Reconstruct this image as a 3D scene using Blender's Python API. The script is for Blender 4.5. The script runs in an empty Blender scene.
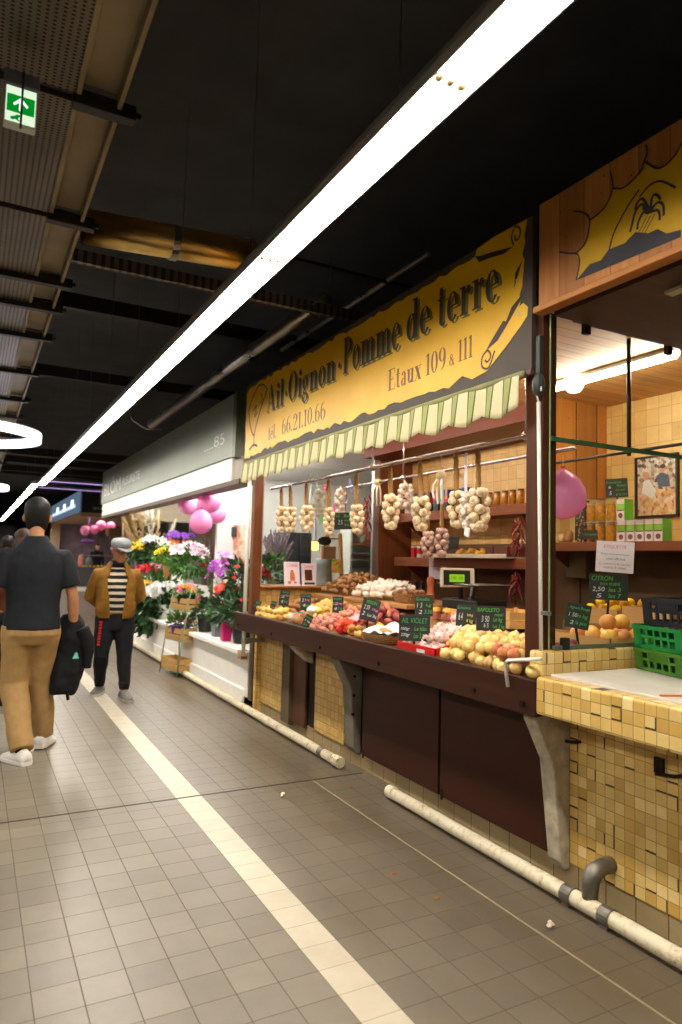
import bpy, bmesh, math, random
from math import sin, cos, pi, radians, sqrt, atan2
from mathutils import Vector, Matrix, Euler, noise
random.seed(7)
SC = bpy.context.scene
COL = SC.collection
# ------------------------------------------------------------------ camera model (metres, aisle runs along +Y)
YAW, PIT, ROL, FPX = 0.48888755, 0.07131695, 0.02677161, 688.127332
T = 0.15
H = 9.53473757 * T
GX, GY = 1.65525449 * T, 15.9031109 * T
VD = Vector((sin(YAW) * cos(PIT), cos(YAW) * cos(PIT), sin(PIT)))
VR0 = Vector((cos(YAW), -sin(YAW), 0))
VU0 = VR0.cross(VD)
VR = VR0 * cos(ROL) + VU0 * sin(ROL)
VU = VU0 * cos(ROL) - VR0 * sin(ROL)
EYE = Vector((0, 0, H))

def at(x, y, X=None, Y=None, Z=None):
    """World point seen at photo pixel x, y on the plane X=, Y= or Z=."""
    d = VD + VR * ((x - 341) / FPX) - VU * ((y - 512) / FPX)
    if X is not None: t = X / d.x
    elif Y is not None: t = Y / d.y
    else: t = (Z - H) / d.z
    return EYE + d * t

def px(p):
    q = Vector(p) - EYE
    w = q.dot(VD)
    return 341 + FPX * q.dot(VR) / w, 512 - FPX * q.dot(VU) / w

def mpp(p):
    """metres per pixel at p"""
    return (Vector(p) - EYE).dot(VD) / FPX

cam_d = bpy.data.cameras.new('camera')
cam = bpy.data.objects.new('camera', cam_d)
COL.objects.link(cam)
cam_d.sensor_fit = 'VERTICAL'
cam_d.sensor_height = 36.0
cam_d.sensor_width = 24.0
cam_d.lens = FPX / 1024 * 36.0
cam_d.clip_start = 0.05
cam_d.clip_end = 200
cam_d.dof.use_dof = True
cam_d.dof.focus_distance = 3.7
cam_d.dof.aperture_fstop = 2.2
m3 = Matrix((VR, VU, -VD)).transposed()
cam.matrix_world = Matrix.Translation(EYE) @ m3.to_4x4()
SC.camera = cam

# ------------------------------------------------------------------ colour and materials
def lin(c):
    r = []
    for v in c[:3]:
        v = v / 255.0
        r.append(v / 12.92 if v <= 0.04045 else ((v + 0.055) / 1.055) ** 2.4)
    return (r[0], r[1], r[2], 1.0)

class NT:
    def __init__(s, name):
        s.m = bpy.data.materials.new(name); s.m.use_nodes = True
        s.t = s.m.node_tree; s.t.nodes.clear()
        s.out = s.n('ShaderNodeOutputMaterial')
    def n(s, typ, **kw):
        nd = s.t.nodes.new(typ)
        for k, v in kw.items(): setattr(nd, k, v)
        return nd
    def l(s, a, b): s.t.links.new(a, b)
    def val(s, sock, v):
        if hasattr(v, 'is_linked') or hasattr(v, 'links'): s.l(v, sock)
        else: sock.default_value = v
    def math(s, op, a, b=0.0, c=None, clamp=False):
        nd = s.n('ShaderNodeMath', operation=op); nd.use_clamp = clamp
        s.val(nd.inputs[0], a); s.val(nd.inputs[1], b)
        if c is not None: s.val(nd.inputs[2], c)
        return nd.outputs[0]
    def mix(s, f, a, b):
        nd = s.n('ShaderNodeMix', data_type='RGBA')
        s.val(nd.inputs[0], f); s.val(nd.inputs[6], a); s.val(nd.inputs[7], b)
        return nd.outputs[2]
    def noise(s, scale, vec=None, detail=4, rough=0.55):
        nd = s.n('ShaderNodeTexNoise'); nd.inputs['Scale'].default_value = scale
        nd.inputs['Detail'].default_value = detail; nd.inputs['Roughness'].default_value = rough
        if vec is not None: s.l(vec, nd.inputs['Vector'])
        return nd.outputs['Fac']
    def ramp(s, f, stops):
        nd = s.n('ShaderNodeValToRGB'); e = nd.color_ramp.elements
        while len(e) < len(stops): e.new(0.5)
        for el, (p, c) in zip(e, stops): el.position = p; el.color = c
        s.l(f, nd.inputs[0])
        return nd.outputs[0]
    def coord(s): return s.n('ShaderNodeTexCoord').outputs['Object']
    def mapping(s, vec, scale=(1, 1, 1), loc=(0, 0, 0)):
        nd = s.n('ShaderNodeMapping'); nd.inputs['Scale'].default_value = scale; nd.inputs['Location'].default_value = loc
        s.l(vec, nd.inputs['Vector']); return nd.outputs[0]
    def bump(s, h, strength=0.3, dist=0.01):
        nd = s.n('ShaderNodeBump'); nd.inputs['Strength'].default_value = strength; nd.inputs['Distance'].default_value = dist
        s.l(h, nd.inputs['Height']); return nd.outputs[0]
    def principled(s, col, rough=0.5, metal=0.0, normal=None, spec=0.5, **kw):
        b = s.n('ShaderNodeBsdfPrincipled')
        s.val(b.inputs['Base Color'], col); s.val(b.inputs['Roughness'], rough); s.val(b.inputs['Metallic'], metal)
        b.inputs['Specular IOR Level'].default_value = spec
        if normal is not None: s.l(normal, b.inputs['Normal'])
        for k, v in kw.items(): s.val(b.inputs[k.replace('_', ' ')], v)
        s.l(b.outputs[0], s.out.inputs[0])
        return b

MC = {}
def flat(name, c, rough=0.55, metal=0.0, var=0.12, scale=9.0, bump=0.0, spec=0.4, bscale=None, objvar=0.0, **kw):
    """plain painted / natural surface with a little procedural mottling; objvar: tint changes from object to object"""
    if name in MC: return MC[name]
    t = NT(name); c = lin(c); v = t.coord()
    n = t.noise(scale, v)
    a = tuple(x * (1 - var) for x in c[:3]) + (1,); b = tuple(min(1, x * (1 + var)) for x in c[:3]) + (1,)
    colr = t.ramp(n, [(0.3, a), (0.7, b)])
    if objvar:
        r = t.n('ShaderNodeObjectInfo').outputs['Random']
        hs = t.n('ShaderNodeHueSaturation'); t.l(colr, hs.inputs['Color'])
        t.l(t.math('MULTIPLY_ADD', r, objvar * 0.12, 0.5 - objvar * 0.06), hs.inputs['Hue'])
        t.l(t.math('MULTIPLY_ADD', r, objvar, 1.0 - objvar * 0.5), hs.inputs['Value'])
        colr = hs.outputs[0]
    nm = t.bump(t.noise(bscale or scale * 6, v), bump, 0.004) if bump else None
    t.principled(colr, rough, metal, nm, spec, **kw)
    MC[name] = t.m
    return t.m

def emit(name, c, s):
    if name in MC: return MC[name]
    t = NT(name); e = t.n('ShaderNodeEmission'); e.inputs[0].default_value = lin(c); e.inputs[1].default_value = s
    t.l(e.outputs[0], t.out.inputs[0]); MC[name] = t.m
    return t.m

def wood(name, c1, c2, axis='Y', rough=0.5, board=0.0, baxis='Z', gap=(25, 14, 8), spec=0.35, scale=1.0, knots=False):
    """wood grain along axis; board > 0 cuts it into planks of that width along baxis"""
    if name in MC: return MC[name]
    t = NT(name); v = t.coord(); sc = {'X': (1.2, 22, 22), 'Y': (22, 1.2, 22), 'Z': (22, 22, 1.2)}[axis]
    mv = t.mapping(v, tuple(s * scale for s in sc))
    sep = t.n('ShaderNodeSeparateXYZ'); t.l(v, sep.inputs[0])
    g = t.noise(1.0, mv, 6, 0.6)
    col = t.ramp(g, [(0.28, lin(c1)), (0.72, lin(c2))])
    if knots:
        vo = t.n('ShaderNodeTexVoronoi'); t.l(t.mapping(v, (5.1, 5.1, 2.7)), vo.inputs['Vector'])
        k = t.math('LESS_THAN', vo.outputs['Distance'], 0.075)
        col = t.mix(k, col, lin((70, 40, 18)))
    h = g
    if board:
        bc = sep.outputs[baxis]; q = t.math('DIVIDE', bc, board); fr = t.math('FRACT', q); fl = t.math('FLOOR', q)
        wn = t.n('ShaderNodeTexWhiteNoise', noise_dimensions='1D'); t.l(fl, wn.inputs['W'])
        hs = t.n('ShaderNodeHueSaturation'); t.l(col, hs.inputs['Color']); t.l(t.math('MULTIPLY_ADD', wn.outputs[0], 0.34, 0.83), hs.inputs['Value'])
        e = t.math('LESS_THAN', fr, 0.05)
        col = t.mix(e, hs.outputs[0], lin(gap))
    t.principled(col, rough, 0, t.bump(h, 0.15, 0.003), spec)
    MC[name] = t.m
    return t.m

def tiles(name, size, cols, grout, g=0.004, org=(0.013, 0.0, 0.0), rough=0.35, chips=0.0, chipcol=(48, 30, 14), spec=0.5, sizes=None):
    """square tiles on any axis-aligned face; org = tile grid origin; chips = share of tiles with a dark chipped edge"""
    t = NT(name); v = t.coord(); sz = sizes or (size,) * 3
    sep = t.n('ShaderNodeSeparateXYZ'); t.l(v, sep.inputs[0])
    nrm = t.n('ShaderNodeTexCoord').outputs['Normal']
    sn = t.n('ShaderNodeSeparateXYZ'); t.l(nrm, sn.inputs[0])
    ds, fls, frs = [], [], []
    for i, ax in enumerate('XYZ'):
        q = t.math('DIVIDE', t.math('SUBTRACT', sep.outputs[ax], org[i]), sz[i])
        fr = t.math('FRACT', q); fls.append(t.math('FLOOR', q)); frs.append(fr)
        d = t.math('MULTIPLY', t.math('MINIMUM', fr, t.math('SUBTRACT', 1.0, fr)), sz[i])
        big = t.math('MULTIPLY', t.math('GREATER_THAN', t.math('ABSOLUTE', sn.outputs[ax]), 0.7), 5.0)
        ds.append(t.math('ADD', d, big))
    dm = t.math('MINIMUM', t.math('MINIMUM', ds[0], ds[1]), ds[2])
    cb = t.n('ShaderNodeCombineXYZ')
    for i in range(3): t.l(fls[i], cb.inputs[i])
    wn = t.n('ShaderNodeTexWhiteNoise', noise_dimensions='3D'); t.l(cb.outputs[0], wn.inputs['Vector'])
    col = t.ramp(wn.outputs[0], [(i / max(1, len(cols) - 1), lin(c)) for i, c in enumerate(cols)])
    n = t.noise(14, v)
    hs = t.n('ShaderNodeHueSaturation'); t.l(col, hs.inputs['Color']); t.l(t.math('MULTIPLY_ADD', n, 0.35, 0.83), hs.inputs['Value'])
    col = hs.outputs[0]
    if chips:
        sc = t.n('ShaderNodeSeparateColor'); t.l(wn.outputs['Color'], sc.inputs[0])
        k1 = t.math('LESS_THAN', sc.outputs[1], chips); k2 = t.math('LESS_THAN', sc.outputs[2], chips)
        nx = t.math('GREATER_THAN', t.math('ABSOLUTE', sn.outputs['X']), 0.5)
        hor = t.math('ADD', t.math('MULTIPLY', frs[1], nx), t.math('MULTIPLY', frs[0], t.math('SUBTRACT', 1.0, nx)))
        c1 = t.math('MULTIPLY', k1, t.math('LESS_THAN', hor, 0.15)); c2 = t.math('MULTIPLY', k2, t.math('LESS_THAN', frs[2], 0.16))
        col = t.mix(t.math('MAXIMUM', c1, c2), col, lin(chipcol))
    gm = t.math('LESS_THAN', dm, g * 0.5)
    col = t.mix(gm, col, lin(grout))
    ht = t.math('MULTIPLY', t.math('MINIMUM', dm, g), 1.0 / g)
    ro = t.math('ADD', t.math('MULTIPLY', gm, 0.4), rough)
    t.principled(col, ro, 0, t.bump(ht, 0.5, 0.002), spec)
    return t.m

# ------------------------------------------------------------------ mesh builder
def wloc(o):
    v = Vector((0, 0, 0))
    while o is not None:
        v += o.location; o = o.parent
    return v

class MB:
    def __init__(s): s.v = []; s.f = []; s.mi = []
    def add(s, vs, fs, mi=0):
        b = len(s.v); s.v += [Vector(p) for p in vs]; s.f += [tuple(b + i for i in f) for f in fs]; s.mi += [mi] * len(fs)
        return s
    def box(s, x0, x1, y0, y1, z0, z1, mi=0):
        x0, x1 = min(x0, x1), max(x0, x1); y0, y1 = min(y0, y1), max(y0, y1); z0, z1 = min(z0, z1), max(z0, z1)
        vs = [(x, y, z) for z in (z0, z1) for y in (y0, y1) for x in (x0, x1)]
        return s.add(vs, [(0, 2, 3, 1), (4, 5, 7, 6), (0, 1, 5, 4), (2, 6, 7, 3), (0, 4, 6, 2), (1, 3, 7, 5)], mi)
    def obox(s, c, ax, ay, az, hx, hy, hz, mi=0):
        c = Vector(c); ax = Vector(ax).normalized() * hx; ay = Vector(ay).normalized() * hy; az = Vector(az).normalized() * hz
        vs = [c + ax * i + ay * j + az * k for k in (-1, 1) for j in (-1, 1) for i in (-1, 1)]
        return s.add(vs, [(0, 2, 3, 1), (4, 5, 7, 6), (0, 1, 5, 4), (2, 6, 7, 3), (0, 4, 6, 2), (1, 3, 7, 5)], mi)
    def bar(s, a, b, w, h=None, up=(0, 0, 1), mi=0):
        a, b = Vector(a), Vector(b); d = (b - a); u = Vector(up)
        r = d.cross(u)
        if r.length < 1e-6: r = d.cross(Vector((1, 0, 0)))
        r.normalize(); u = r.cross(d).normalized()
        return s.obox((a + b) / 2, d, r, u, d.length / 2, w / 2, (h or w) / 2, mi)
    def rings(s, rs, closed_ends=True, mi=0):
        n = len(rs[0]); vs = [p for r in rs for p in r]; fs = []
        for i in range(len(rs) - 1):
            for j in range(n):
                k = (j + 1) % n
                fs.append((i * n + j, i * n + k, (i + 1) * n + k, (i + 1) * n + j))
        if closed_ends:
            fs.append(tuple(range(n - 1, -1, -1))); fs.append(tuple((len(rs) - 1) * n + j for j in range(n)))
        return s.add(vs, fs, mi)
    def tube(s, pts, r, n=10, mi=0, flat=1.0, ends=True):
        pts = [Vector(p) for p in pts]; rr = r if isinstance(r, (list, tuple)) else [r] * len(pts)
        rs = []; prev = None
        for i, p in enumerate(pts):
            d = (pts[min(i + 1, len(pts) - 1)] - pts[max(i - 1, 0)]).normalized()
            if prev is None:
                u = d.orthogonal().normalized()
            else:
                u = prev - d * prev.dot(d)
                u = u.normalized() if u.length > 1e-6 else d.orthogonal().normalized()
            prev = u; w = d.cross(u)
            rs.append([p + (u * cos(2 * pi * j / n) + w * sin(2 * pi * j / n) * flat) * rr[i] for j in range(n)])
        return s.rings(rs, ends, mi)
    def lathe(s, prof, c=(0, 0, 0), n=20, sx=1.0, sy=1.0, mi=0, ends=True):
        c = Vector(c)
        rs = [[c + Vector((cos(2 * pi * j / n) * r * sx, sin(2 * pi * j / n) * r * sy, z)) for j in range(n)] for r, z in prof]
        return s.rings(rs, ends, mi)
    def ell(s, c, rx, ry, rz, n=14, m=8, mi=0, rot=None):
        c = Vector(c); vs = []; fs = []
        def P(x, y, z):
            p = Vector((x, y, z))
            return c + (rot @ p if rot else p)
        vs.append(P(0, 0, -rz))
        for i in range(1, m):
            a = -pi / 2 + pi * i / m
            for j in range(n): vs.append(P(rx * cos(a) * cos(2 * pi * j / n), ry * cos(a) * sin(2 * pi * j / n), rz * sin(a)))
        vs.append(P(0, 0, rz)); top = len(vs) - 1
        for j in range(n): fs.append((0, 1 + (j + 1) % n, 1 + j)); fs.append((top, top - n + j, top - n + (j + 1) % n))
        for i in range(m - 2):
            for j in range(n):
                a = 1 + i * n + j; b = 1 + i * n + (j + 1) % n
                fs.append((a, b, b + n, a + n))
        return s.add(vs, fs, mi)
    def prism(s, poly, o, ux, uy, un, depth, mi=0):
        """2D polygon (list of u, v) extruded: front face at o + u*ux + v*uy, back face depth behind it (against un)"""
        o, ux, uy, un = Vector(o), Vector(ux), Vector(uy), Vector(un)
        n = len(poly)
        f = [o + ux * u + uy * v for u, v in poly]; b = [p - un * depth for p in f]
        return s.add(f + b, [tuple(range(n)), tuple(range(2 * n - 1, n - 1, -1))] + [(i, i + n, (i + 1) % n + n, (i + 1) % n) for i in range(n)], mi)
    def sheet(s, fn, nu, nv, mi=0):
        vs = [fn(i / nu, j / nv) for j in range(nv + 1) for i in range(nu + 1)]
        return s.add(vs, [(j * (nu + 1) + i, j * (nu + 1) + i + 1, (j + 1) * (nu + 1) + i + 1, (j + 1) * (nu + 1) + i) for j in range(nv) for i in range(nu)], mi)
    def xf(s, M):
        s.v = [M @ p for p in s.v]; return s
    def join(s, o, M=None):
        return s.add([M @ p for p in o.v] if M else o.v, o.f) if True else s
    def mesh(s, name, mats, off=None, smooth=False, recalc=True):
        me = bpy.data.meshes.new(name)
        vs = [p - off for p in s.v] if off is not None else s.v
        me.from_pydata([tuple(p) for p in vs], [], s.f)
        if not isinstance(mats, (list, tuple)): mats = [mats]
        for m in mats: me.materials.append(m)
        if len(mats) > 1: me.polygons.foreach_set('material_index', s.mi)
        if recalc:
            bm = bmesh.new(); bm.from_mesh(me); bmesh.ops.recalc_face_normals(bm, faces=bm.faces); bm.to_mesh(me); bm.free()
        if smooth: me.polygons.foreach_set('use_smooth', [True] * len(me.polygons))
        me.update()
        return me
    def build(s, name, mats, parent=None, smooth=False, bevel=0.0, seg=2, solid=0.0, sub=0, recalc=True, world=True):
        off = wloc(parent) if (parent is not None and world) else None
        o = bpy.data.objects.new(name, s.mesh(name, mats, off, smooth, recalc))
        COL.objects.link(o)
        if parent is not None: o.parent = parent
        if solid:
            m = o.modifiers.new('solid', 'SOLIDIFY'); m.thickness = solid; m.offset = 0
        if bevel:
            m = o.modifiers.new('bevel', 'BEVEL'); m.width = bevel; m.segments = seg; m.limit_method = 'ANGLE'; m.angle_limit = radians(50)
        if sub:
            m = o.modifiers.new('sub', 'SUBSURF'); m.levels = sub; m.render_levels = sub
        return o

def tag(o, label, cat, group=None, kind=None):
    o['label'] = label; o['category'] = cat
    if group: o['group'] = group
    if kind: o['kind'] = kind
    return o
def struct(o, label=None, cat=None):
    o['kind'] = 'structure'
    if label: o['label'] = label
    if cat: o['category'] = cat
    return o
def thing(name, label, cat, loc=(0, 0, 0), rz=0.0, group=None):
    o = bpy.data.objects.new(name, None); COL.objects.link(o)
    o.location = loc; o.rotation_euler = (0, 0, rz); o.empty_display_size = 0.05
    return tag(o, label, cat, group)
def copy_tree(o, parent=None, depth=0):
    c = o.copy(); COL.objects.link(c); c.parent = parent
    for ch in list(o.children): copy_tree(ch, c, depth + 1)
    return c
def dup(o, loc, rot=None, scale=None, label=None, group=None):
    c = copy_tree(o); c.location = loc
    if rot is not None: c.rotation_euler = rot
    if scale is not None: c.scale = scale if isinstance(scale, (tuple, list, Vector)) else (scale,) * 3
    if label: c['label'] = label
    if group: c['group'] = group
    return c

def text_mb(s, size, space=1.0, shear=0.0, jitter=0.0, align='LEFT'):
    """lettering as a flat mesh in the XY plane"""
    cu = bpy.data.curves.new('lettering', 'FONT'); cu.body = s; cu.size = size; cu.space_character = space; cu.shear = shear; cu.align_x = align
    cu.resolution_u = 3; cu.offset = jitter
    ob = bpy.data.objects.new('lettering', cu); COL.objects.link(ob)
    dg = bpy.context.evaluated_depsgraph_get(); dg.update()
    me = bpy.data.meshes.new_from_object(ob.evaluated_get(dg))
    b = MB(); b.add([v.co.copy() for v in me.vertices], [tuple(p.vertices) for p in me.polygons])
    bpy.data.objects.remove(ob); bpy.data.curves.remove(cu); bpy.data.meshes.remove(me)
    return b
def fit(b, x0, x1, y0, y1):
    xs = [p.x for p in b.v]; ys = [p.y for p in b.v]
    if not xs: return b
    a, c, d, e = min(xs), max(xs), min(ys), max(ys)
    for p in b.v:
        p.x = x0 + (p.x - a) / max(1e-6, c - a) * (x1 - x0); p.y = y0 + (p.y - d) / max(1e-6, e - d) * (y1 - y0)
    return b
def plane_M(o, ux, uy):
    ux = Vector(ux).normalized(); uy = Vector(uy); n = ux.cross(uy).normalized(); uy = n.cross(ux)
    M = Matrix((ux, uy, n)).transposed().to_4x4(); M.translation = Vector(o)
    return M
# ================================================================== SETTING
def floor_mat():
    t = NT('floor_tiles'); v = t.coord()
    sep = t.n('ShaderNodeSeparateXYZ'); t.l(v, sep.inputs[0])
    qx = t.math('DIVIDE', t.math('SUBTRACT', sep.outputs[0], GX), T); qy = t.math('DIVIDE', t.math('SUBTRACT', sep.outputs[1], GY), T)
    fx, fy = t.math('FRACT', qx), t.math('FRACT', qy); ix, iy = t.math('FLOOR', qx), t.math('FLOOR', qy)
    cb = t.n('ShaderNodeCombineXYZ'); t.l(ix, cb.inputs[0]); t.l(iy, cb.inputs[1])
    wn = t.n('ShaderNodeTexWhiteNoise', noise_dimensions='2D'); t.l(cb.outputs[0], wn.inputs['Vector'])
    dx = t.math('MINIMUM', fx, t.math('SUBTRACT', 1.0, fx)); dy = t.math('MINIMUM', fy, t.math('SUBTRACT', 1.0, fy))
    dm = t.math('MULTIPLY', t.math('MINIMUM', dx, dy), T)
    base = t.ramp(wn.outputs[0], [(0, lin((112, 105, 92))), (0.5, lin((119, 112, 98))), (1, lin((126, 119, 104)))])
    # worn, browner band along the stalls and patches of dirt
    n1 = t.noise(0.9, v, 5, 0.6); n2 = t.noise(7, v, 5, 0.65)
    band = t.n('ShaderNodeMapRange'); t.l(sep.outputs[0], band.inputs[0]); band.inputs[1].default_value = 0.9; band.inputs[2].default_value = 2.0
    bf = t.math('MULTIPLY', band.outputs[0], t.math('MULTIPLY_ADD', n1, 0.7, 0.35), clamp=True)
    base = t.mix(bf, base, lin((88, 74, 56)))
    d1 = t.n('ShaderNodeMapRange'); t.l(n1, d1.inputs[0]); d1.inputs[1].default_value = 0.5; d1.inputs[2].default_value = 0.75
    base = t.mix(t.math('MULTIPLY', d1.outputs[0], 0.35), base, lin((98, 84, 62)))
    stripe = t.math('COMPARE', ix, 6.0, 0.4)
    sc = t.ramp(wn.outputs[0], [(0, lin((184, 175, 154))), (1, lin((196, 188, 168)))])
    base = t.mix(stripe, base, sc)
    hs = t.n('ShaderNodeHueSaturation'); t.l(base, hs.inputs['Color']); t.l(t.math('MULTIPLY_ADD', n2, 0.4, 0.8), hs.inputs['Value'])
    g = t.n('ShaderNodeMapRange'); t.l(dm, g.inputs[0]); g.inputs[1].default_value = 0.0026; g.inputs[2].default_value = 0.0012
    gc = t.mix(stripe, lin((82, 70, 53)), lin((156, 140, 110)))
    col = t.mix(g.outputs[0], hs.outputs[0], gc)
    ro = t.math('ADD', t.math('ADD', t.math('MULTIPLY_ADD', n2, 0.14, 0.26), t.math('MULTIPLY', wn.outputs[0], 0.05)), t.math('MULTIPLY', g.outputs[0], 0.3))
    ht = t.math('ADD', t.math('MULTIPLY', g.outputs[0], -1.0), t.math('MULTIPLY', t.noise(30, v), 0.15))
    ht = t.math('ADD', ht, t.math('MULTIPLY', wn.outputs[0], 0.5))
    t.principled(col, ro, 0, t.bump(ht, 0.25, 0.002), 0.4)
    return t.m
FY = 52.0
o = MB().box(-9, 9, -4, FY, -0.1, 0.0).build('floor', floor_mat()); struct(o, 'grey-beige square-tiled aisle floor with a pale stripe', 'floor')
M_black = flat('black_paint', (78, 78, 80), 0.85, var=0.15, scale=2, spec=0.15)
o = MB().box(-9, 9, -4, FY, 4.9, 5.0).build('ceiling', M_black); struct(o, 'black painted market hall ceiling', 'ceiling')
o = MB().box(-9.2, -9, -4, FY, 0, 5).build('wall_left', M_black); struct(o)
o = MB().box(9, 9.2, -4, FY, 0, 5).build('wall_right', M_black); struct(o)
o = MB().box(-9, 9, FY, FY + 0.2, 0, 5).build('wall_far', M_black); struct(o)
M_wback = flat('back_wall_paint', (88, 82, 74), 0.8)
o = MB().box(-9, 9, -4.2, -4, 0, 5).build('wall_near', M_wback); struct(o)
M_joint = flat('joint_strip', (66, 58, 50), 0.45, 0.3)
o = MB().box(-3.0, 2.42, 4.138 - 0.007, 4.138 + 0.007, 0.0, 0.0022).build('trim_1', M_joint); struct(o, 'dark metal joint strip across the floor tiles', 'floor joint')
M_seam = flat('seam_pale', (150, 136, 108), 0.6)
o = MB().box(2.035, 2.045, 1.0, 4.13, 0.0, 0.0012).build('trim_2', M_seam); struct(o, 'pale seam running along the floor tiles', 'floor seam')

# ------------------------------------------------------------------ linear lamps over the stripe
M_house = flat('lamp_housing', (186, 182, 180), 0.5, 0.2)
M_diff = emit('lamp_diffuser', (255, 246, 232), 53.0)
M_purple = emit('lamp_violet', (206, 170, 255), 3.0)
M_clip = flat('lamp_clip', (150, 130, 90), 0.4, 0.6)
M_cable = flat('steel_cable', (120, 118, 105), 0.4, 0.7)
def lamp_profile_rings(y, z, w, h):
    return [Vector((-w * 0.32, y, z + h)), Vector((w * 0.32, y, z + h)), Vector((w / 2, y, z + 0.012)), Vector((w / 2, y, z)), Vector((-w / 2, y, z)), Vector((-w / 2, y, z + 0.012))]
def linear_lamp(L, label, group, dm=M_diff, w=0.155, h=0.075):
    t = thing('linear_pendant_lamp', label, 'ceiling lamp', (0, 0, 0), 0, group)
    MB().rings([lamp_profile_rings(0.0, 0, w, h), lamp_profile_rings(L, 0, w, h)]).build('housing', M_house, t)
    b = MB()
    prof = lambda y: [Vector((-w * 0.46, y, 0.004)), Vector((w * 0.46, y, 0.004)), Vector((w * 0.44, y, -0.008)), Vector((0.0, y, -0.014)), Vector((-w * 0.44, y, -0.008))]
    b.rings([prof(0.022), prof(L - 0.022)]).build('diffuser', dm, t)
    for sx_ in (-1, 1): MB().box(sx_ * w * .5 - .003, sx_ * w * .5 + .003, 0.0, L, -0.024, 0.012).build('side_lip', M_house, t)
    c = MB()
    for k in range(3): c.ell((-w * 0.28 + k * w * 0.28, 0.0, -0.008), 0.014, 0.018, 0.009, 8, 5)
    c.build('joint_clips', M_clip, t)
    MB().tube([(0, 0.3, h), (0, 0.3, 4.9 - 2.96)], 0.0025, 5).build('cable', M_cable, t)
    return t
glab = 'white linear ceiling lamp in the long run hung above the pale floor stripe'
L0 = linear_lamp(1.5, glab, 'linear lamps of the long run'); L0.location = (1.25, 1.69 - 3.0, 2.96)
for k in range(1, 12):
    dup(L0, (1.25, 1.69 - 3.0 + 1.5 * k, 2.96))
LF = linear_lamp(1.5, 'white linear ceiling lamp of the farther run beyond the violet-edged lamps', 'linear lamps of the farther run', emit('lamp_diffuser_far', (255, 246, 236), 95.0)); LF.location = (1.25, 39.4, 3.12)
for k in range(0, 14):
    dup(LF, (1.25, 18.4 + 1.5 * k, 3.12), label='white linear ceiling lamp of the farther run beyond the violet-edged lamps', group='linear lamps of the farther run')
# second run along the left side of the aisle (outside the picture on the left)
for k in range(0, 13):
    dup(L0, (-2.15, 1.69 - 4.5 + 1.5 * k, 2.96), label='white linear ceiling lamp of the run along the left side of the aisle', group='linear lamps of the left run')
for i, (yy, lb) in enumerate(((17.75, 'violet-tinted ceiling lamp across the aisle, nearer of the crossing pair'), (19.6, 'violet-tinted ceiling lamp across the aisle, farther of the crossing pair'))):
    c = dup(L0, (1.4, yy, 3.16), (0, 0, -pi / 2), (1, 1.9, 0.6), lb, 'crossing lamps')
    for ch in c.children:
        if ch.name.startswith('diffuser'):
            ch.data = ch.data.copy(); ch.data.materials[0] = M_purple
# loose wires dangling beside the near run
M_wire = flat('wire_grey', (96, 90, 80), 0.6)
for nm, pts in (('hanging wire looping beside the linear lamp above the florist fascia', [(127, 405), (132, 420), (145, 429), (162, 430)]),
                ('wire loop near the sheet-metal duct above the yellow sign', [(330, 262), (334, 280), (325, 296), (312, 305)]),
                ('short wire loop beside the linear lamp above the yellow sign', [(285, 258), (281, 268), (274, 276), (268, 279)])):
    yy = {'hanging': 7.6, 'wire': 4.2, 'short': 3.4}[nm.split()[0]]
    tag(MB().tube([at(a, b, Y=yy) for a, b in pts], 0.004, 6).build('hanging_wire', M_wire, smooth=True), nm, 'wire')

# ------------------------------------------------------------------ ring lamps
def ring_lamp(loc, R, label, h=0.1, w=0.085):
    t = thing('hanging_ring_lamp', label, 'ceiling lamp', loc, 0, 'ring lamps')
    n = 56
    def ring(r0, r1, z0, z1):
        vs = []; fs = []
        for i in range(n):
            a = 2 * pi * i / n
            for r, z in ((r0, z0), (r1, z0), (r1, z1), (r0, z1)): vs.append((cos(a) * r, sin(a) * r, z))
        for i in range(n):
            k = (i + 1) % n
            for j in range(4):
                m = (j + 1) % 4
                fs.append((i * 4 + j, i * 4 + m, k * 4 + m, k * 4 + j))
        return vs, fs
    MB().add(*ring(R - w, R, 0, h)).build('diffuser', emit('ring_diffuser', (236, 238, 255), 4.0), t, world=False)
    MB().add(*ring(R - w * 0.9, R - w * 0.1, h, h + 0.02)).build('top_ring', M_house, t, world=False)
    c = MB()
    for a in (1.4, 2.6, 4.7): c.tube([(cos(a) * (R - 0.05), sin(a) * (R - 0.05), h), (cos(a) * (R - 0.05), sin(a) * (R - 0.05), 3.262 - loc[2])], 0.003, 5)
    c.build('cables', M_cable, t, world=False)
ring_lamp((-0.22, 9.75, 2.86), 0.93, 'big white ring lamp hanging beneath the perforated ceiling panels')
ring_lamp((-0.25, 18.2, 2.9), 0.93, 'farther white ring lamp, left of the far end of the long lamp run')

# ------------------------------------------------------------------ perforated metal raft at the upper left
RZ = 3.3
def perf_mat():
    t = NT('perforated_metal'); v = t.coord(); sep = t.n('ShaderNodeSeparateXYZ'); t.l(v, sep.inputs[0])
    def c(ax, p): 
        f = t.math('FRACT', t.math('DIVIDE', sep.outputs[ax], p)); return t.math('SUBTRACT', f, 0.5)
    p = 0.027
    dx, dy = c(0, p), c(1, p * 0.75)
    d = t.math('SQRT', t.math('ADD', t.math('MULTIPLY', dx, dx), t.math('MULTIPLY', dy, dy)))
    hole = t.math('LESS_THAN', d, 0.25)
    n = t.noise(3, v)
    col = t.ramp(n, [(0.3, lin((84, 74, 58))), (0.7, lin((104, 92, 72)))])
    col = t.mix(hole, col, lin((18, 16, 13)))
    t.principled(col, t.math('MULTIPLY_ADD', hole, 0.5, 0.38), t.math('MULTIPLY_ADD', hole, -0.6, 0.6), None, 0.4)
    return t.m
M_perf = perf_mat()
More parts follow.
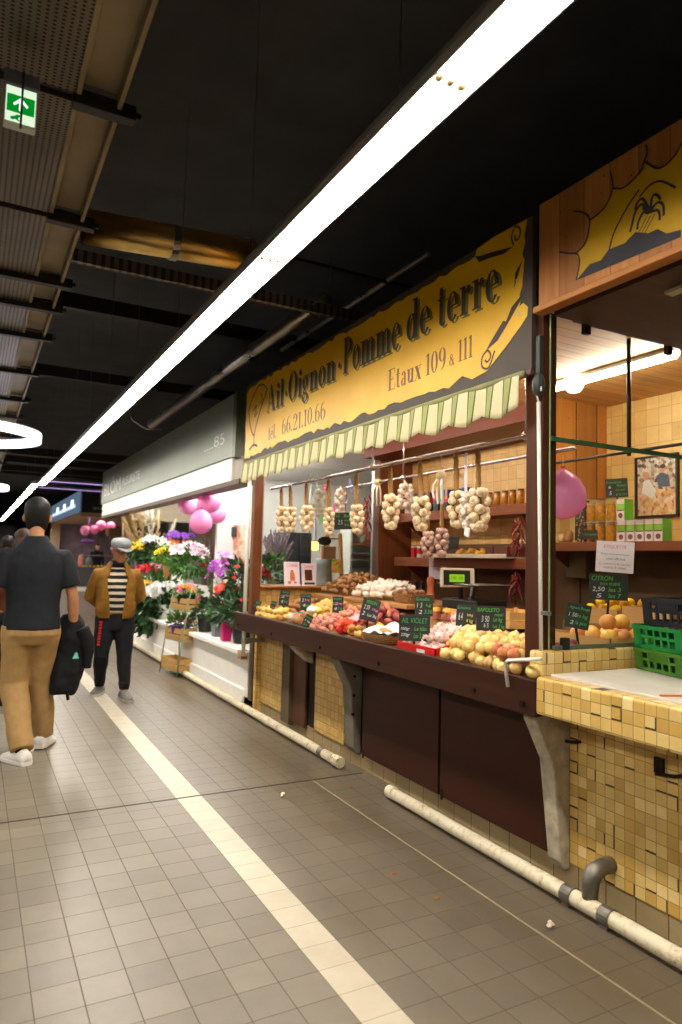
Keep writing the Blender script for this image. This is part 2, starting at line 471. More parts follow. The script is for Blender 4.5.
M_flange = flat('raft_plate', (128, 112, 82), 0.55, 0.3, var=0.25, scale=3)
M_barm = flat('raft_bar', (44, 38, 32), 0.5, 0.4)
raft = thing('hanging_perforated_raft', 'long perforated metal ceiling raft at the upper left, beside the aisle lamps', 'ceiling raft', (0, 5, RZ))
nb = [-1.2, 0.3, 1.7, 2.92, 4.04, 5.03, 5.6, 6.4, 7.75, 9.2, 10.4, 12.2, 14.0, 16.0, 18.0, 20.0]
for a, b in zip(nb[:-1], nb[1:]):
    MB().box(-1.3, 0.262, a + 0.03, b - 0.03, RZ, RZ + 0.03).build('perforated_panel', M_perf, raft, bevel=0.003)
    MB().box(0.285, 0.425, a + 0.035, b - 0.035, RZ + 0.05, RZ + 0.065).build('side_plate', M_flange, raft)
for k, b in enumerate(nb):
    MB().box(0.255 if b < 4.5 else -1.3, 0.505, b - 0.03, b + 0.03, RZ - 0.035, RZ + 0.03).box(0.44, 0.53, b - 0.012, b + 0.012, RZ - 0.012, RZ + 0.012).build('cross_bar', M_barm, raft, bevel=0.004)
MB().box(0.425, 0.445, nb[0], nb[-1], RZ - 0.01, RZ + 0.075).box(0.262, 0.285, nb[0], nb[-1], RZ, RZ + 0.075).build('edge_rail', M_flange, raft, bevel=0.003)
b = MB()
for yy in (0.5, 4, 8, 12, 16): b.tube([(0.1, yy, RZ), (0.1, yy, 4.9)], 0.006, 6); b.tube([(-1.0, yy, RZ), (-1.0, yy, 4.9)], 0.006, 6)
b.build('hanger_rods', M_barm, raft)

# exit sign
es = thing('exit_sign', 'lit green exit sign with a white up arrow hanging under the perforated raft', 'exit sign', (0.062, 2.75, 2.98))
q = lambda x, y: at(x, y, Y=2.75)
MB().box(0.008, 0.118, 2.752, 2.80, 3.02, 3.165).build('housing', flat('exit_housing', (190, 200, 190), 0.4), es, bevel=0.004)
MB().box(0.0, 0.124, 2.748, 2.805, 3.168, 3.225).build('mounting_box', flat('exit_mount', (120, 122, 132), 0.5), es, bevel=0.006)
MB().box(0.012, 0.114, 2.7485, 2.7515, 3.026, 3.16).build('sign_face', emit('exit_white', (226, 245, 214), 0.95), es)
MB().box(0.016, 0.110, 2.746, 2.7482, 3.062, 3.128).build('green_panel', emit('exit_green', (0, 150, 40), 0.75), es)
arrow = [(-.006, -.026), (.006, -.026), (.006, .004), (.022, -.010), (.026, -.002), (0, .026), (-.026, -.002), (-.022, -.010), (-.006, .004)]
MB().prism(arrow, (0.063, 2.7455, 3.096), (1, 0, 0), (0, 0, 1), (0, -1, 0), 0.001).build('arrow', emit('exit_arrow', (240, 250, 236), 1.1), es)
r = MB(); man = [(-.018, .0), (-.006, .004), (.002, .012), (.012, .012), (.016, .006), (.01, .004), (.006, -.004), (.014, -.012), (.006, -.012), (-.002, -.006), (-.012, -.012), (-.02, -.008)]
r.prism(man, (0.05, 2.7475, 3.043), (1, 0, 0), (0, 0, 1), (0, -1, 0), 0.0008); r.ell((0.066, 2.7472, 3.057), 0.004, 0.001, 0.004, 8, 5)
r.build('running_figure', emit('exit_green', (0, 150, 40), 0.75), es)
MB().tube([(0.066, 2.74, 3.225), (0.066, 2.738, 3.0)], 0.004, 6).build('hanger_rod', flat('exit_rod', (70, 72, 66), 0.4, 0.5), es)

# ------------------------------------------------------------------ overhead ducts and beams
def spiral_metal(name, c, rough=0.18, tint=None):
    t = NT(name); v = t.coord(); n = t.noise(3, v, 5)
    t.principled(t.ramp(n, [(0.3, lin(tuple(x * 0.8 for x in c))), (0.7, lin(c))]), t.math('MULTIPLY_ADD', n, 0.15, rough), 1.0, t.bump(t.noise(5, v, 3), 0.25, 0.02))
    return t.m
M_duct = spiral_metal('duct_metal', (255, 214, 130), 0.26)
M_duct2 = spiral_metal('duct_metal_grey', (214, 204, 190), 0.22)
def duct(name, label, pts, r, m, bands, parts_mat):
    t = thing(name, label, 'duct', pts[0])
    MB().tube(pts, r, 24).build('duct_pipe', m, t, smooth=True)
    for p, d in bands:
        p = Vector(p); d = Vector(d).normalized()
        MB().tube([p - d * 0.025, p + d * 0.025], r * 1.06, 24).build('clamp_band', parts_mat, t, smooth=False)
    return t
dz = 3.53
dl = at(82, 226, Y=4.75); dr = at(243, 255, Y=4.75)
duct('ventilation_duct', 'brass-coloured shiny ventilation duct crossing above the aisle behind the lamp run', [(dl.x, 4.75, dl.z), (dr.x - 0.05, 4.75, dr.z), (dr.x + 0.05, 4.8, dr.z + 0.02), (dr.x + 0.12, 5.0, dr.z + 0.14)], 0.115, M_duct,
     [((at(174, 243, Y=4.75).x, 4.75, (dl.z + dr.z) / 2), (1, 0, 0))], M_duct2)
LX = 2.75; zc = H + 0.875 * LX
da = at(325, 296, X=LX); db = at(152, 415, X=LX)
duct('ventilation_duct', 'long thin shiny duct running along above the florist fascia', [(LX, da.y, zc), (LX, db.y, zc)], 0.085, M_duct2, [((LX, da.y + (db.y - da.y) * f, zc), (0, 1, 0)) for f in (0.25, 0.5, 0.75)], M_duct2)
dc = at(300, 338, X=3.0); 
tag(MB().tube([(3.0, 4.3, dc.z), (3.0, 7.2, dc.z)], 0.022, 12).build('conduit', M_duct2, smooth=True), 'thin steel conduit below the long duct above the yellow sign', 'conduit')
ba = at(72, 255, Y=4.55); bb = at(352, 316, Y=4.55)
bm_ = thing('ceiling_beam', 'perforated grey steel channel crossing the aisle under the brass-coloured duct', 'beam', (1.5, 4.55, 3.3))
def chan_mat():
    t = NT('channel_steel'); v = t.coord(); sep = t.n('ShaderNodeSeparateXYZ'); t.l(v, sep.inputs[0])
    f = t.math('FRACT', t.math('DIVIDE', sep.outputs[0], 0.055)); k = t.math('LESS_THAN', f, 0.45)
    t.principled(t.mix(k, lin((112, 104, 90)), lin((66, 60, 52))), 0.5, 0.6)
    return t.m
zb = (ba.z + bb.z) / 2
MB().box(ba.x, bb.x + 0.1, 4.53, 4.57, zb - 0.04, zb + 0.04).build('channel', chan_mat(), bm_)
MB().box(ba.x, bb.x + 0.1, 4.57, 4.68, zb + 0.03, zb + 0.045).build('flange', M_barm, bm_)
ra = at(280, 255, Y=4.9); rb = at(418, 278, Y=4.9)
tag(MB().bar(ra, (rb.x, 4.9, ra.z), 0.025).build('ceiling_rail', M_barm), 'thin dark ceiling rail crossing above the yellow sign', 'rail')
for i, (yy, zz) in enumerate(((8.5, 4.3), (12, 4.3), (17.5, 3.7), (20, 3.8), (23, 3.9), (27, 4.2))):
    lbl = 'dark steel roof joist crossing the hall high above the aisle'
    c = MB().box(-8.9, 8.9, yy - 0.06, yy + 0.06, zz, zz + 0.18).build('roof_joist', M_barm)
    tag(c, lbl, 'joist', 'roof joists')
# ================================================================== GARLIC STALL (Y 2.3 .. 6.2) AND ITS RIGHT-HAND NEIGHBOUR
SX = 2.25
M_tile = tiles('stall_tiles', 0.05, [(196, 154, 76), (218, 184, 104), (228, 200, 128), (208, 166, 84), (238, 214, 150)], (156, 126, 68), 0.003, (0.013, 2.33, 0.0), 0.32, 0.12)
M_tile_plain = tiles('panel_tiles', 0.05, [(190, 150, 80), (204, 166, 94), (212, 176, 106)], (146, 112, 62), 0.0035, (0.013, 0.0, 0.01), 0.4, sizes=(0.06, 0.06, 0.06))
M_kerbtile = tiles('kerb_tiles', 0.15, [(150, 130, 92), (166, 146, 106), (158, 136, 96)], (92, 74, 48), 0.005, (0.013, 0.03, -0.04), 0.5)
M_brown = wood('brown_stained_wood', (46, 22, 12), (62, 32, 18), 'Y', 0.5, spec=0.2)
M_brownz = wood('brown_stained_post', (62, 30, 15), (86, 46, 24), 'Z', 0.5, spec=0.2)
M_door = wood('brown_door_panel', (48, 20, 10), (62, 28, 15), 'Y', 0.45, scale=0.5, spec=0.2)
M_greywood = wood('weathered_post', (74, 60, 44), (108, 90, 66), 'Z', 0.7)
M_conc = flat('rough_concrete', (178, 166, 144), 0.9, var=0.3, scale=16, bump=0.8, bscale=60)
M_bolt = flat('dark_bolt', (40, 30, 24), 0.4, 0.7)
M_white = flat('white_paint', (226, 222, 214), 0.45, var=0.04)
M_pole = flat('pole_white', (222, 220, 208), 0.35, var=0.04)
M_chrome = flat('chrome_tube', (190, 176, 176), 0.25, 0.9, var=0.08)
M_pine = wood('pine_boards', (168, 104, 48), (196, 132, 68), 'Z', 0.42, 0.14, 'Y', (150, 92, 42), knots=True)
M_pinex = wood('pine_wall', (176, 108, 44), (204, 138, 66), 'Z', 0.42, 0.21, 'X', (70, 38, 16), knots=True)
M_ceilw = wood('plank_ceiling', (196, 140, 76), (222, 170, 104), 'X', 0.45, 0.085, 'Y', (120, 74, 34))

# ---- base: plinth kerb, tiled panels, doors, posts
o = MB().box(2.46, 2.62, 0.3, 6.33, 0.0, 0.1).build('baseboard_right', M_kerbtile, bevel=0.004); struct(o, 'row of beige kerb tiles along the foot of the stalls', 'kerb')
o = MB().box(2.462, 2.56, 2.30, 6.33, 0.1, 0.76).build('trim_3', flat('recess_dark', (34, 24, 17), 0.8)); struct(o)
def panel(y0, y1, z0, z1, lbl):
    t = MB().box(2.448, 2.474, y0, y1, z0, z1).build('tiled_panel', M_tile_plain, bevel=0.003)
    return tag(t, lbl, 'tiled panel')
panel(4.47, 4.96, 0.1, 0.745, 'small yellow tiled front panel between the concrete bracket and the dark gap')
panel(5.52, 6.24, 0.1, 0.745, 'small yellow tiled front panel nearest the florist under the brown counter board')
o = MB().box(2.40, 2.462, 5.36, 5.52, 0.06, 0.77).build('support_post', M_greywood, bevel=0.006); tag(o, 'weathered grey wooden post between the tiled panel and brown board', 'post')
o = MB().box(2.405, 2.47, 6.24, 6.33, 0.08, 0.77).build('support_post', M_greywood, bevel=0.006); tag(o, 'weathered wooden corner post at the florist end of the counter', 'post')
o = MB().box(2.43, 2.452, 5.10, 5.34, 0.08, 0.745).build('board', wood('brown_board_v', (70, 42, 24), (96, 60, 36), 'Z'), bevel=0.004); tag(o, 'brown upright board beside the dark gap under the counter', 'board')
def door(y0, y1, lbl):
    t = thing('stall_door', lbl, 'door panel', (2.42, (y0 + y1) / 2, 0.115))
    MB().box(2.42, 2.445, y0 + 0.006, y1 - 0.006, 0.115, 0.77).build('panel', M_door, t, bevel=0.003)
    c = MB()
    c.box(2.416, 2.424, y1 - 0.03, y1 - 0.018, 0.1, 0.16)
    c.build('floor_bolt', M_bolt, t)
door(2.425, 3.27, 'big dark brown front panel beside the pale concrete bracket, nearer of two')
door(3.28, 4.16, 'big dark brown front panel, farther of two under the counter')
def bracket(y, lbl, z0, thick, x_top, zt=0.772, m=M_conc, holes=False):
    t = thing('concrete_bracket', lbl, 'bracket', (2.46, y, z0))
    prof = [(2.46, z0), (2.425, z0), (2.405, z0 + 0.04), (x_top + 0.10, zt - 0.22), (x_top, zt - 0.03), (x_top, zt), (2.46, zt)]
    MB().prism([(a, b) for a, b in prof], (0, y - thick / 2, 0), (1, 0, 0), (0, 0, 1), (0, -1, 0), thick).build('bracket_body', m, t, bevel=0.008)
    if holes:
        h = MB()
        for zz in (zt - 0.14, zt - 0.27, zt - 0.4):
            h.tube([(2.398 - (zt - zz) * 0.02, y - thick / 2 - 0.002, zz), (2.398 - (zt - zz) * 0.02, y - thick / 2 + 0.01, zz)], 0.012, 10)
        h.build('bolt_holes', M_bolt, t)
M_greymetal = flat('grey_cast_bracket', (120, 112, 98), 0.65, 0.2, var=0.25, bump=0.3)
bracket(2.372, 'rough pale concrete bracket between brown front panel and yellow tiled wall', 0.07, 0.085, 2.25)
bracket(4.30, 'grey curved bracket with bolt holes left of the big brown panels', 0.1, 0.13, 2.27, m=M_greymetal, holes=True)
o = MB().prism([(2.46, 0.60), (2.42, 0.62), (2.30, 0.72), (2.28, 0.772), (2.46, 0.772)], (0, 5.02, 0), (1, 0, 0), (0, 0, 1), (0, -1, 0), 0.12).build('counter_corbel', M_conc, bevel=0.01)
tag(o, 'short pale corbel under the counter over the dark gap', 'bracket')

# ---- counter board and display bench
cb = thing('counter_board', 'long dark brown board along the front of the garlic stall counter', 'counter', (2.2, 4.2, 0.775))
MB().box(2.2, 2.242, 2.285, 6.21, 0.772, 0.933).build('front_board', M_brown, cb, bevel=0.006)
MB().box(2.203, 2.28, 2.29, 2.325, 0.78, 0.925).box(2.203, 2.26, 6.175, 6.205, 0.78, 0.925).build('end_board', M_brown, cb, bevel=0.004)
for yy in (2.36, 2.70, 3.6, 4.4, 5.3, 6.1):
    MB().tube([(2.2, yy, 0.82), (2.19, yy, 0.82)], 0.013, 12).build('bolt_head', M_bolt, cb)
M_bench = wood('bench_boards', (120, 84, 46), (150, 108, 62), 'Y', 0.6)
def bedz(x): return 0.888 + (x - 2.24) * 0.22          # sloped display bed
bench = thing('display_bench', 'sloping wooden display bench behind the brown counter board', 'bench', (2.7, 4.2, 0.78))
MB().prism([(2.243, 0.78), (2.243, 0.888), (3.05, bedz(3.05)), (3.05, 0.78)], (0, 2.42, 0), (1, 0, 0), (0, 0, 1), (0, -1, 0), 3.66).build('bed', M_bench, bench)
MB().box(2.95, 3.05, 2.42, 6.08, 0.1, 0.78).build('back_panel', M_bench, bench)
# white drop-leg bracket and corner pole
t = thing('white_rail_bracket', 'white bent tube clipped over the right end of the counter board', 'bracket', (2.19, 2.40, 0.88))
p = [at(541, 659, X=2.185), at(508, 660.5, X=2.185), at(505, 664, X=2.185), at(508, 687, X=2.185)]
MB().tube(p, 0.0085, 8).build('tube', M_pole, t, smooth=True)
# posts and poles
pt = thing('stall_post', 'tall dark brown wooden post between the two stalls', 'post', (2.33, 2.40, 0.78))
MB().box(2.285, 2.37, 2.335, 2.445, 0.78, 2.62).build('post', M_brownz, pt, bevel=0.004)
MB().box(2.262, 2.285, 2.335, 2.36, 2.3, 2.5).ell((2.27, 2.35, 2.27), 0.03, 0.03, 0.06).build('cable_clutter', flat('grey_cable', (50, 54, 50), 0.5, bump=0.4), pt)
wp = thing('awning_pole', 'white hooked pole hanging on the dark brown post between stalls', 'pole', (2.265, 2.33, 0.9))
a = at(538.5, 402, X=2.262); b = at(541.5, 684, X=2.262)
MB().tube([b, a], 0.009, 10).build('pole', M_pole, wp, smooth=True)
hk = [a, at(537.0, 396, X=2.262), at(536.5, 388, X=2.262), at(538.8, 384, X=2.262), at(541, 387, X=2.262), at(541, 391, X=2.262)]
MB().tube(hk, 0.0045, 8).build('hook', M_pole, wp, smooth=True)
cl = at(545, 613, X=2.275)
MB().box(2.255, 2.285, cl.y - 0.03, cl.y + 0.02, cl.z - 0.008, cl.z + 0.008).build('clamp', flat('clamp_grey', (150, 154, 150), 0.35, 0.7), wp, bevel=0.002)
lp = thing('corner_pole', 'white corner pole at the florist end of the garlic stall', 'pole', (2.22, 6.2, 0.55))
a = at(249.5, 482, X=2.24); b = at(241.5, 660, X=2.24)
MB().tube([(2.24, a.y, 0.56), (2.24, a.y, 2.3)], 0.018, 12).build('pole', M_pole, lp, smooth=True)
MB().box(2.22, 2.44, a.y - 0.012, a.y + 0.012, 0.66, 0.70).build('fixing', flat('clamp_grey', (150, 154, 150), 0.35, 0.7), lp)
o = MB().box(2.315, 2.40, 6.085, 6.165, 0.80, 2.32).build('frame_post', wood('frame_post_wood', (96, 52, 26), (124, 72, 38), 'Z', 0.5), bevel=0.004)
tag(o, 'brown wooden frame post at the left edge of the glass screen', 'post')

# ---- yellow painted sign
SY0, SZ0 = 6.25, 2.352
SL, SH = 3.875, 0.74
def sg(u, v, d=0.0): return Vector((SX - d, SY0 - u, SZ0 + v))
sign = thing('shop_sign', 'long yellow painted sign over the garlic stall reading Ail Oignon Pomme de terre', 'shop sign', (SX, 4.3, SZ0))
M_signback = flat('sign_backing', (74, 66, 56), 0.6, var=0.15, scale=4)
MB().box(SX, SX + 0.03, SY0 - SL, SY0, SZ0, SZ0 + SH).build('backing_board', M_signback, sign, bevel=0.002)
def parchment_mat():
    t = NT('parchment_paint'); v = t.coord(); n = t.noise(1.6, v, 5); n2 = t.noise(9, v, 5, 0.7)
    col = t.ramp(n, [(0.3, lin((228, 170, 8))), (0.55, lin((240, 188, 14))), (0.75, lin((246, 206, 48)))])
    col = t.mix(t.math('MULTIPLY', n2, 0.25), col, lin((206, 140, 14)))
    t.principled(col, 0.42, 0, None, 0.4); return t.m
M_parch = parchment_mat()
rnd = random.Random(3)
edge = []
def jag(u0, v0, u1, v1, n, a):
    for i in range(n):
        f = i / n
        edge.append((u0 + (u1 - u0) * f + rnd.uniform(-a, a) * (0.3 if v0 == v1 else 1), v0 + (v1 - v0) * f + rnd.uniform(-a, a) * (1 if abs(v1 - v0) < 0.1 else 0.5)))
jag(0.03, 0.03, 0.55, 0.055, 9, 0.014); jag(0.55, 0.065, 2.2, 0.055, 30, 0.016); jag(2.2, 0.06, 3.30, 0.05, 18, 0.014)
edge += [(3.36, 0.08), (3.44, 0.045), (3.56, 0.06), (3.70, 0.15), (3.80, 0.22), (3.845, 0.26), (3.85, 0.30), (3.82, 0.33), (3.79, 0.32)]
jag(3.80, 0.34, 3.83, 0.70, 9, 0.012)
edge += [(3.84, 0.735), (3.6, 0.745), (3.47, 0.735), (3.455, 0.70)]
jag(3.42, 0.70, 2.2, 0.70, 22, 0.014); jag(2.2, 0.70, 0.40, 0.71, 32, 0.016); jag(0.34, 0.72, 0.05, 0.69, 6, 0.012); jag(0.035, 0.66, 0.03, 0.06, 12, 0.012)
def sprism(poly, d, th=0.002): return MB().prism([(u, v) for u, v in poly], sg(0, 0, d), (0, -1, 0), (0, 0, 1), (-1, 0, 0), th)
sprism(edge, 0.003, 0.003).build('parchment', M_parch, sign)
M_ink = flat('sign_ink', (60, 40, 18), 0.5, var=0.2)
M_inksh = flat('sign_ink_shadow', (112, 100, 30), 0.5, var=0.2)
M_inkthin = flat('sign_ink_thin', (126, 84, 26), 0.5, var=0.2)
# Didone-like letters: thick stems, hairline serifs, bowls as crescents. unit: x height .64, cap 1.0
def G_stem(b, x, y0, y1, w=0.17, serif=0.07):
    b.append([(x, y0), (x + w, y0), (x + w, y1), (x, y1)])
    if serif: 
        b.append([(x - serif, y0), (x + w + serif, y0), (x + w + serif, y0 + 0.04), (x - serif, y0 + 0.04)])
def G_top(b, x, y, w=0.17, s=0.08, left=True):
    b.append([(x - s, y - 0.04), (x + (w if left else w + s), y - 0.04), (x + (w if left else w + s), y), (x - s, y)])
def G_bowl(b, cx, cy, rx, ry, w=0.17, hair=0.03, a0=0.0, a1=360.0, n=20):
    for i in range(n):
        t0, t1 = radians(a0 + (a1 - a0) * i / n), radians(a0 + (a1 - a0) * (i + 1) / n)
        q = []
        for tt, outer in ((t0, 1), (t1, 1), (t1, 0), (t0, 0)):
            r1, r2 = (rx, ry) if outer else (rx - w, ry - hair)
            q.append((cx + r1 * cos(tt), cy + r2 * sin(tt)))
        b.append(q)
def glyph(c):
    b = []; X = 0.64
    if c == 'A':
        b += [[(0.30, 1.0), (0.40, 1.0), (0.72, 0), (0.54, 0)], [(0.31, 1.0), (0.35, 0.96), (0.10, 0), (0.05, 0)], [(0.17, 0.30), (0.56, 0.30), (0.56, 0.34), (0.17, 0.34)], [(-0.02, 0), (0.20, 0), (0.20, 0.04), (-0.02, 0.04)], [(0.46, 0), (0.80, 0), (0.80, 0.04), (0.46, 0.04)]]; return b, 0.80
    if c == 'i':
        G_stem(b, 0.07, 0, X); G_top(b, 0.07, X); G_bowl(b, 0.155, 0.84, 0.09, 0.09, 0.09, 0.09); return b, 0.32
    if c == 'l':
        G_stem(b, 0.07, 0, 1.0); G_top(b, 0.07, 1.0); return b, 0.32
    if c == 'O':
        G_bowl(b, 0.38, 0.5, 0.38, 0.52, 0.20); return b, 0.78
    if c == 'o':
        G_bowl(b, 0.25, 0.32, 0.25, 0.335, 0.155); return b, 0.52
    if c == 'e':
        G_bowl(b, 0.25, 0.32, 0.25, 0.335, 0.155, 0.03, 0, 320, 24); b += [[(0.12, 0.32), (0.48, 0.32), (0.48, 0.355), (0.12, 0.355)]]; return b, 0.52
    if c == 'g':
        G_bowl(b, 0.22, 0.40, 0.21, 0.25, 0.14); G_bowl(b, 0.22, -0.10, 0.24, 0.17, 0.12, 0.04); b += [[(0.12, 0.18), (0.20, 0.16), (0.16, 0.04), (0.06, 0.06)], [(0.36, 0.60), (0.52, 0.66), (0.52, 0.58), (0.40, 0.55)]]; return b, 0.52
    if c == 'n':
        G_stem(b, 0.07, 0, X); G_top(b, 0.07, X); G_stem(b, 0.39, 0, 0.44); G_bowl(b, 0.37, 0.44, 0.19, 0.21, 0.16, 0.035, 0, 150, 10); return b, 0.64
    if c == 'm':
        G_stem(b, 0.07, 0, X); G_top(b, 0.07, X)
        for s in (0.37, 0.68): G_stem(b, s, 0, 0.44); G_bowl(b, s - 0.02, 0.44, 0.19, 0.21, 0.16, 0.035, 0, 150, 10)
        return b, 0.93
    if c == 'P':
        G_stem(b, 0.08, 0, 1.0); G_top(b, 0.08, 1.0); G_bowl(b, 0.25, 0.74, 0.36, 0.26, 0.18, 0.035, -90, 90, 14); return b, 0.64
    if c == 'E':
        G_stem(b, 0.08, 0, 1.0); G_top(b, 0.08, 1.0); b += [[(0.08, 0.96), (0.6, 0.96), (0.6, 1.0), (0.08, 1.0)], [(0.56, 0.96), (0.6, 0.96), (0.62, 0.74), (0.59, 0.74)], [(0.2, 0.49), (0.45, 0.49), (0.45, 0.53), (0.2, 0.53)], [(0.43, 0.40), (0.46, 0.40), (0.46, 0.62), (0.43, 0.62)], [(0.08, 0), (0.62, 0), (0.62, 0.04), (0.08, 0.04)], [(0.58, 0.04), (0.62, 0.04), (0.65, 0.28), (0.62, 0.28)]]; return b, 0.68
    if c == 'd':
        G_bowl(b, 0.24, 0.32, 0.24, 0.335, 0.155); G_stem(b, 0.36, 0, 1.0, 0.17, 0.05); G_top(b, 0.36, 1.0); return b, 0.60
    if c == 't':
        G_stem(b, 0.09, 0.10, 0.88, 0.16, 0); b += [[(0.0, 0.60), (0.36, 0.60), (0.36, 0.64), (0.0, 0.64)]]; G_bowl(b, 0.25, 0.12, 0.16, 0.13, 0.15, 0.04, 180, 330, 8); return b, 0.40
    if c == 'r':
        G_stem(b, 0.07, 0, X); G_top(b, 0.07, X); G_bowl(b, 0.36, 0.53, 0.09, 0.09, 0.09, 0.09); b += [[(0.22, 0.50), (0.25, 0.46), (0.36, 0.60), (0.33, 0.63)]]; return b, 0.48
    if c == 'a':
        G_stem(b, 0.28, 0, 0.45, 0.15, 0.03); G_bowl(b, 0.24, 0.46, 0.19, 0.19, 0.15, 0.035, 0, 170, 10); G_bowl(b, 0.20, 0.17, 0.18, 0.18, 0.14, 0.035, 60, 330, 12); return b, 0.50
    if c == 'u':
        G_stem(b, 0.07, 0.18, X, 0.16, 0); G_top(b, 0.07, X); G_stem(b, 0.37, 0, X, 0.16, 0.04); G_top(b, 0.37, X); G_bowl(b, 0.25, 0.19, 0.18, 0.19, 0.15, 0.035, 180, 340, 9); return b, 0.62
    if c == 'x':
        b += [[(0.02, X), (0.22, X), (0.52, 0), (0.32, 0)], [(0.42, X), (0.46, X), (0.08, 0), (0.04, 0)], [(-0.02, X - .035), (0.26, X - .035), (0.26, X), (-0.02, X)], [(0.34, X - .035), (0.54, X - .035), (0.54, X), (0.34, X)], [(-0.02, 0), (0.16, 0), (0.16, 0.035), (-0.02, 0.035)], [(0.27, 0), (0.56, 0), (0.56, 0.035), (0.27, 0.035)]]; return b, 0.56
    if c == '1':
        G_stem(b, 0.12, 0, 1.0, 0.15, 0.09); b += [[(0.02, 0.90), (0.14, 1.0), (0.14, 0.94), (0.04, 0.86)]]; return b, 0.38
    if c == '0':
        G_bowl(b, 0.26, 0.5, 0.26, 0.51, 0.15); return b, 0.54
    if c == '6':
        G_bowl(b, 0.26, 0.31, 0.26, 0.32, 0.15); G_bowl(b, 0.34, 0.5, 0.34, 0.51, 0.14, 0.03, 85, 190, 12); return b, 0.54
    if c == '9':
        G_bowl(b, 0.26, 0.69, 0.26, 0.32, 0.15); G_bowl(b, 0.18, 0.5, 0.34, 0.51, 0.14, 0.03, -95, 10, 12); return b, 0.54
    if c == '2':
        G_bowl(b, 0.25, 0.72, 0.25, 0.29, 0.15, 0.04, -30, 180, 12); b += [[(0.36, 0.62), (0.48, 0.62), (0.14, 0.10), (0.02, 0.05)], [(0.02, 0), (0.50, 0), (0.54, 0.22), (0.50, 0.22), (0.44, 0.11), (0.02, 0.11)]]; return b, 0.56
    if c == '&':
        G_bowl(b, 0.22, 0.66, 0.15, 0.20, 0.09, 0.04); G_bowl(b, 0.22, 0.24, 0.22, 0.25, 0.12, 0.04); b += [[(0.12, 0.62), (0.24, 0.62), (0.56, 0.0), (0.42, 0.0)], [(0.42, 0.44), (0.58, 0.44), (0.58, 0.40), (0.42, 0.40)]]; return b, 0.60
    if c == '.':
        G_bowl(b, 0.10, 0.08, 0.08, 0.08, 0.08, 0.08); return b, 0.22
    if c == '·':
        G_bowl(b, 0.10, 0.38, 0.09, 0.09, 0.09, 0.09); return b, 0.22
    if c == '´': return [[(0.0, 0.74), (0.08, 0.72), (0.22, 0.94), (0.10, 0.96)]], -0.4
    return b, 0.30
def set_word(s, u0, u1, v0, cap, d, gap=0.04, thin=1.0):
    polys = []; x = 0
    for c in s:
        if c == 'é':
            pe, w = glyph('e'); polys += [[(a + x, y) for a, y in q] for q in pe + [[(0.18, 0.72), (0.26, 0.72), (0.40, 0.94), (0.28, 0.96)]]]
        else:
            pe, w = glyph(c); polys += [[(a + x, y) for a, y in q] for q in pe]
        x += w + gap
    x -= gap
    k = (u1 - u0) / x; b = MB()
    for i, q in enumerate(polys):
        o = sg(0, 0, d + (i % 7) * 0.00003)
        pts = [(u0 + a * k, v0 + y * cap) for a, y in q]
        vs = [o + Vector((0, -u, v)) for u, v in pts]
        b.add(vs, [tuple(range(len(vs)))])
    return b
words_big = [('Ail', 0.565, 0.94, 0.385, 0.235), ('·', 0.97, 1.005, 0.385, 0.24), ('Oignon', 1.035, 1.885, 0.39, 0.24), ('·', 1.925, 1.965, 0.39, 0.24), ('Pomme', 2.0, 2.75, 0.40, 0.26), ('de', 2.812, 3.065, 0.415, 0.245), ('terre', 3.128, 3.65, 0.41, 0.25)]
for wd, a, b_, v, cp in words_big:
    nm = 'lettering_dot' if wd == '·' else 'lettering_word'
    g = set_word(wd, a + 0.022, b_ + 0.024, v - 0.018, cp, 0.0036).build(nm + '_shade', M_inksh, sign, recalc=False)
    set_word(wd, a, b_, v, cp, 0.0042).build(nm, M_ink, sign, recalc=False)
for wd, a, b_, v, cp in [('tél.', 0.62, 0.80, 0.125, 0.125), ('66.21.10.66', 0.925, 1.742, 0.128, 0.135), ('Etaux', 2.614, 2.98, 0.152, 0.135), ('109', 3.02, 3.215, 0.157, 0.125), ('&', 3.245, 3.295, 0.16, 0.075), ('111', 3.322, 3.448, 0.163, 0.12)]:
    set_word(wd, a, b_, v, cp, 0.0036).build('lettering_line', M_inkthin, sign, recalc=False)
# scroll curls at the right corners, garden tool drawing on the left, screws
def stroke(pts, w, d, m, name):
    b = MB(); P = [Vector(p).to_2d() if False else Vector((p[0], p[1])) for p in pts]
    for i in range(len(P) - 1):
        e = (P[i + 1] - P[i]); n = Vector((-e.y, e.x)).normalized()
        w0 = w[i] if isinstance(w, list) else w; w1 = w[i + 1] if isinstance(w, list) else w
        q = [P[i] + n * w0, P[i + 1] + n * w1, P[i + 1] - n * w1, P[i] - n * w0]
        b.add([sg(a.x, a.y, d) for a in q], [(0, 1, 2, 3)])
    return b
def curve(pts, n=6):
    out = []
    P = [pts[0]] + list(pts) + [pts[-1]]
    for i in range(1, len(P) - 2):
        for k in range(n):
            t = k / n; a, b, c, d = P[i - 1], P[i], P[i + 1], P[i + 2]
            out.append(tuple(0.5 * (2 * b[j] + (c[j] - a[j]) * t + (2 * a[j] - 5 * b[j] + 4 * c[j] - d[j]) * t * t + (3 * b[j] - a[j] - 3 * c[j] + d[j]) * t ** 3) for j in (0, 1)))
    out.append(pts[-1]); return out
cb_ = MB()
def S(pts, w): 
    s_ = stroke(curve(pts), w, 0.0042, M_ink, ''); cb_.add(s_.v, s_.f)
cb_.add([sg(u_, v_, 0.0042) for u_, v_ in ((3.455, .70), (3.49, .655), (3.58, .645), (3.68, .625), (3.75, .635), (3.68, .65), (3.58, .672), (3.50, .685))], [tuple(range(8))])
S([(3.75, 0.64), (3.735, 0.69), (3.76, 0.73), (3.795, 0.705), (3.79, 0.665), (3.765, 0.66), (3.758, 0.69)], 0.005)
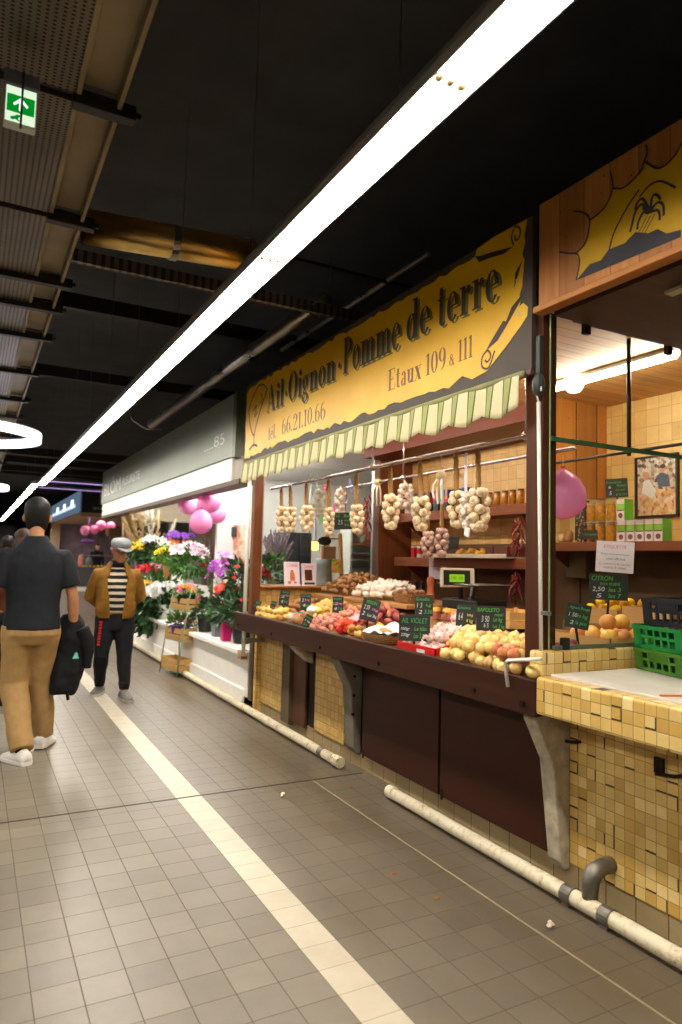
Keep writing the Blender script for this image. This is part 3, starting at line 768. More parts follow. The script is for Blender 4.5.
cb_.add([sg(u_, v_, 0.0042) for u_, v_ in ((3.55, .165), (3.60, .215), (3.68, .285), (3.70, .275), (3.74, .335), (3.83, .385), (3.80, .345), (3.73, .275), (3.64, .195))], [tuple(range(9))])

S([(3.62, 0.15), (3.575, 0.075), (3.525, 0.09), (3.525, 0.14), (3.565, 0.165), (3.59, 0.13), (3.565, 0.105), (3.545, 0.12)], 0.0055)
cb_.add([sg(u_, v_, 0.0042) for u_, v_ in ((3.815, .545), (3.765, .50), (3.755, .42), (3.78, .47))], [(0, 1, 2, 3)])
cb_.build('scroll_curls', M_ink, sign, recalc=False)
db = MB()
def S2(pts, w):
    s_ = stroke(curve(pts), w, 0.0042, M_ink, ''); db.add(s_.v, s_.f)
S2([(0.10, 0.50), (0.20, 0.60), (0.34, 0.68)], 0.008); S2([(0.56, 0.60), (0.44, 0.48), (0.30, 0.30), (0.27, 0.22)], 0.009)
S2([(0.10, 0.50), (0.14, 0.36), (0.22, 0.25), (0.27, 0.22)], 0.009); S2([(0.27, 0.22), (0.26, 0.12)], 0.008); S2([(0.15, 0.10), (0.26, 0.135), (0.36, 0.11)], 0.011)
S2([(0.22, 0.46), (0.30, 0.50), (0.26, 0.40), (0.34, 0.44)], 0.008); S2([(0.34, 0.68), (0.46, 0.66), (0.56, 0.60)], 0.007); S2([(0.40, 0.60), (0.44, 0.54), (0.40, 0.50)], 0.007)
db.build('tool_drawing', M_ink, sign, recalc=False)
for u, v in ((3.775, 0.455), (3.79, 0.285), (3.52, 0.70), (0.06, 0.62), (0.07, 0.12), (1.9, 0.67), (1.95, 0.10)):
    MB().ell(sg(u, v, 0.004), 0.004, 0.009, 0.009, 8, 6).build('screw_head', flat('screw', (190, 186, 176), 0.3, 0.8), sign, smooth=True)
MB().box(2.25, 2.275, 2.38, 6.22, 2.325, 2.351).build('lower_rail', flat('rail_mauve', (96, 66, 66), 0.5), sign)

# ---- striped awning valance
def stripe_mat():
    t = NT('awning_cloth'); v = t.coord(); sep = t.n('ShaderNodeSeparateXYZ'); t.l(v, sep.inputs[0])
    f = t.math('FRACT', t.math('DIVIDE', sep.outputs[1], 0.136))
    d = t.math('ABSOLUTE', t.math('SUBTRACT', f, 0.5))
    g1 = t.math('LESS_THAN', d, 0.17); g2 = t.math('LESS_THAN', t.math('ABSOLUTE', t.math('SUBTRACT', d, 0.19)), 0.035); 
    c = t.mix(g1, lin((238, 232, 196)), lin((184, 188, 128)))
    c = t.mix(g2, c, lin((84, 104, 40)))
    c = t.mix(t.math('MULTIPLY', t.noise(8, v), 0.25), c, lin((176, 160, 104)))
    b = t.principled(c, 0.85, 0, t.bump(t.noise(60, v), 0.1, 0.002), 0.2)
    tr = t.n('ShaderNodeBsdfTranslucent'); t.l(c, tr.inputs[0]); ms = t.n('ShaderNodeMixShader'); ms.inputs[0].default_value = 0.3
    t.l(b.outputs[0], ms.inputs[1]); t.l(tr.outputs[0], ms.inputs[2]); t.l(ms.outputs[0], t.out.inputs[0])
    return t.m
aw = thing('striped_awning', 'green and cream striped scalloped awning valance under the yellow sign', 'awning', (2.2, 4.2, 2.32))
YA0, YA1 = 2.425, 6.16
def awn(u, v):
    y = YA1 + (YA0 - YA1) * u
    sc = abs(sin((y - YA0) / 0.272 * pi)) ** 0.6 * 0.03
    z = 2.325 - v * (0.150 + sc + 0.006 * sin(y * 23))
    x = 2.222 - 0.012 * v * sin(y * 46.2) - 0.014 * v + 0.006 * sin(y * 17)
    return (x, y, z)
MB().sheet(awn, 330, 6).build('cloth', stripe_mat(), aw, smooth=True, solid=0.003)
MB().tube([(2.232, YA0 - 0.02, 2.33), (2.232, YA1 + 0.04, 2.33)], 0.016, 12).build('roller', flat('roller_cloth', (150, 148, 104), 0.8), aw, smooth=True)

# ---- stall interior shell (the setting)
BX = 4.1
M_btile = tiles('back_tiles', 0.1, [(206, 160, 88), (218, 176, 104), (224, 186, 116), (212, 168, 94)], (176, 132, 76), 0.003, (0.013, 0.0, 0.02), 0.38, sizes=(0.1, 0.1, 0.12))
o = MB().box(BX, BX + 0.08, 0.6, 6.2, 1.62, 2.66).build('wall_back', M_btile); struct(o, 'yellow tiled back wall of the stalls', 'wall')
M_mudwall = flat('brown_wall', (104, 74, 48), 0.8, var=0.2, scale=5, bump=0.2)
o = MB().box(BX, BX + 0.08, 0.6, 6.2, 0, 1.62).build('wall_back_lower', M_mudwall); struct(o)
o = MB().box(2.30, BX, 2.27, 6.2, 2.625, 2.66).build('ceiling_stall', M_ceilw); struct(o, 'pine plank ceiling inside the stalls', 'ceiling')
o = MB().box(3.52, 4.1, 3.54, 3.62, 1.94, 2.625).build('wall_pine', M_pinex); struct(o, 'pine board partition beside the pink balloon', 'wall')
o = MB().box(2.44, 4.1, 2.272, 2.306, 2.588, 2.624).build('trim_4', wood('dark_header', (46, 26, 16), (62, 36, 22), 'X')); struct(o, 'dark wooden header over the glass screen', 'header')
o = MB().box(3.5, 4.1, 3.64, 6.1, 2.49, 2.624).build('trim_5', wood('redbrown_bulkhead', (88, 34, 14), (114, 52, 24), 'Y', 0.45)); struct(o, 'red-brown wooden bulkhead under the stall ceiling', 'bulkhead')
o = MB().box(2.30, 2.36, 2.45, 6.1, 2.36, 2.625).build('trim_6', wood('dark_beam_front', (90, 44, 22), (116, 60, 30), 'Y', 0.5)); struct(o)
# left partition at Y = 6.13 : tiles below, sill, glass above
o = MB().box(2.40, BX, 6.12, 6.18, 0.0, 1.165).build('wall_partition', M_tile_plain); struct(o, 'low tiled partition between garlic stall and florist', 'wall')
o = MB().box(3.70, BX, 6.10, 6.18, 1.165, 2.625).build('wall_partition_wood', wood('partition_wood', (104, 56, 28), (132, 76, 40), 'Z', 0.5)); struct(o)
o = MB().box(2.285, BX, 0.3, 2.27, 2.575, 2.66).build('ceiling_soffit', wood('dark_soffit', (52, 30, 18), (70, 42, 26), 'X', 0.6)); struct(o, 'dark wooden soffit behind the painted fascia', 'soffit')
win = bpy.data.objects.new('window_1', None); COL.objects.link(win); win.location = (3.05, 6.14, 1.165); struct(win, 'glass screen between the garlic stall and the florist', 'window')
def glass_mat(name, tint, rough=0.0):
    t = NT(name)
    tr = t.n('ShaderNodeBsdfTransparent'); tr.inputs[0].default_value = tint
    gl = t.n('ShaderNodeBsdfGlossy'); gl.inputs['Roughness'].default_value = rough
    fr = t.n('ShaderNodeFresnel'); fr.inputs[0].default_value = 1.5
    ms = t.n('ShaderNodeMixShader'); gm = t.n('ShaderNodeNewGeometry'); t.l(t.math('MULTIPLY', fr.outputs[0], t.math('SUBTRACT', 1.0, gm.outputs['Backfacing'])), ms.inputs[0]); t.l(tr.outputs[0], ms.inputs[1]); t.l(gl.outputs[0], ms.inputs[2]); t.l(ms.outputs[0], t.out.inputs[0])
    return t.m
M_glass = glass_mat('clear_glass', (0.93, 0.96, 0.94, 1))
M_gedge = flat('green_glass_edge', (52, 92, 60), 0.15, var=0.1, spec=0.6)
M_alu = flat('aluminium', (186, 182, 180), 0.35, 0.7, var=0.05)
MB().box(2.42, 3.64, 6.138, 6.142, 1.185, 2.35).build('window_pane', M_glass, win)
MB().box(2.405, 2.425, 6.125, 6.155, 1.165, 2.35).box(3.635, 3.70, 6.12, 6.16, 1.165, 2.62).box(2.42, 3.64, 6.13, 6.15, 1.181, 1.195).build('window_frame', M_alu, win)
MB().box(2.40, 3.25, 6.04, 6.135, 1.165, 1.180).build('window_sill', wood('sill_wood', (176, 112, 52), (200, 136, 70), 'X'), win, bevel=0.004)
# glass screen at Y = 2.3 above the tiled parapet
gs = thing('glass_screen', 'tall clear glass screen standing on the tiled parapet of the right stall', 'glass screen', (2.85, 2.31, 1.055))
ygl = 2.31
MB().box(2.306, 3.30, ygl - 0.003, ygl + 0.003, 1.06, 2.008).build('lower_pane', M_glass, gs)
MB().box(2.306, 3.30, ygl - 0.003, ygl + 0.003, 2.026, 2.586).build('upper_pane', M_glass, gs)
MB().box(2.306, 3.32, ygl - 0.010, ygl + 0.006, 2.006, 2.028).build('joint_bar', M_gedge, gs, bevel=0.002)
MB().box(2.301, 2.306, ygl - 0.003, ygl + 0.003, 1.06, 2.60).build('glass_edge', flat('glass_edge_pale', (128, 150, 104), 0.2, var=0.1), gs)
MB().box(2.33, 2.90, ygl - 0.007, ygl + 0.007, 1.054, 1.075).build('foot_channel', flat('foot_channel', (110, 116, 96), 0.4, 0.3), gs)
for xx, z0, z1 in ((2.40, 1.056, 1.11),):
    MB().box(xx - 0.02, xx + 0.02, ygl - 0.014, ygl + 0.012, z0, z1).build('clip', flat('black_clip', (30, 28, 24), 0.5), gs, bevel=0.003)
for pxl in (586, 668):
    q = at(pxl, 330 if pxl < 600 else 352, Y=ygl)
    MB().box(q.x - 0.02, q.x + 0.02, ygl - 0.014, ygl + 0.012, 2.545, 2.60).build('clip', flat('black_clip', (30, 28, 24), 0.5), gs, bevel=0.003)

# ---- right stall: tiled counter, wall, slab, fascia
o = MB().box(2.455, 2.60, 0.3, 2.328, 0.1, 0.80).build('wall_tiled_front', M_tile); struct(o, 'yellow tiled front wall of the right-hand stall', 'wall')
o = MB().box(2.20, 3.4, 0.3, 2.285, 0.79, 0.95).build('trim_7', M_tile, bevel=0.012, seg=3); struct(o, 'overhanging yellow tiled counter of the right-hand stall', 'tiled counter')
o = MB().box(2.24, 3.4, 2.285, 2.37, 0.79, 1.055).build('trim_8', M_tile, bevel=0.012, seg=3); struct(o, 'tiled parapet carrying the glass screen', 'parapet')
M_slab = flat('worn_white_slab', (206, 200, 188), 0.35, var=0.12, scale=6)
o = MB().prism([(2.262, 2.26), (2.262, 1.72), (2.262, 0.3), (3.38, 0.3), (3.38, 2.26)], (0, 0, 0.962), (1, 0, 0), (0, 1, 0), (0, 0, 1), 0.014).build('worktop_slab', M_slab, bevel=0.004)
tag(o, 'worn white worktop slab on the yellow tiled counter', 'worktop')
a = at(660, 696, Z=0.964); b = at(690, 690, Z=0.964)
o = MB().bar((a.x, a.y, 0.9655), (a.x + 0.30, a.y - 0.13, 0.9655), 0.012, 0.006).build('orange_strap', flat('orange_strap', (206, 120, 40), 0.5)); tag(o, 'orange strap lying on the white worktop slab', 'strap')
rf = thing('painted_fascia', 'pine fascia board of the right-hand stall painted with a spider', 'shop sign', (SX, 1.5, 2.6))
MB().box(SX, SX + 0.03, 0.3, 2.332, 2.62, 3.12).build('pine_board', M_pine, rf, bevel=0.003)
MB().box(SX - 0.035, SX + 0.03, 0.3, 2.335, 2.592, 2.622).build('lower_lip', wood('lip_wood', (160, 98, 40), (188, 122, 56), 'Y'), rf, bevel=0.004)
def rp(y, z, d=0.002): return Vector((SX - d, y, z))
def rpoly(pts, d, m, name):
    MB().add([rp(y, z, d) for y, z in pts], [tuple(range(len(pts)))]).build(name, m, rf, recalc=False)
M_ryel = flat('fascia_yellow', (214, 168, 24), 0.45, var=0.12, scale=3)
M_rnavy = flat('fascia_navy', (44, 42, 52), 0.5)
ysil = curve([(2.103, 2.676), (2.085, 2.75), (2.105, 2.795), (2.06, 2.81), (2.03, 2.86), (2.03, 2.914), (1.95, 2.93), (1.915, 2.98), (1.905, 2.995), (1.83, 2.985), (1.76, 3.0), (1.752, 3.03), (1.69, 2.972), (1.62, 2.99), (1.56, 3.04), (1.45, 3.0), (1.35, 3.05), (1.2, 3.02)], 5)
rpoly(ysil + [(1.2, 2.656), (1.6, 2.662)], 0.002, M_ryel, 'yellow_shape')
rpoly([(2.103, 2.676), (2.03, 2.72), (1.97, 2.715), (1.93, 2.745), (1.85, 2.74), (1.80, 2.765), (1.74, 2.735), (1.70, 2.735), (1.66, 2.70), (1.60, 2.69), (1.6, 2.662)], 0.0026, M_rnavy, 'navy_ground')
def rstroke(pts, w, name, d=0.0032):
    b = MB(); P = [Vector(p) for p in curve(pts)]
    for i in range(len(P) - 1):
        e = P[i + 1] - P[i]; n = Vector((-e.y, e.x)).normalized() * w
        b.add([rp(*(P[i] + n), d), rp(*(P[i + 1] + n), d), rp(*(P[i + 1] - n), d), rp(*(P[i] - n), d)], [(0, 1, 2, 3)])
    return b
out = MB()
for pts in ([(2.201, 2.842), (2.15, 2.815), (2.10, 2.793), (2.085, 2.75), (2.103, 2.676)], [(2.105, 2.795), (2.05, 2.83), (2.03, 2.914), (2.06, 2.96), (2.12, 2.995)], [(2.03, 2.914), (1.96, 2.93), (1.91, 2.99), (1.92, 3.08)], [(1.905, 2.995), (1.85, 2.975), (1.78, 3.0), (1.745, 3.06), (1.75, 3.1)], [(1.752, 3.03), (1.69, 2.972), (1.62, 2.99), (1.57, 3.06)],
            [(1.93, 2.735), (1.90, 2.81), (1.836, 2.885), (1.78, 2.93)], [(1.78, 2.90), (1.73, 2.925), (1.68, 2.915), (1.62, 2.86)]):
    s_ = rstroke(pts, 0.004, ''); out.add(s_.v, s_.f)
out.build('painted_outline', M_rnavy, rf, recalc=False)
sp = MB()
for pts in ([(1.735, 2.825), (1.77, 2.865), (1.80, 2.845), (1.815, 2.80), (1.825, 2.775)], [(1.735, 2.83), (1.765, 2.885), (1.79, 2.88), (1.80, 2.855)], [(1.73, 2.83), (1.72, 2.875), (1.70, 2.87), (1.685, 2.845)], [(1.73, 2.82), (1.70, 2.84), (1.675, 2.82), (1.672, 2.775)], [(1.735, 2.82), (1.76, 2.83), (1.785, 2.80), (1.79, 2.77)], [(1.73, 2.815), (1.70, 2.81), (1.69, 2.79), (1.69, 2.765)]):
    s_ = rstroke(pts, 0.0055, ''); sp.add(s_.v, s_.f)
sp.add([rp(1.735 + 0.022 * cos(a * pi / 8), 2.825 + 0.014 * sin(a * pi / 8), 0.0036) for a in range(16)], [tuple(range(16))])
sp.add([rp(1.752 + 0.014 * cos(a * pi / 6), 2.845 + 0.014 * sin(a * pi / 6), 0.0037) for a in range(12)], [tuple(range(12))])
for k in range(3):
    s_ = rstroke([(1.75 - 0.02 * k, 2.80), (1.79 - 0.02 * k, 2.75), (1.84 - 0.03 * k, 2.715)], 0.002, ''); sp.add(s_.v, s_.f)
sp.build('painted_spider', M_rnavy, rf, recalc=False)
# wall hooks on the tiled front, slats of a roller under the fascia
for pxx, pyy, lb in ((569, 739, 'black iron hook on the tiled wall beside the concrete bracket'), (665, 772, 'black iron hook on the tiled wall at the right edge')):
    q = at(pxx, pyy, X=2.455); k = q.y; z = q.z
    h = MB().tube([(2.46, k + 0.02, z + 0.02), (2.43, k + 0.02, z - 0.01), (2.43, k - 0.06, z + 0.002), (2.43, k - 0.09, z + 0.012)], 0.008, 8)
    h.box(2.44, 2.462, k + 0.0, k + 0.04, z - 0.01, z + 0.05)
    tag(h.build('iron_hook', M_bolt, smooth=False), lb, 'hook')
sh = thing('folded_shutter', 'folded pale slats of a shutter tucked under the right fascia', 'shutter', (2.5, 1.5, 2.5))
for k in range(4):
    MB().box(2.42 + k * 0.06, 2.47 + k * 0.06, 0.3, 1.80 - 0.04 * k, 2.548 - 0.014 * k, 2.56 - 0.014 * k).build('slat', flat('shutter_slat', (178, 164, 128), 0.5), sh)
# pipes on the floor
def rust_mat():
    t = NT('rusty_white_pipe'); v = t.coord(); n = t.noise(26, v, 6, 0.7); n2 = t.noise(4, v, 4)
    col = t.ramp(t.math('MULTIPLY_ADD', n2, 0.35, t.math('MULTIPLY', n, 0.75)), [(0.54, lin((224, 214, 186))), (0.64, lin((204, 186, 148))), (0.70, lin((120, 74, 42)))])
    t.principled(col, 0.5, 0, t.bump(n, 0.3, 0.003), 0.4); return t.m
M_pipe = rust_mat(); M_galv = flat('galvanised', (122, 116, 106), 0.45, 0.7, var=0.25, scale=20)
PX, PZ, PR = 2.32, 0.042, 0.034
p1 = thing('drain_pipe', 'white capped floor pipe running along the foot of the florist and the tiled panels', 'pipe', (PX, 7, 0.012))
MB().tube([(PX, 4.30, PZ), (PX, 14.0, PZ)], PR, 16).build('pipe', M_pipe, p1, smooth=True)
MB().tube([(PX, 4.27, PZ), (PX, 4.36, PZ)], PR * 1.14, 16).build('end_cap', M_pipe, p1, bevel=0.004)
for yy in (4.55, 5.6, 6.9, 8.2):
    MB().tube([(PX, yy - 0.03, PZ), (PX, yy + 0.03, PZ)], PR * 1.1, 16).build('collar', M_galv if yy < 5 else M_pipe, p1)
p2 = thing('drain_pipe', 'rust-flecked white floor pipe with grey elbow in front of brown panels and yellow tiled wall', 'pipe', (PX, 2.5, 0.012))
MB().tube([(PX, 0.2, PZ), (PX, 3.60, PZ)], PR, 16).build('pipe', M_pipe, p2, smooth=True)
MB().tube([(PX, 3.58, PZ), (PX, 3.64, PZ)], PR * 1.1, 16).build('end_cap', M_pipe, p2)
ye = at(588, 890, X=PX).y
for yy in (ye + 0.10, ye - 0.10):
    MB().tube([(PX, yy - 0.028, PZ), (PX, yy + 0.028, PZ)], PR * 1.16, 16).box(PX - 0.03, PX + 0.0, yy - 0.02, yy + 0.02, 0.0, 0.05).build('clamp', M_galv, p2, bevel=0.003)
MB().tube([(PX + 0.01, ye, PZ + 0.02), (PX + 0.015, ye, PZ + 0.09), (PX + 0.035, ye, PZ + 0.125), (PX + 0.08, ye, PZ + 0.14), (PX + 0.14, ye, PZ + 0.14)], [0.032, 0.036, 0.038, 0.034, 0.034], 14).build('elbow', M_galv, p2, smooth=True)
pc = at(180 + 318 * .3226, 740 + 170 * .3226, Z=0.01); 
for (x_, y_, lb) in ((282.6, 795, 'small crumpled pale scrap on the floor tiles near the joint strip'), (551.5, 925, 'crumpled white paper scrap on the floor by the pipe')):
    c = at(x_, y_, Z=0.012); b = MB(); r = random.Random(int(x_))
    for k in range(5): b.ell((c.x + r.uniform(-.014, .014), c.y + r.uniform(-.014, .014), 0.010 + r.uniform(0, .008)), r.uniform(.006, .012), r.uniform(.006, .012), r.uniform(.005, .009), 7, 5)
    tag(b.build('paper_scrap', flat('scrap', (220, 205, 180), 0.8)), lb, 'scrap')
for (x_, y_, lb) in ((393.5, 873, 'reddish onion-skin flake on the floor near the white pipe gap'), (437, 898, 'orange onion-skin flake on the floor before the brown panels'), (351, 786, 'reddish flake on the floor at the end of the joint strip')):
    c = at(x_, y_, Z=0.004); tag(MB().ell((c.x, c.y, 0.003), 0.014, 0.009, 0.003, 8, 4).build('onion_skin', flat('onion_skin', (170, 84, 40), 0.6)), lb, 'onion skin')
# ================================================================== GOODS ON THE STALL
rg = random.Random(11)
def bed_at(x, y, h=0.0):
    d = VD + VR * ((x - 341) / FPX) - VU * ((y - 512) / FPX)
    t = (0.888 + h - 0.22 * 2.24 - EYE.z) / (d.z - 0.22 * d.x)
    return EYE + d * t
# ---- lights of the stalls
M_tube = emit('tube_light', (255, 244, 226), 66.0)
def tube_lamp(label, x, y0, y1, z, dm=M_tube, hm=M_white, r=0.019, group=None):
    t = thing('tube_lamp', label, 'tube lamp', (x, (y0 + y1) / 2, z), 0, group)
    MB().box(x - 0.035, x + 0.035, y0 - 0.03, y1 + 0.03, z + 0.016, z + 0.038).build('housing', hm, t, bevel=0.006)
    MB().tube([(x, y0, z), (x, y1, z)], r, 12).build('tube', dm, t, smooth=True)
    b = MB()
    for yy in (y0, y1): b.box(x - 0.014, x + 0.014, yy - 0.015, yy + 0.015, z - 0.02, z + 0.018)
    b.build('end_sockets', hm, t)
    return t
tl = tube_lamp('bright fluorescent tube under the pine ceiling of the right-hand stall', 3.27, 2.34, 3.25, 2.583)
tube_lamp('fluorescent tube inside the garlic stall behind the striped awning', 2.66, 3.1, 4.5, 2.53)
tube_lamp('second fluorescent tube inside the garlic stall, nearer the florist', 2.66, 4.6, 6.0, 2.53)
gl = thing('round_lamp', 'round white lamp with a dark cap behind the glass, left of the fluorescent tube', 'lamp', (3.2, 3.06, 2.4))
c = at(574, 384, Y=3.06)
MB().lathe([(0.0, -0.055), (0.035, -0.048), (0.056, -0.02), (0.062, 0.01), (0.055, 0.045), (0.05, 0.06)], c, 20).build('bulb', emit('round_bulb', (255, 250, 240), 16.0), gl, smooth=True)
MB().lathe([(0.062, 0.055), (0.09, 0.06), (0.085, 0.085), (0.04, 0.10), (0.012, 0.105), (0.012, 2.625 - c.z)], c, 20).build('cap', flat('lamp_cap', (70, 46, 34), 0.4), gl, smooth=False)

# ---- hanging rails
R1X, R2X = 2.45, 3.2
r1l, r1r = at(266, 489, X=R1X), at(525, 438, X=R1X)
R1Z = (r1l.z + r1r.z) / 2; R2Z = at(430, 473, X=R2X).z
def rail(name, lbl, x, y0, y1, z, ends=()):
    t = thing('hanging_rail', lbl, 'rail', (x, (y0 + y1) / 2, z))
    MB().tube([(x, y0, z), (x, y1, z)], 0.0125, 12).build('rail_tube', M_chrome, t, smooth=True)
    for yy in ends:
        MB().tube([(x, yy, z), (x, yy, 2.624)], 0.008, 8).ell((x, yy, z), 0.024, 0.02, 0.028, 12, 8).build('hanger', M_chrome, t, smooth=True)
    return t
rail('front', 'front chrome rail carrying garlic braids under the awning', R1X, 2.47, 6.02, R1Z, (2.62, 4.15))
rail('back', 'rear chrome rail carrying garlic braids deeper inside the stall', R2X, 3.0, 6.02, R2Z, (4.9,))
q1, q2 = at(629, 388, X=2.95), at(629, 452, X=2.95)
t = thing('hanging_rail', 'dark rail stub on a steel rod behind the glass screen', 'rail', (2.95, q2.y, q2.z))
MB().tube([(2.95, q2.y, 2.624), (2.95, q2.y, q2.z - 0.02)], 0.011, 10).ell((2.95, q2.y, q2.z + 0.005), 0.03, 0.03, 0.012).build('rod', flat('dark_steel', (70, 62, 56), 0.35, 0.8), t, smooth=True)
e0, e1 = at(553, 458, X=2.95), at(690, 436, X=2.95)
MB().tube([(2.95, e0.y, q2.z), (2.95, q2.y - 0.3, q2.z)], 0.008, 8).build('rail_tube', flat('dark_steel', (70, 62, 56), 0.35, 0.8), t, smooth=True)

# ---- garlic
def bulb_mb(r=0.027, lobes=7, seed=0):
    b = MB(); n = 21; rs = []
    prof = [(0.25, -0.86), (0.72, -0.74), (0.97, -0.38), (1.0, -0.05), (0.88, 0.30), (0.60, 0.58), (0.30, 0.80), (0.16, 1.05), (0.10, 1.35)]
    for k, (pr, z) in enumerate(prof):
        rs.append([Vector((cos(2 * pi * j / n) * pr * r * (1 + 0.09 * cos(lobes * 2 * pi * j / n) * (1 if 0 < k < 6 else 0)), sin(2 * pi * j / n) * pr * r * (1 + 0.09 * cos(lobes * 2 * pi * j / n) * (1 if 0 < k < 6 else 0)), z * r)) for j in range(n)])
    b.rings(rs); return b
def garlic_mat(name, base, streak):
    t = NT(name); v = t.coord()
    n = t.noise(1.0, t.mapping(v, (140, 140, 20)), 4); n2 = t.noise(30, v)
    col = t.ramp(n, [(0.42, lin(base)), (0.66, lin(streak))])
    sz = t.n('ShaderNodeSeparateXYZ'); t.l(v, sz.inputs[0]); col = t.mix(t.math('LESS_THAN', sz.outputs[2], -0.0215), col, lin((186, 150, 108)))
    col = t.mix(t.math('MULTIPLY', n2, 0.4), col, lin(tuple(min(255, c * 1.05) for c in base)))
    t.principled(col, 0.5, 0, t.bump(n, 0.2, 0.002), 0.35); return t.m
M_garlic = garlic_mat('garlic_skin', (238, 222, 184), (196, 148, 112))
M_garlicp = garlic_mat('purple_garlic_skin', (234, 212, 200), (184, 124, 130))
M_garlicw = garlic_mat('white_garlic_skin', (240, 230, 214), (214, 186, 176))
M_straw = wood('dry_stem', (120, 84, 44), (170, 128, 76), 'Z', 0.8)
M_net = flat('white_net', (232, 216, 220), 0.7)
def braid(px_, pz_top, y_c0, y_c1, w_px, X, lbl, m=M_garlic, stem=True, net=False, purple=False, rows=None):
    """garlic braid: hook on rail, twisted stem, bulbs in rows"""
    top = at(px_, pz_top, X=X); zt = R1Z if X < 2.9 else R2Z
    root = thing('garlic_braid', lbl, 'garlic braid', (X, top.y, zt), 0, None)
    k = mpp((X, top.y, 1.9)); zc0 = at(px_, y_c0, X=X).z; zc1 = at(px_, y_c1, X=X).z
    W = w_px * k * 0.5
    MB().tube([(X, top.y, zt - 0.011), (X + 0.012, top.y, zt + 0.015), (X - 0.014, top.y, zt + 0.013), (X - 0.014, top.y, zt - 0.04)], 0.0025, 6).build('hook', M_chrome, root, smooth=True)
    b = MB(); L0, L1 = zt - 0.03, zc0 - 0.01 if stem else zc0
    if not net:
        for s in range(3):
            pts = []
            for i in range(15):
                f = i / 14; a = f * 14 + s * 2.094
                pts.append((X - 0.014 * (1 - f) + cos(a) * 0.008, top.y + sin(a) * 0.008, L0 + (zc1 + 0.03 - L0) * f))
            b.tube(pts, [0.011 * (0.8 + 0.4 * (i / 14)) for i in range(15)], 6)
        for s in range(4): b.tube([(X - 0.014, top.y, L0), (X - 0.014 + rg.uniform(-.02, .02), top.y + rg.uniform(-.02, .02), L0 + 0.03)], [0.005, 0.001], 5)
    else:
        b.tube([(X - 0.014, top.y, L0), (X - 0.014, top.y, zc0 + 0.02), (X, top.y, zc0)], [0.006, 0.008, 0.014], 7)
    b.build('net_neck' if net else 'braided_stem', M_net if net else M_straw, root, smooth=True)
    r0 = min(0.029, W * 0.45); step = r0 * 1.45; n = max(3, int((zc0 - zc1) / step))
    for i in range(n):
        f = (i + 0.5) / n; z = zc0 - (zc0 - zc1) * f
        env = 0.75 + 0.35 * sin(pi * min(1, f * 1.15)); cnt = 3
        for j in range(cnt):
            a = i * 1.05 + j * 2.094 + rg.uniform(-.25, .25); rr = max(0.012, (W * env - r0))
            o = bpy.data.objects.new('garlic_bulb', BULB[m.name][rg.randrange(2)]); COL.objects.link(o); o.parent = root
            o.location = (cos(a) * rr, sin(a) * rr, z - zt + rg.uniform(-.006, .006)); s = r0 / 0.027 * rg.uniform(0.92, 1.08)
            o.scale = (s, s, s); o.rotation_euler = Vector((cos(a) + rg.uniform(-.3, .3), sin(a) + rg.uniform(-.3, .3), rg.uniform(-.7, .1))).to_track_quat('-Z', 'Y').to_euler()
    return root
BULB = {m.name: [bulb_mb(0.027, 7).mesh('garlic_bulb', m, smooth=True), bulb_mb(0.026, 9).mesh('garlic_bulb', m, smooth=True)] for m in (M_garlic, M_garlicp, M_garlicw)}
braid(283, 487, 506, 531, 13, R1X, 'leftmost garlic braid on the front rail, above the two propped books')
braid(292, 486, 507, 532, 13, R1X, 'garlic braid second from the left on the front rail')
braid(308, 483, 506, 531, 15, R1X, 'garlic braid third from the left, right of the twin braids')
braid(321, 487, 490, 517, 15, R2X, 'white garlic hanging in a net beside a green-labelled packet', M_garlicw, net=True)
braid(330, 485, 508, 535, 12, R1X, 'narrow garlic braid just left of the hanging chalkboard')
braid(342, 483, 488, 514, 15, R2X, 'white netted garlic hanging above the hanging chalkboard', M_garlicw, net=True)
braid(358, 480, 505, 534, 15, R1X, 'garlic braid hanging beside the red chilli string')
braid(392, 470, 495, 529, 19, R1X, 'garlic braid hanging right of the ribbon bunch, before the brown partition')
braid(406, 478, 484, 509, 18, R2X, 'pale netted garlic hanging before the blue and red packets', M_garlicw, net=True)
braid(422, 468, 497, 530, 20, R1X, 'garlic braid hanging left of the two small pink braids')
braid(429, 486, 532, 556, 14, R2X, 'small pink garlic braid, left one of the low hanging pair', M_garlicp)
braid(443, 484, 528, 556, 15, R2X, 'small pink garlic braid, right one of the low hanging pair', M_garlicp)
braid(458, 448, 490, 527, 20, R1X, 'long-stemmed garlic braid left of the white price tag')
braid(468, 470, 494, 528, 17, R1X, 'short netted garlic with a white paper tag between two big braids', M_garlicw, net=True)
braid(480, 442, 488, 531, 24, R1X, 'biggest garlic braid, rightmost on the front rail')
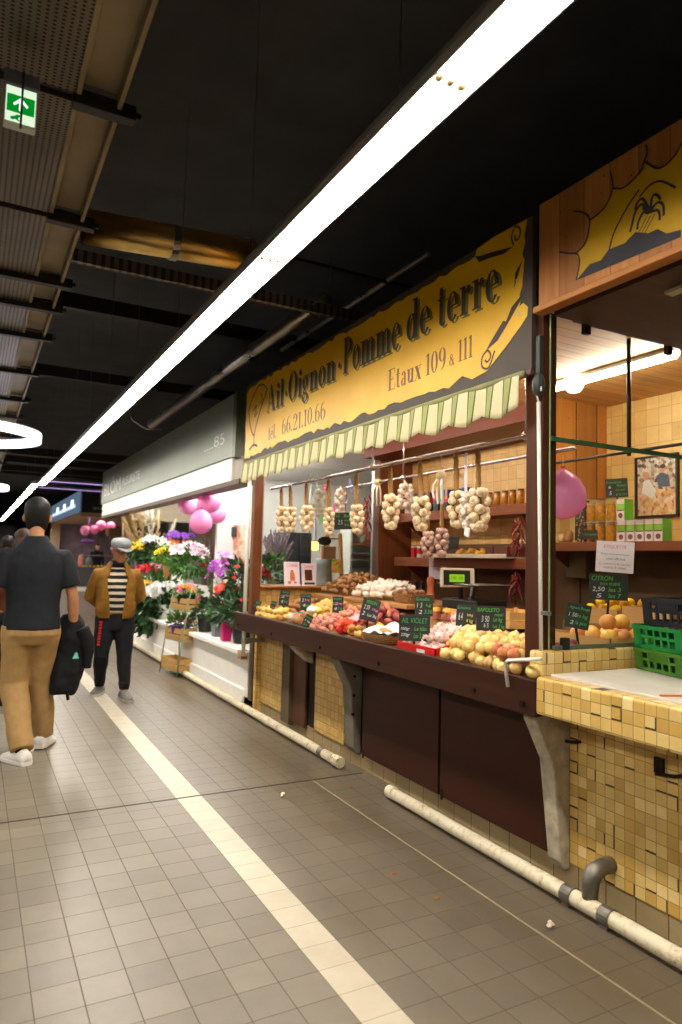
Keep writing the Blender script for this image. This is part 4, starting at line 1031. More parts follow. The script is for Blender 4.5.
# chilli strings, ribbon bunches
M_chilli = flat('dry_chilli', (116, 14, 18), 0.3, var=0.25, objvar=0.4)
def chilli_me(seed):
    r = random.Random(seed); L = r.uniform(0.085, 0.12); pts = []; rad = []
    for i in range(7):
        f = i / 6; pts.append((0.012 * sin(f * 3 + seed), 0.01 * sin(f * 4), -L * f)); rad.append([0.003, 0.009, 0.010, 0.009, 0.007, 0.004, 0.001][i])
    return MB().tube(pts, rad, 7).mesh('chilli', M_chilli, smooth=True)
CH = [chilli_me(i) for i in range(3)]
def chilli_string(px_, py0, py1, X, lbl, n=12, spread=0.03):
    a, b = at(px_, py0, X=X), at(px_, py1, X=X)
    root = thing('chilli_string', lbl, 'chilli string', (X, a.y, a.z))
    MB().tube([a, b], 0.003, 6).build('string', M_straw, root)
    for i in range(n):
        f = i / n; o = bpy.data.objects.new('chilli', CH[i % 3]); COL.objects.link(o); o.parent = root
        an = i * 2.4; o.location = (cos(an) * spread * .5, sin(an) * spread * .5, -(a.z - b.z) * f * 0.75); o.rotation_euler = (sin(an) * 0.5, -cos(an) * 0.5, an); s = rg.uniform(.9, 1.2); o.scale = (s, s, s)
    return root
chilli_string(367, 495, 540, R2X, 'red chilli string hanging beside a garlic braid in the middle of the rail', 16)
o_ = chilli_string(518, 516, 560, 3.35, 'dark red chilli string hanging just left of the brown post', 14)
o_ = chilli_string(515, 572, 600, 3.35, 'lower dark red chilli string left of the brown post, over the shelf shade', 9, 0.02)
def ribbon_bunch(px_, py0, py1, w_px, X, lbl, cols, n=9):
    a, b = at(px_, py0, X=X), at(px_, py1, X=X); k = mpp(a)
    root = thing('ribbon_bunch', lbl, 'ribbon bunch', (X, a.y, a.z)); W = w_px * k / 2
    zt = R1Z if X < 2.9 else R2Z
    MB().tube([(X, a.y, zt + 0.012), (X, a.y, a.z - 0.02)], 0.004, 6).ell((X, a.y, a.z - 0.02), W * 0.6, W * 0.6, 0.03, 12, 6).build('knot', flat('raffia', (214, 190, 150), 0.8, bump=0.4), root, smooth=True)
    for i in range(n):
        f = (i + 0.5) / n * 2 - 1; yy = a.y - f * W; xx = X + rg.uniform(-.02, .02); L = (a.z - b.z) * rg.uniform(0.75, 1.0)
        s = MB(); w = 0.0085
        P = [Vector((X, a.y - f * W * 0.35, a.z - 0.02)), Vector((xx, yy, a.z - 0.02 - L * 0.35)), Vector((xx, yy - 0.01 * f, a.z - L * 0.7)), Vector((xx + .005, yy, a.z - L))]
        for p, q in zip(P[:-1], P[1:]): s.add([p + Vector((0, w, 0)), q + Vector((0, w, 0)), q - Vector((0, w, 0)), p - Vector((0, w, 0))], [(0, 1, 2, 3)])
        s.build('ribbon', flat(cols[i % len(cols)][0], cols[i % len(cols)][1], 0.6), root, solid=0.0015)
    return root
RC = [('rib_cream', (226, 214, 190)), ('rib_white', (236, 232, 226)), ('rib_lilac', (176, 160, 190)), ('rib_straw', (206, 176, 120))]
ribbon_bunch(378, 480, 507, 15, R2X, 'bunch of pale ribbons hanging beside the red chilli string', RC, 8)
ribbon_bunch(441, 472, 506, 18, R1X, 'raffia bunch with orange and green trimmings hanging over the small pink braids', RC + [('rib_orange', (216, 130, 40)), ('rib_green', (70, 140, 60))], 10)
c = at(351, 486, X=R2X)
tag(MB().obox(c, (0, -1, -1.5), (0, 1, -1), (1, 0, 0), 0.075, 0.022, 0.003).build('striped_ribbon', flat('violet_ribbon', (120, 104, 150), 0.5)), 'violet ribbon tail slanting beside the white netted garlic', 'ribbon')
for (x_, y_, lb, w_, h_, cc) in ((322, 519, 'small green-labelled packet under the white netted garlic', 9, 10, (150, 184, 120)), (325, 487, 'small red tag at the neck of the white netted garlic', 6, 5, (214, 40, 70)), (335, 510, 'magenta tag hanging behind the narrow garlic braid', 5, 14, (226, 60, 160))):
    c = at(x_, y_, X=R2X - 0.03); k = mpp(c)
    tag(MB().box(c.x - 0.008, c.x + 0.004, c.y - w_ * k * .55, c.y + w_ * k * .55, c.z - h_ * k * .5, c.z + h_ * k * .5).build('hanging_packet', flat('packet_%d' % x_, cc, 0.5), bevel=0.003), lb, 'packet')
c = at(467, 532, X=R1X - 0.06); k = mpp(c)
tag(MB().obox(c, (-.3, -1, -.2), (0, -.2, 1), (1, -.3, 0), 0.036, 0.024, 0.001).build('price_tag', M_white), 'white paper tag hanging below the netted garlic between two braids', 'tag')

# ---- chalkboards
M_slate = flat('slate_board', (40, 42, 38), 0.75, var=0.2, scale=14)
CHK = {'g': flat('chalk_green', (82, 172, 76), 0.8, var=0.05), 'w': flat('chalk_white', (200, 204, 204), 0.8, var=0.05), 'p': flat('chalk_pink', (226, 110, 190), 0.8, var=0.05), 'y': flat('chalk_yellow', (210, 214, 100), 0.8, var=0.05), 't': flat('chalk_teal', (60, 150, 90), 0.8, var=0.05)}
def viewer_frame(c, yaw=0.0, tilt=0.0, roll=0.0):
    n = Vector((-c.x, -c.y, 0)).normalized(); n.rotate(Euler((0, 0, yaw)))
    ux = Vector((0, 0, 1)).cross(n).normalized(); uy = Vector((0, 0, 1))
    uy = (uy * cos(tilt) - n * sin(tilt)); 
    ux2 = ux * cos(roll) + uy * sin(roll); uy2 = uy * cos(roll) - ux * sin(roll)
    return ux2, uy2
def chalkboard(c, w_px, h_px, lines, label, yaw=0.0, tilt=0.15, roll=0.0, stake=True, name='chalkboard', board=None, cat='price board', hang=False, foot=None):
    c = Vector(c); k = mpp(c); W, Hh = w_px * k, h_px * k
    ux, uy = viewer_frame(c, yaw, tilt, roll); M = plane_M(c, ux, uy)
    root = thing(name, label, cat, c)
    MB().box(-W / 2, W / 2, -Hh / 2, Hh / 2, -0.004, 0.0).xf(M).build('board', board or M_slate, root, bevel=0.0015)
    for s, x0, x1, y0, y1, col in lines:
        b = text_mb(s, 1.0, shear=0.15)
        if not b.v: continue
        fit(b, -W / 2 + x0 * W, -W / 2 + x1 * W, -Hh / 2 + y0 * Hh, -Hh / 2 + y1 * Hh)
        for i, p in enumerate(b.v): p.z = 0.0008
        b.xf(M).build('chalk_writing' if board is None else 'writing', CHK[col], root, recalc=False)
    if stake:
        bot = c - Vector(uy) * Hh * 0.48 - (Vector(ux).cross(uy)) * 0.004
        end = foot if foot is not None else Vector((bot.x + 0.01, bot.y + 0.02, max(bedz(bot.x) + 0.01, bot.z - 0.06)))
        MB().bar(bot, end, 0.012, 0.004).build('stake', flat('black_clip', (30, 28, 24), 0.5), root)
    return root
HB = 0.09
def bb(x, y, h): return bed_at(x, y, h)
chalkboard(bb(414.5, 628, 0.15), 31, 26, [('AIL VIOLET', .08, .92, .68, .88, 't'), ('100gr', .06, .36, .38, .52, 'w'), ('200gr', .06, .36, .14, .30, 'w'), ('Le kilo', .50, .88, .40, .56, 'g'), ('Les 2 kilos', .48, .95, .12, .30, 'g')], 'AIL VIOLET price board standing in the red tray of purple garlic')
chalkboard(bb(491, 618.6, 0.18), 29, 25, [('BAPOLETO', .04, .78, .76, .92, 'g'), ('noir', .62, .92, .60, .72, 'g'), ('3 50', .18, .44, .36, .60, 'w'), ('6 5', .26, .42, .14, .32, 'w'), ('Le kg', .58, .88, .34, .56, 'g'), ('Les 2 kg', .56, .96, .08, .28, 'g')], 'big green-lettered price board standing behind the onion heap')
chalkboard(bb(466, 616, 0.15), 21, 22, [('Echalote', .06, .70, .80, .94, 't'), ('6 4', .14, .34, .30, .66, 'w'), ('lekg', .55, .85, .46, .62, 'y'), ('4 kg', .52, .86, .16, .38, 'y')], 'dark price board half hidden behind the board over the onions', yaw=-0.35)
chalkboard(bb(424, 606, 0.18), 18, 20, [('Grenailles', .06, .80, .76, .92, 'g'), ('1 3', .12, .40, .42, .66, 'w'), ('kg', .6, .9, .44, .62, 'g'), ('2', .2, .4, .10, .3, 'w'), ('3,50', .52, .95, .10, .32, 'g')], 'price board above and behind the AIL VIOLET board')
chalkboard(bb(370, 610, 0.17), 18, 22, [('PERLIN', .22, .80, .78, .92, 'g'), ('1kg', .60, .95, .46, .62, 'p'), ('2 50', .14, .46, .50, .70, 'w'), ('2', .10, .26, .22, .40, 'w'), ('Les 3kg', .42, .95, .16, .34, 'w')], 'tilted price board with pink lettering before the sweet potatoes', roll=-0.22)
chalkboard(bb(338, 604.5, 0.13), 11, 16, [('BLANC', .14, .86, .78, .92, 't'), ('1,50', .10, .48, .44, .64, 'w'), ('kg', .55, .88, .46, .64, 'p'), ('4', .16, .4, .14, .34, 'w'), ('3 kg', .46, .92, .14, .34, 'g')], 'price board standing over the yellow potatoes in mid counter')
chalkboard(bb(305.7, 602, 0.13), 10.5, 16, [('Charlotte', .10, .90, .82, .94, 't'), ('2 l', .14, .50, .52, .72, 'w'), ('kg', .56, .88, .54, .70, 'p'), ('4', .22, .46, .20, .40, 'w'), ('kilo', .48, .92, .20, .38, 'g')], 'upright price board right of the two boards below the glass screen')
chalkboard(bb(284.3, 598, 0.14), 10, 15.5, [('Agata', .20, .84, .80, .94, 'g'), ('1 80', .14, .50, .48, .68, 'w'), ('kg', .58, .90, .62, .76, 'p'), ('4', .22, .42, .16, .36, 'w'), ('3kg', .44, .90, .18, .36, 'g')], 'price board leaning under the propped books', roll=-0.12)
chalkboard(bb(256.5, 606, 0.10), 6.5, 11, [('Bio', .2, .8, .72, .9, 'g'), ('2 kg', .14, .86, .36, .56, 'p')], 'small tilted price board at the far left end of the counter', roll=-0.4)
chalkboard(bb(272.7, 606.5, 0.10), 5.5, 11, [('Rose', .14, .86, .74, .92, 'g'), ('1 kg', .2, .86, .3, .5, 'p')], 'small tilted price board second from the florist end of the counter', roll=-0.3)
chalkboard(bb(307.4, 621, 0.08), 8, 12.5, [('Ratte', .10, .90, .72, .88, 'g'), ('3 kg', .10, .90, .40, .58, 'w'), ('2 f', .2, .7, .12, .30, 'g')], 'low tilted price board beside the big brown potato', roll=-0.45, stake=False)
chalkboard(bb(299, 614, 0.07), 12, 6, [('Monalisa', .08, .92, .30, .75, 'w')], 'teal price board lying flat on the potatoes', tilt=0.9, stake=False, board=flat('teal_board', (52, 92, 82), 0.7))
c = at(344, 521, X=R2X - 0.05)
chalkboard(c, 20, 17, [('AIL', .08, .32, .72, .90, 't'), ('Rose', .5, .9, .72, .90, 'g'), ('2 5', .2, .42, .30, .56, 'w'), ('la pièce', .52, .94, .46, .60, 'g'), ('les 3', .52, .90, .20, .36, 'g')], 'chalkboard hanging from the rail among the garlic braids', tilt=0.0, roll=0.05, stake=True, foot=Vector((R2X - 0.03, c.y, R2Z - 0.012)))
# boards of the right-hand part behind the glass
chalkboard(at(608.5, 587, X=3.09), 36, 26, [('CITRON', .06, .62, .74, .92, 'g'), ('non traité', .28, .80, .56, .70, 'g'), ('2,50', .08, .40, .30, .50, 'w'), ('5', .18, .32, .08, .24, 'w'), ('les 3', .50, .82, .32, .48, 'g'), ('les 7', .50, .82, .08, .24, 'g')], 'CITRON price board behind the glass above the citrus boxes', foot=Vector((3.10, at(608, 587, X=3.09).y + 0.02, 1.10)), tilt=0.1)
chalkboard(at(578, 616, X=2.66), 23, 25, [('Agrum Rouge', .10, .94, .72, .88, 'g'), ('1 50', .12, .46, .44, .60, 'w'), ('le kg', .48, .90, .40, .60, 'g'), ('2', .2, .36, .14, .30, 'w'), ('la pce', .44, .90, .12, .32, 'g')], 'tilted Agrum Rouge price board before the citrus boxes', roll=-0.16, foot=Vector((2.68, at(578, 616, X=2.66).y + 0.01, 1.02)))
# paper notices
M_paper = flat('paper_white', (232, 226, 234), 0.6, var=0.03)
M_paperp = flat('paper_pale', (226, 214, 226), 0.6, var=0.03)
CHK['r'] = flat('print_pink', (206, 70, 130), 0.7, var=0.05); CHK['b'] = flat('print_blue', (72, 90, 170), 0.7, var=0.05); CHK['k'] = flat('print_grey', (90, 110, 96), 0.7, var=0.05)
chalkboard(at(614.7, 557, X=3.71), 36, 31, [('ETIQUETTE', .20, .80, .76, .88, 'r'), ('Tous nos produits', .12, .88, .54, .62, 'b'), ('sont affichés', .28, .78, .40, .48, 'b'), ('Le commerce du marché', .10, .90, .24, .31, 'r'), ('merci à vous', .22, .80, .12, .20, 'k')], 'white paper notice with pink heading taped to the shelf edge behind the glass', tilt=0, roll=-0.05, stake=False, name='paper_notice', board=M_paper, cat='notice', yaw=-0.2)
chalkboard(at(437.5, 568, X=3.83), 17, 22, [('MARCHE', .2, .8, .74, .82, 'r'), ('ouvert le matin', .14, .86, .54, .60, 'b'), ('du mardi', .2, .8, .40, .46, 'b')], 'pale paper notice hanging from the lower shelf behind the scale', tilt=0, stake=False, name='paper_notice', board=M_paperp, cat='notice')

# ---- produce prototypes
def onion_me(name, m, r=0.033, sq=0.9, seed=0):
    b = MB(); n = 18; rr = random.Random(seed)
    prof = [(0.10, -0.96), (0.45, -0.90), (0.80, -0.62), (0.98, -0.22), (1.0, 0.08), (0.88, 0.44), (0.58, 0.76), (0.26, 0.92), (0.12, 1.02), (0.08, 1.14), (0.02, 1.18)]
    b.rings([[Vector((cos(2 * pi * j / n) * pr * r * (1 + 0.02 * cos(5 * j)), sin(2 * pi * j / n) * pr * r, z * r * sq)) for j in range(n)] for pr, z in prof])
    return b.mesh(name, m, smooth=True)
def skin_mat(name, c1, c2, rough=0.3, stripes=(60, 60, 6), objvar=0.3, spec=0.5, p0=.35, p1=.7):
    t = NT(name); v = t.coord(); n = t.noise(1.0, t.mapping(v, stripes), 4)
    col = t.ramp(n, [(p0, lin(c1)), (p1, lin(c2))]); r = t.n('ShaderNodeObjectInfo').outputs['Random']
    hs = t.n('ShaderNodeHueSaturation'); t.l(col, hs.inputs['Color']); t.l(t.math('MULTIPLY_ADD', r, objvar, 1 - objvar / 2), hs.inputs['Value']); t.l(t.math('MULTIPLY_ADD', r, .03, .485), hs.inputs['Hue'])
    t.principled(hs.outputs[0], rough, 0, t.bump(n, 0.15, 0.002), spec); return t.m
def lumpy_me(name, m, rx, ry, rz, seed, amp=0.12, n=14, mm=9, taper=0.0):
    b = MB().ell((0, 0, 0), 1, 1, 1, n, mm)
    for p in b.v:
        s = 1 + amp * noise.noise(p * 1.7 + Vector((seed * 7.3, 0, 0)))
        k = 1 - taper * abs(p.x) ** 2
        p.x *= rx * s; p.y *= ry * s * k; p.z *= rz * s * k
    return b.mesh(name, m, smooth=True)
M_onion = skin_mat('yellow_onion_skin', (236, 208, 138), (222, 180, 96), 0.25)
M_onionr = skin_mat('red_brown_onion_skin', (206, 134, 82), (184, 96, 58), 0.28)
M_potato = skin_mat('yellow_potato_skin', (214, 176, 92), (190, 146, 66), 0.55, (12, 12, 12))
M_potatob = skin_mat('brown_potato_skin', (160, 112, 66), (126, 82, 46), 0.65, (14, 14, 14))
M_sweet = skin_mat('sweet_potato_skin', (190, 106, 88), (160, 78, 68), 0.55, (20, 20, 20))
M_shallot = skin_mat('pink_shallot_skin', (214, 150, 126), (176, 96, 84), 0.4, (70, 12, 12))
M_grape = skin_mat('grapefruit_skin', (236, 176, 84), (226, 138, 74), 0.4, (8, 8, 8))
M_lemon = skin_mat('lemon_skin', (244, 196, 30), (234, 180, 20), 0.4, (20, 20, 20))
M_beet = skin_mat('purple_onion_skin', (140, 62, 76), (112, 42, 62), 0.35)
ON = [onion_me('onion', M_onion, 0.034, 0.92, i) for i in range(2)]; ONR = [onion_me('onion', M_onionr, 0.034, 0.9, 3)]
PT = [lumpy_me('potato', M_potato, 0.033, 0.026, 0.023, i) for i in range(3)]
PB = [lumpy_me('potato', M_potatob, 0.030, 0.023, 0.021, i + 5) for i in range(3)]
PBIG = [lumpy_me('potato', M_potatob, 0.05, 0.042, 0.036, 11)]
SW = [lumpy_me('sweet_potato', M_sweet, 0.05, 0.024, 0.023, i + 9, 0.15, taper=0.45) for i in range(2)]
SH = [lumpy_me('shallot', M_shallot, 0.042, 0.02, 0.019, i + 15, 0.12, taper=0.5) for i in range(2)]
GF = [lumpy_me('grapefruit', M_grape, 0.042, 0.042, 0.040, i + 20, 0.03, 18, 12) for i in range(2)]
LE = [lumpy_me('lemon', M_lemon, 0.034, 0.026, 0.026, i + 25, 0.05, taper=0.25) for i in range(2)]
PO = [onion_me('onion', M_beet, 0.03, 0.9, 8)]
def place(me, p, label, cat, group, rot=None, s=1.0):
    o = bpy.data.objects.new(me.name.split('.')[0], me); COL.objects.link(o); o.location = p
    o.rotation_euler = rot if rot else (rg.uniform(-.9, .9), rg.uniform(-.9, .9), rg.uniform(0, 6.3)); o.scale = (s, s, s)
    return tag(o, label, cat, group)
def heap(mes, quad, sp, layers, hgt, label, cat, group, zf=bedz, flatrot=True, jit=0.5, s=(0.92, 1.08), skip=0.0):
    """hexagonal heap over a quad in plan (front-left, front-right, back-right, back-left as X, Y), layers shrink inwards"""
    A, B_, C, D = [Vector(q) for q in quad]
    for L in range(layers):
        nv = max(1, int(((D - A).length + (C - B_).length) / 2 / (sp * 0.88)) - L)
        for j in range(nv):
            g = (j + 0.5 + L * 0.5) / (nv + L)
            l, r = A.lerp(D, g), B_.lerp(C, g); nu = max(1, int((r - l).length / sp) - L)
            for i in range(nu):
                if rg.random() < skip: continue
                f = (i + 0.5 + (0.5 if j % 2 else 0.0) * 0.6 + L * 0.5) / (nu + L + 0.3)
                p = l.lerp(r, f) + Vector((rg.uniform(-1, 1), rg.uniform(-1, 1))) * sp * jit * 0.5
                place(mes[rg.randrange(len(mes))], (p.x, p.y, zf(p.x) + hgt * (0.55 + L * 0.80 + rg.uniform(0, .22))), label, cat, group, s=rg.uniform(*s))
W2 = lambda x, y: (bed_at(x, y).x, bed_at(x, y).y)
# yellow onions at the right end
heap(ON, [(2.285, 3.10), (2.285, 2.47), (2.62, 2.47), (2.64, 3.34)], 0.069, 2, 0.062, 'pale yellow onion in the heap at the right end of the counter', 'onion', 'yellow onions')
for p in ((2.30, 2.60), (2.30, 2.53), (2.33, 2.68), (2.36, 2.60), (2.42, 2.57)):
    place(ONR[0], (p[0], p[1], bedz(p[0]) + 0.085 + 0.02), 'red-brown onion at the front right corner of the onion heap', 'onion', 'red-brown onions')
q = at(533, 674, X=2.222); place(ON[0], (2.222, max(q.y, 2.30), 0.965), 'single green-tinged onion perched between the counter board and brown post', 'onion', None)
# purple garlic in a red tray
M_red = flat('red_tray', (206, 34, 30), 0.4, var=0.08)
def tray(name, label, cat, x0, x1, y0, y1, h, m, th=0.006, zoff=0.0, tilt=True):
    t = thing(name, label, cat, ((x0 + x1) / 2, (y0 + y1) / 2, bedz(x0)))
    z = lambda x: bedz(x) + zoff + 0.003
    def slab(xa, xb, ya, yb, za, zb): 
        return MB().add([(xa, ya, z(xa) + za), (xb, ya, z(xb) + za), (xb, yb, z(xb) + za), (xa, yb, z(xa) + za), (xa, ya, z(xa) + zb), (xb, ya, z(xb) + zb), (xb, yb, z(xb) + zb), (xa, yb, z(xa) + zb)], [(0, 3, 2, 1), (4, 5, 6, 7), (0, 1, 5, 4), (1, 2, 6, 5), (2, 3, 7, 6), (3, 0, 4, 7)])
    slab(x0, x1, y0, y1, 0, th).build('base', m, t)
    slab(x0, x0 + th, y0, y1, 0, h).build('front_side', m, t); slab(x1 - th, x1, y0, y1, 0, h).build('rear_side', m, t)
    slab(x0, x1, y0, y0 + th, 0, h).build('end_side', m, t); slab(x0, x1, y1 - th, y1, 0, h).build('end_side', m, t)
    return t
tr = tray('produce_tray', 'red printed tray of purple garlic under the AIL VIOLET board', 'tray', 2.283, 2.66, 3.14, 3.53, 0.06, M_red)
MB().box(2.2815, 2.2835, 3.24, 3.32, bedz(2.283) + 0.008, bedz(2.283) + 0.045).build('printed_patch', flat('tray_print', (226, 206, 206), 0.5), tr)
def bulbheap(quad, m, sp, layers, label, group, zf=bedz, s=1.0, hgt=0.05):
    heap(BULB[m.name], quad, sp, layers, hgt, label, 'garlic', group, zf=zf, s=(0.9 * s, 1.1 * s))
bulbheap([(2.31, 3.52), (2.31, 3.17), (2.62, 3.17), (2.62, 3.52)], M_garlicp, 0.056, 2, 'loose purple-streaked garlic bulb in the red tray', 'purple garlic in the tray', zf=lambda x: bedz(x) + 0.012)
bulbheap([(2.73, 3.66), (2.73, 3.42), (2.92, 3.46), (2.92, 3.76)], M_garlicp, 0.056, 2, 'loose pink garlic bulb heaped behind the red tray', 'pink garlic behind the tray')
# wooden crates behind the onions
M_crate = wood('poplar_crate', (206, 160, 92), (226, 184, 118), 'Y', 0.6)
def crate(label, c, L, Wd, h, rz, slats=2, m=M_crate, name='wooden_crate', post=True):
    t = thing(name, label, 'crate', c, rz)
    for s in (-1, 1):
        for k in range(slats):
            z0 = h * (k + 0.06) / slats; z1 = h * (k + 0.90) / slats
            MB().box(-L / 2, L / 2, s * Wd / 2 - 0.003, s * Wd / 2 + 0.003, z0, z1).build('side_slat', m, t, world=False)
            MB().box(s * L / 2 - 0.003, s * L / 2 + 0.003, -Wd / 2, Wd / 2, z0, z1).build('end_slat', m, t, world=False)
        for u in (-1, 1):
            MB().box(s * (L / 2 - 0.010) - 0.009, s * (L / 2 - 0.010) + 0.009, u * (Wd / 2 - 0.013) - 0.009, u * (Wd / 2 - 0.013) + 0.009, 0.0, h * 1.02).build('corner_post', m, t, world=False)
    MB().box(-L / 2, L / 2, -Wd / 2, Wd / 2, 0, 0.006).build('base', m, t, world=False)
    return t
crate('pale wooden crate standing behind the onion heap, right of the price boards', (2.90, 3.20, bedz(2.8) - 0.005 + 0.06), 0.34, 0.24, 0.10, 1.35)
crate('pale wooden crate behind the purple garlic, left of the dark price boards', (2.98, 3.72, bedz(2.9) + 0.04), 0.30, 0.2, 0.06, 1.45, 1)
# spice jars with cloth tops
for i in range(5):
    c = bed_at(428 + i * 4.6, 627 - (i % 2) * 3, 0.0); c = Vector((2.90 + 0.035 * (i % 2), 3.98 - i * 0.075, bedz(2.92) + 0.008))
    t = thing('spice_jar', 'small jar with golden cloth cap beside the AIL VIOLET board', 'jar', c, 0, 'golden capped jars')
    MB().lathe([(0.026, 0), (0.03, 0.006), (0.03, 0.05), (0.026, 0.058)], (0, 0, 0), 14).build('glass', flat('jar_label_pink', (190, 110, 96), 0.3), t, smooth=True, world=False)
    MB().lathe([(0.036, 0.05), (0.034, 0.058), (0.026, 0.078), (0.0, 0.084)], (0, 0, 0), 14).build('cloth_cap', flat('gold_cloth', (224, 168, 60), 0.6), t, smooth=True, world=False)
# wicker basket with white paper
def wicker(name, label, c, L, Wd, h, rz=0.0, col=(176, 136, 82)):
    t = thing(name, label, 'basket', c, rz)
    m = tiles('wicker_%d' % int(L * 1000), 0.012, [(196, 154, 96), (160, 120, 70), (182, 140, 84)], (92, 64, 34), 0.003, rough=0.7)
    b = MB(); n = 28
    def rr(f, z): return [Vector((L / 2 * f * math.copysign(abs(cos(2 * pi * j / n)) ** 0.5, cos(2 * pi * j / n)), Wd / 2 * f * math.copysign(abs(sin(2 * pi * j / n)) ** 0.5, sin(2 * pi * j / n)), z)) for j in range(n)]
    b.rings([rr(0.86, 0), rr(0.94, h * .5), rr(1.0, h), rr(0.94, h), rr(0.86, h * .4)], True)
    b.build('basket_body', m, t, world=False)
    return t
wb = wicker('wicker_basket', 'low wicker basket lined with white paper left of the AIL VIOLET board', (2.42, 3.84, bedz(2.30) + 0.02), 0.28, 0.38, 0.05)
c = Vector((2.42, 3.84, bedz(2.30) + 0.10))
o = MB().sheet(lambda u, v: (2.30 + u * 0.25, 3.66 + v * 0.36, bedz(2.30) + 0.075 + u * 0.04 + 0.012 * sin(u * 9 + v * 5) + 0.008 * sin(v * 17)), 16, 16).build('wrapping_paper', M_paper, smooth=True, solid=0.002); tag(o, 'crumpled white paper lying in the low wicker basket', 'paper')
tag(MB().ell((2.33, 3.74, bedz(2.3) + 0.10), 0.016, 0.075, 0.015, 12, 8).build('bread_stick', flat('crust', (206, 160, 92), 0.6), smooth=True), 'pale bread-like stick lying on the basket paper', 'bread stick')
# middle and left produce
heap(PT, [(2.285, 4.22), (2.285, 4.02), (2.37, 4.02), (2.37, 4.22)], 0.056, 2, 0.046, 'small yellow potato in front of the white paper basket', 'potato', 'yellow potatoes by the basket')
q = Vector((2.52, 4.12, bedz(2.52) + 0.03)); place(LE[0], q, 'single yellow lemon beside the sweet potatoes', 'lemon', None, s=1.2)
heap(SW, [(2.54, 4.56), (2.54, 4.14), (2.84, 4.24), (2.84, 4.72)], 0.078, 3, 0.046, 'reddish sweet potato heaped behind the tilted price board', 'sweet potato', 'sweet potatoes')
heap(SH, [(2.29, 4.92), (2.29, 4.50), (2.80, 4.76), (2.80, 5.02)], 0.058, 2, 0.038, 'pink long shallot in the front heap left of the red net bag', 'shallot', 'pink shallots')
heap(PT, [(2.48, 5.40), (2.48, 4.98), (2.84, 5.06), (2.84, 5.52)], 0.062, 2, 0.046, 'yellow potato in the heap under the standing price board', 'potato', 'yellow potatoes in mid counter')
heap(PT, [(2.285, 5.96), (2.285, 5.36), (2.46, 5.40), (2.46, 5.98)], 0.062, 2, 0.046, 'yellow potato heaped at the florist end of the counter', 'potato', 'yellow potatoes at the florist end')
heap(PB, [(2.50, 5.92), (2.50, 5.50), (2.84, 5.58), (2.84, 5.98)], 0.058, 2, 0.042, 'brown potato heaped below the propped books', 'potato', 'brown potatoes below the books')
for i, (x_, y_) in enumerate(((2.31, 5.02), (2.39, 5.07))):
    place(PBIG[0], (x_, y_, bedz(x_) + 0.045), 'large brown potato lying by the low tilted board', 'potato', 'large brown potatoes')
def netbag(name, label, c, rx, ry, rz, fill, n, tie, seed, rot=0.0):
    t = thing(name, label, 'net bag', c, rot); r = random.Random(seed)
    for i in range(n):
        a = r.uniform(0, 6.28); q = sqrt(r.random()) * 0.7; z = r.uniform(0.3, 1.5)
        MB().ell((cos(a) * q * rx, sin(a) * q * ry, z * rz), 0.03, 0.03, 0.028, 12, 8).build('content', fill[i % len(fill)], t, smooth=True, world=False)
    tn = NT(name + '_net'); v = tn.coord(); 
    w1 = tn.n('ShaderNodeTexWave'); w1.inputs['Scale'].default_value = 60; tn.l(v, w1.inputs['Vector'])
    k = tn.math('GREATER_THAN', w1.outputs['Fac'], 0.82)
    d = tn.n('ShaderNodeBsdfPrincipled'); d.inputs['Base Color'].default_value = lin(tie); tb = tn.n('ShaderNodeBsdfTransparent'); ms = tn.n('ShaderNodeMixShader')
    tn.l(k, ms.inputs[0]); tn.l(tb.outputs[0], ms.inputs[1]); tn.l(d.outputs[0], ms.inputs[2]); tn.l(ms.outputs[0], tn.out.inputs[0])
    MB().ell((0, 0, rz * 0.95), rx, ry, rz, 18, 10).build('net', tn.m, t, smooth=True, world=False)
    return t
M_tom = flat('orange_red', (222, 74, 30), 0.3, objvar=0.3)
nb_ = netbag('red_net_bag', 'red net bag of orange-red produce with a pink label in the front row', (2.38, 4.36, bedz(2.38) + 0.008), 0.085, 0.105, 0.05, [M_tom], 22, (206, 40, 30), 4)
MB().obox((2.44, 4.31, bedz(2.44) + 0.10), (0, 1, 0), (1, 0, .6), (0, 0, 1), 0.06, 0.035, 0.004).build('label', flat('pink_label', (236, 140, 150), 0.5), nb_)
nb2 = netbag('mixed_net_bag', 'pale net bag with red and green print lying at the left of the counter', (2.36, 5.20, bedz(2.36) + 0.006), 0.07, 0.085, 0.04, [flat('pale_content', (216, 196, 160), 0.5), flat('red_content', (190, 80, 60), 0.5), flat('green_content', (120, 140, 80), 0.5)], 16, (226, 220, 210), 9)
tag(MB().ell((2.52, 5.18, bedz(2.52) + 0.07), 0.055, 0.07, 0.035, 16, 10).build('white_bag', flat('white_bag', (236, 232, 226), 0.4), smooth=True), 'rounded white bag standing behind the pale net bag', 'bag')
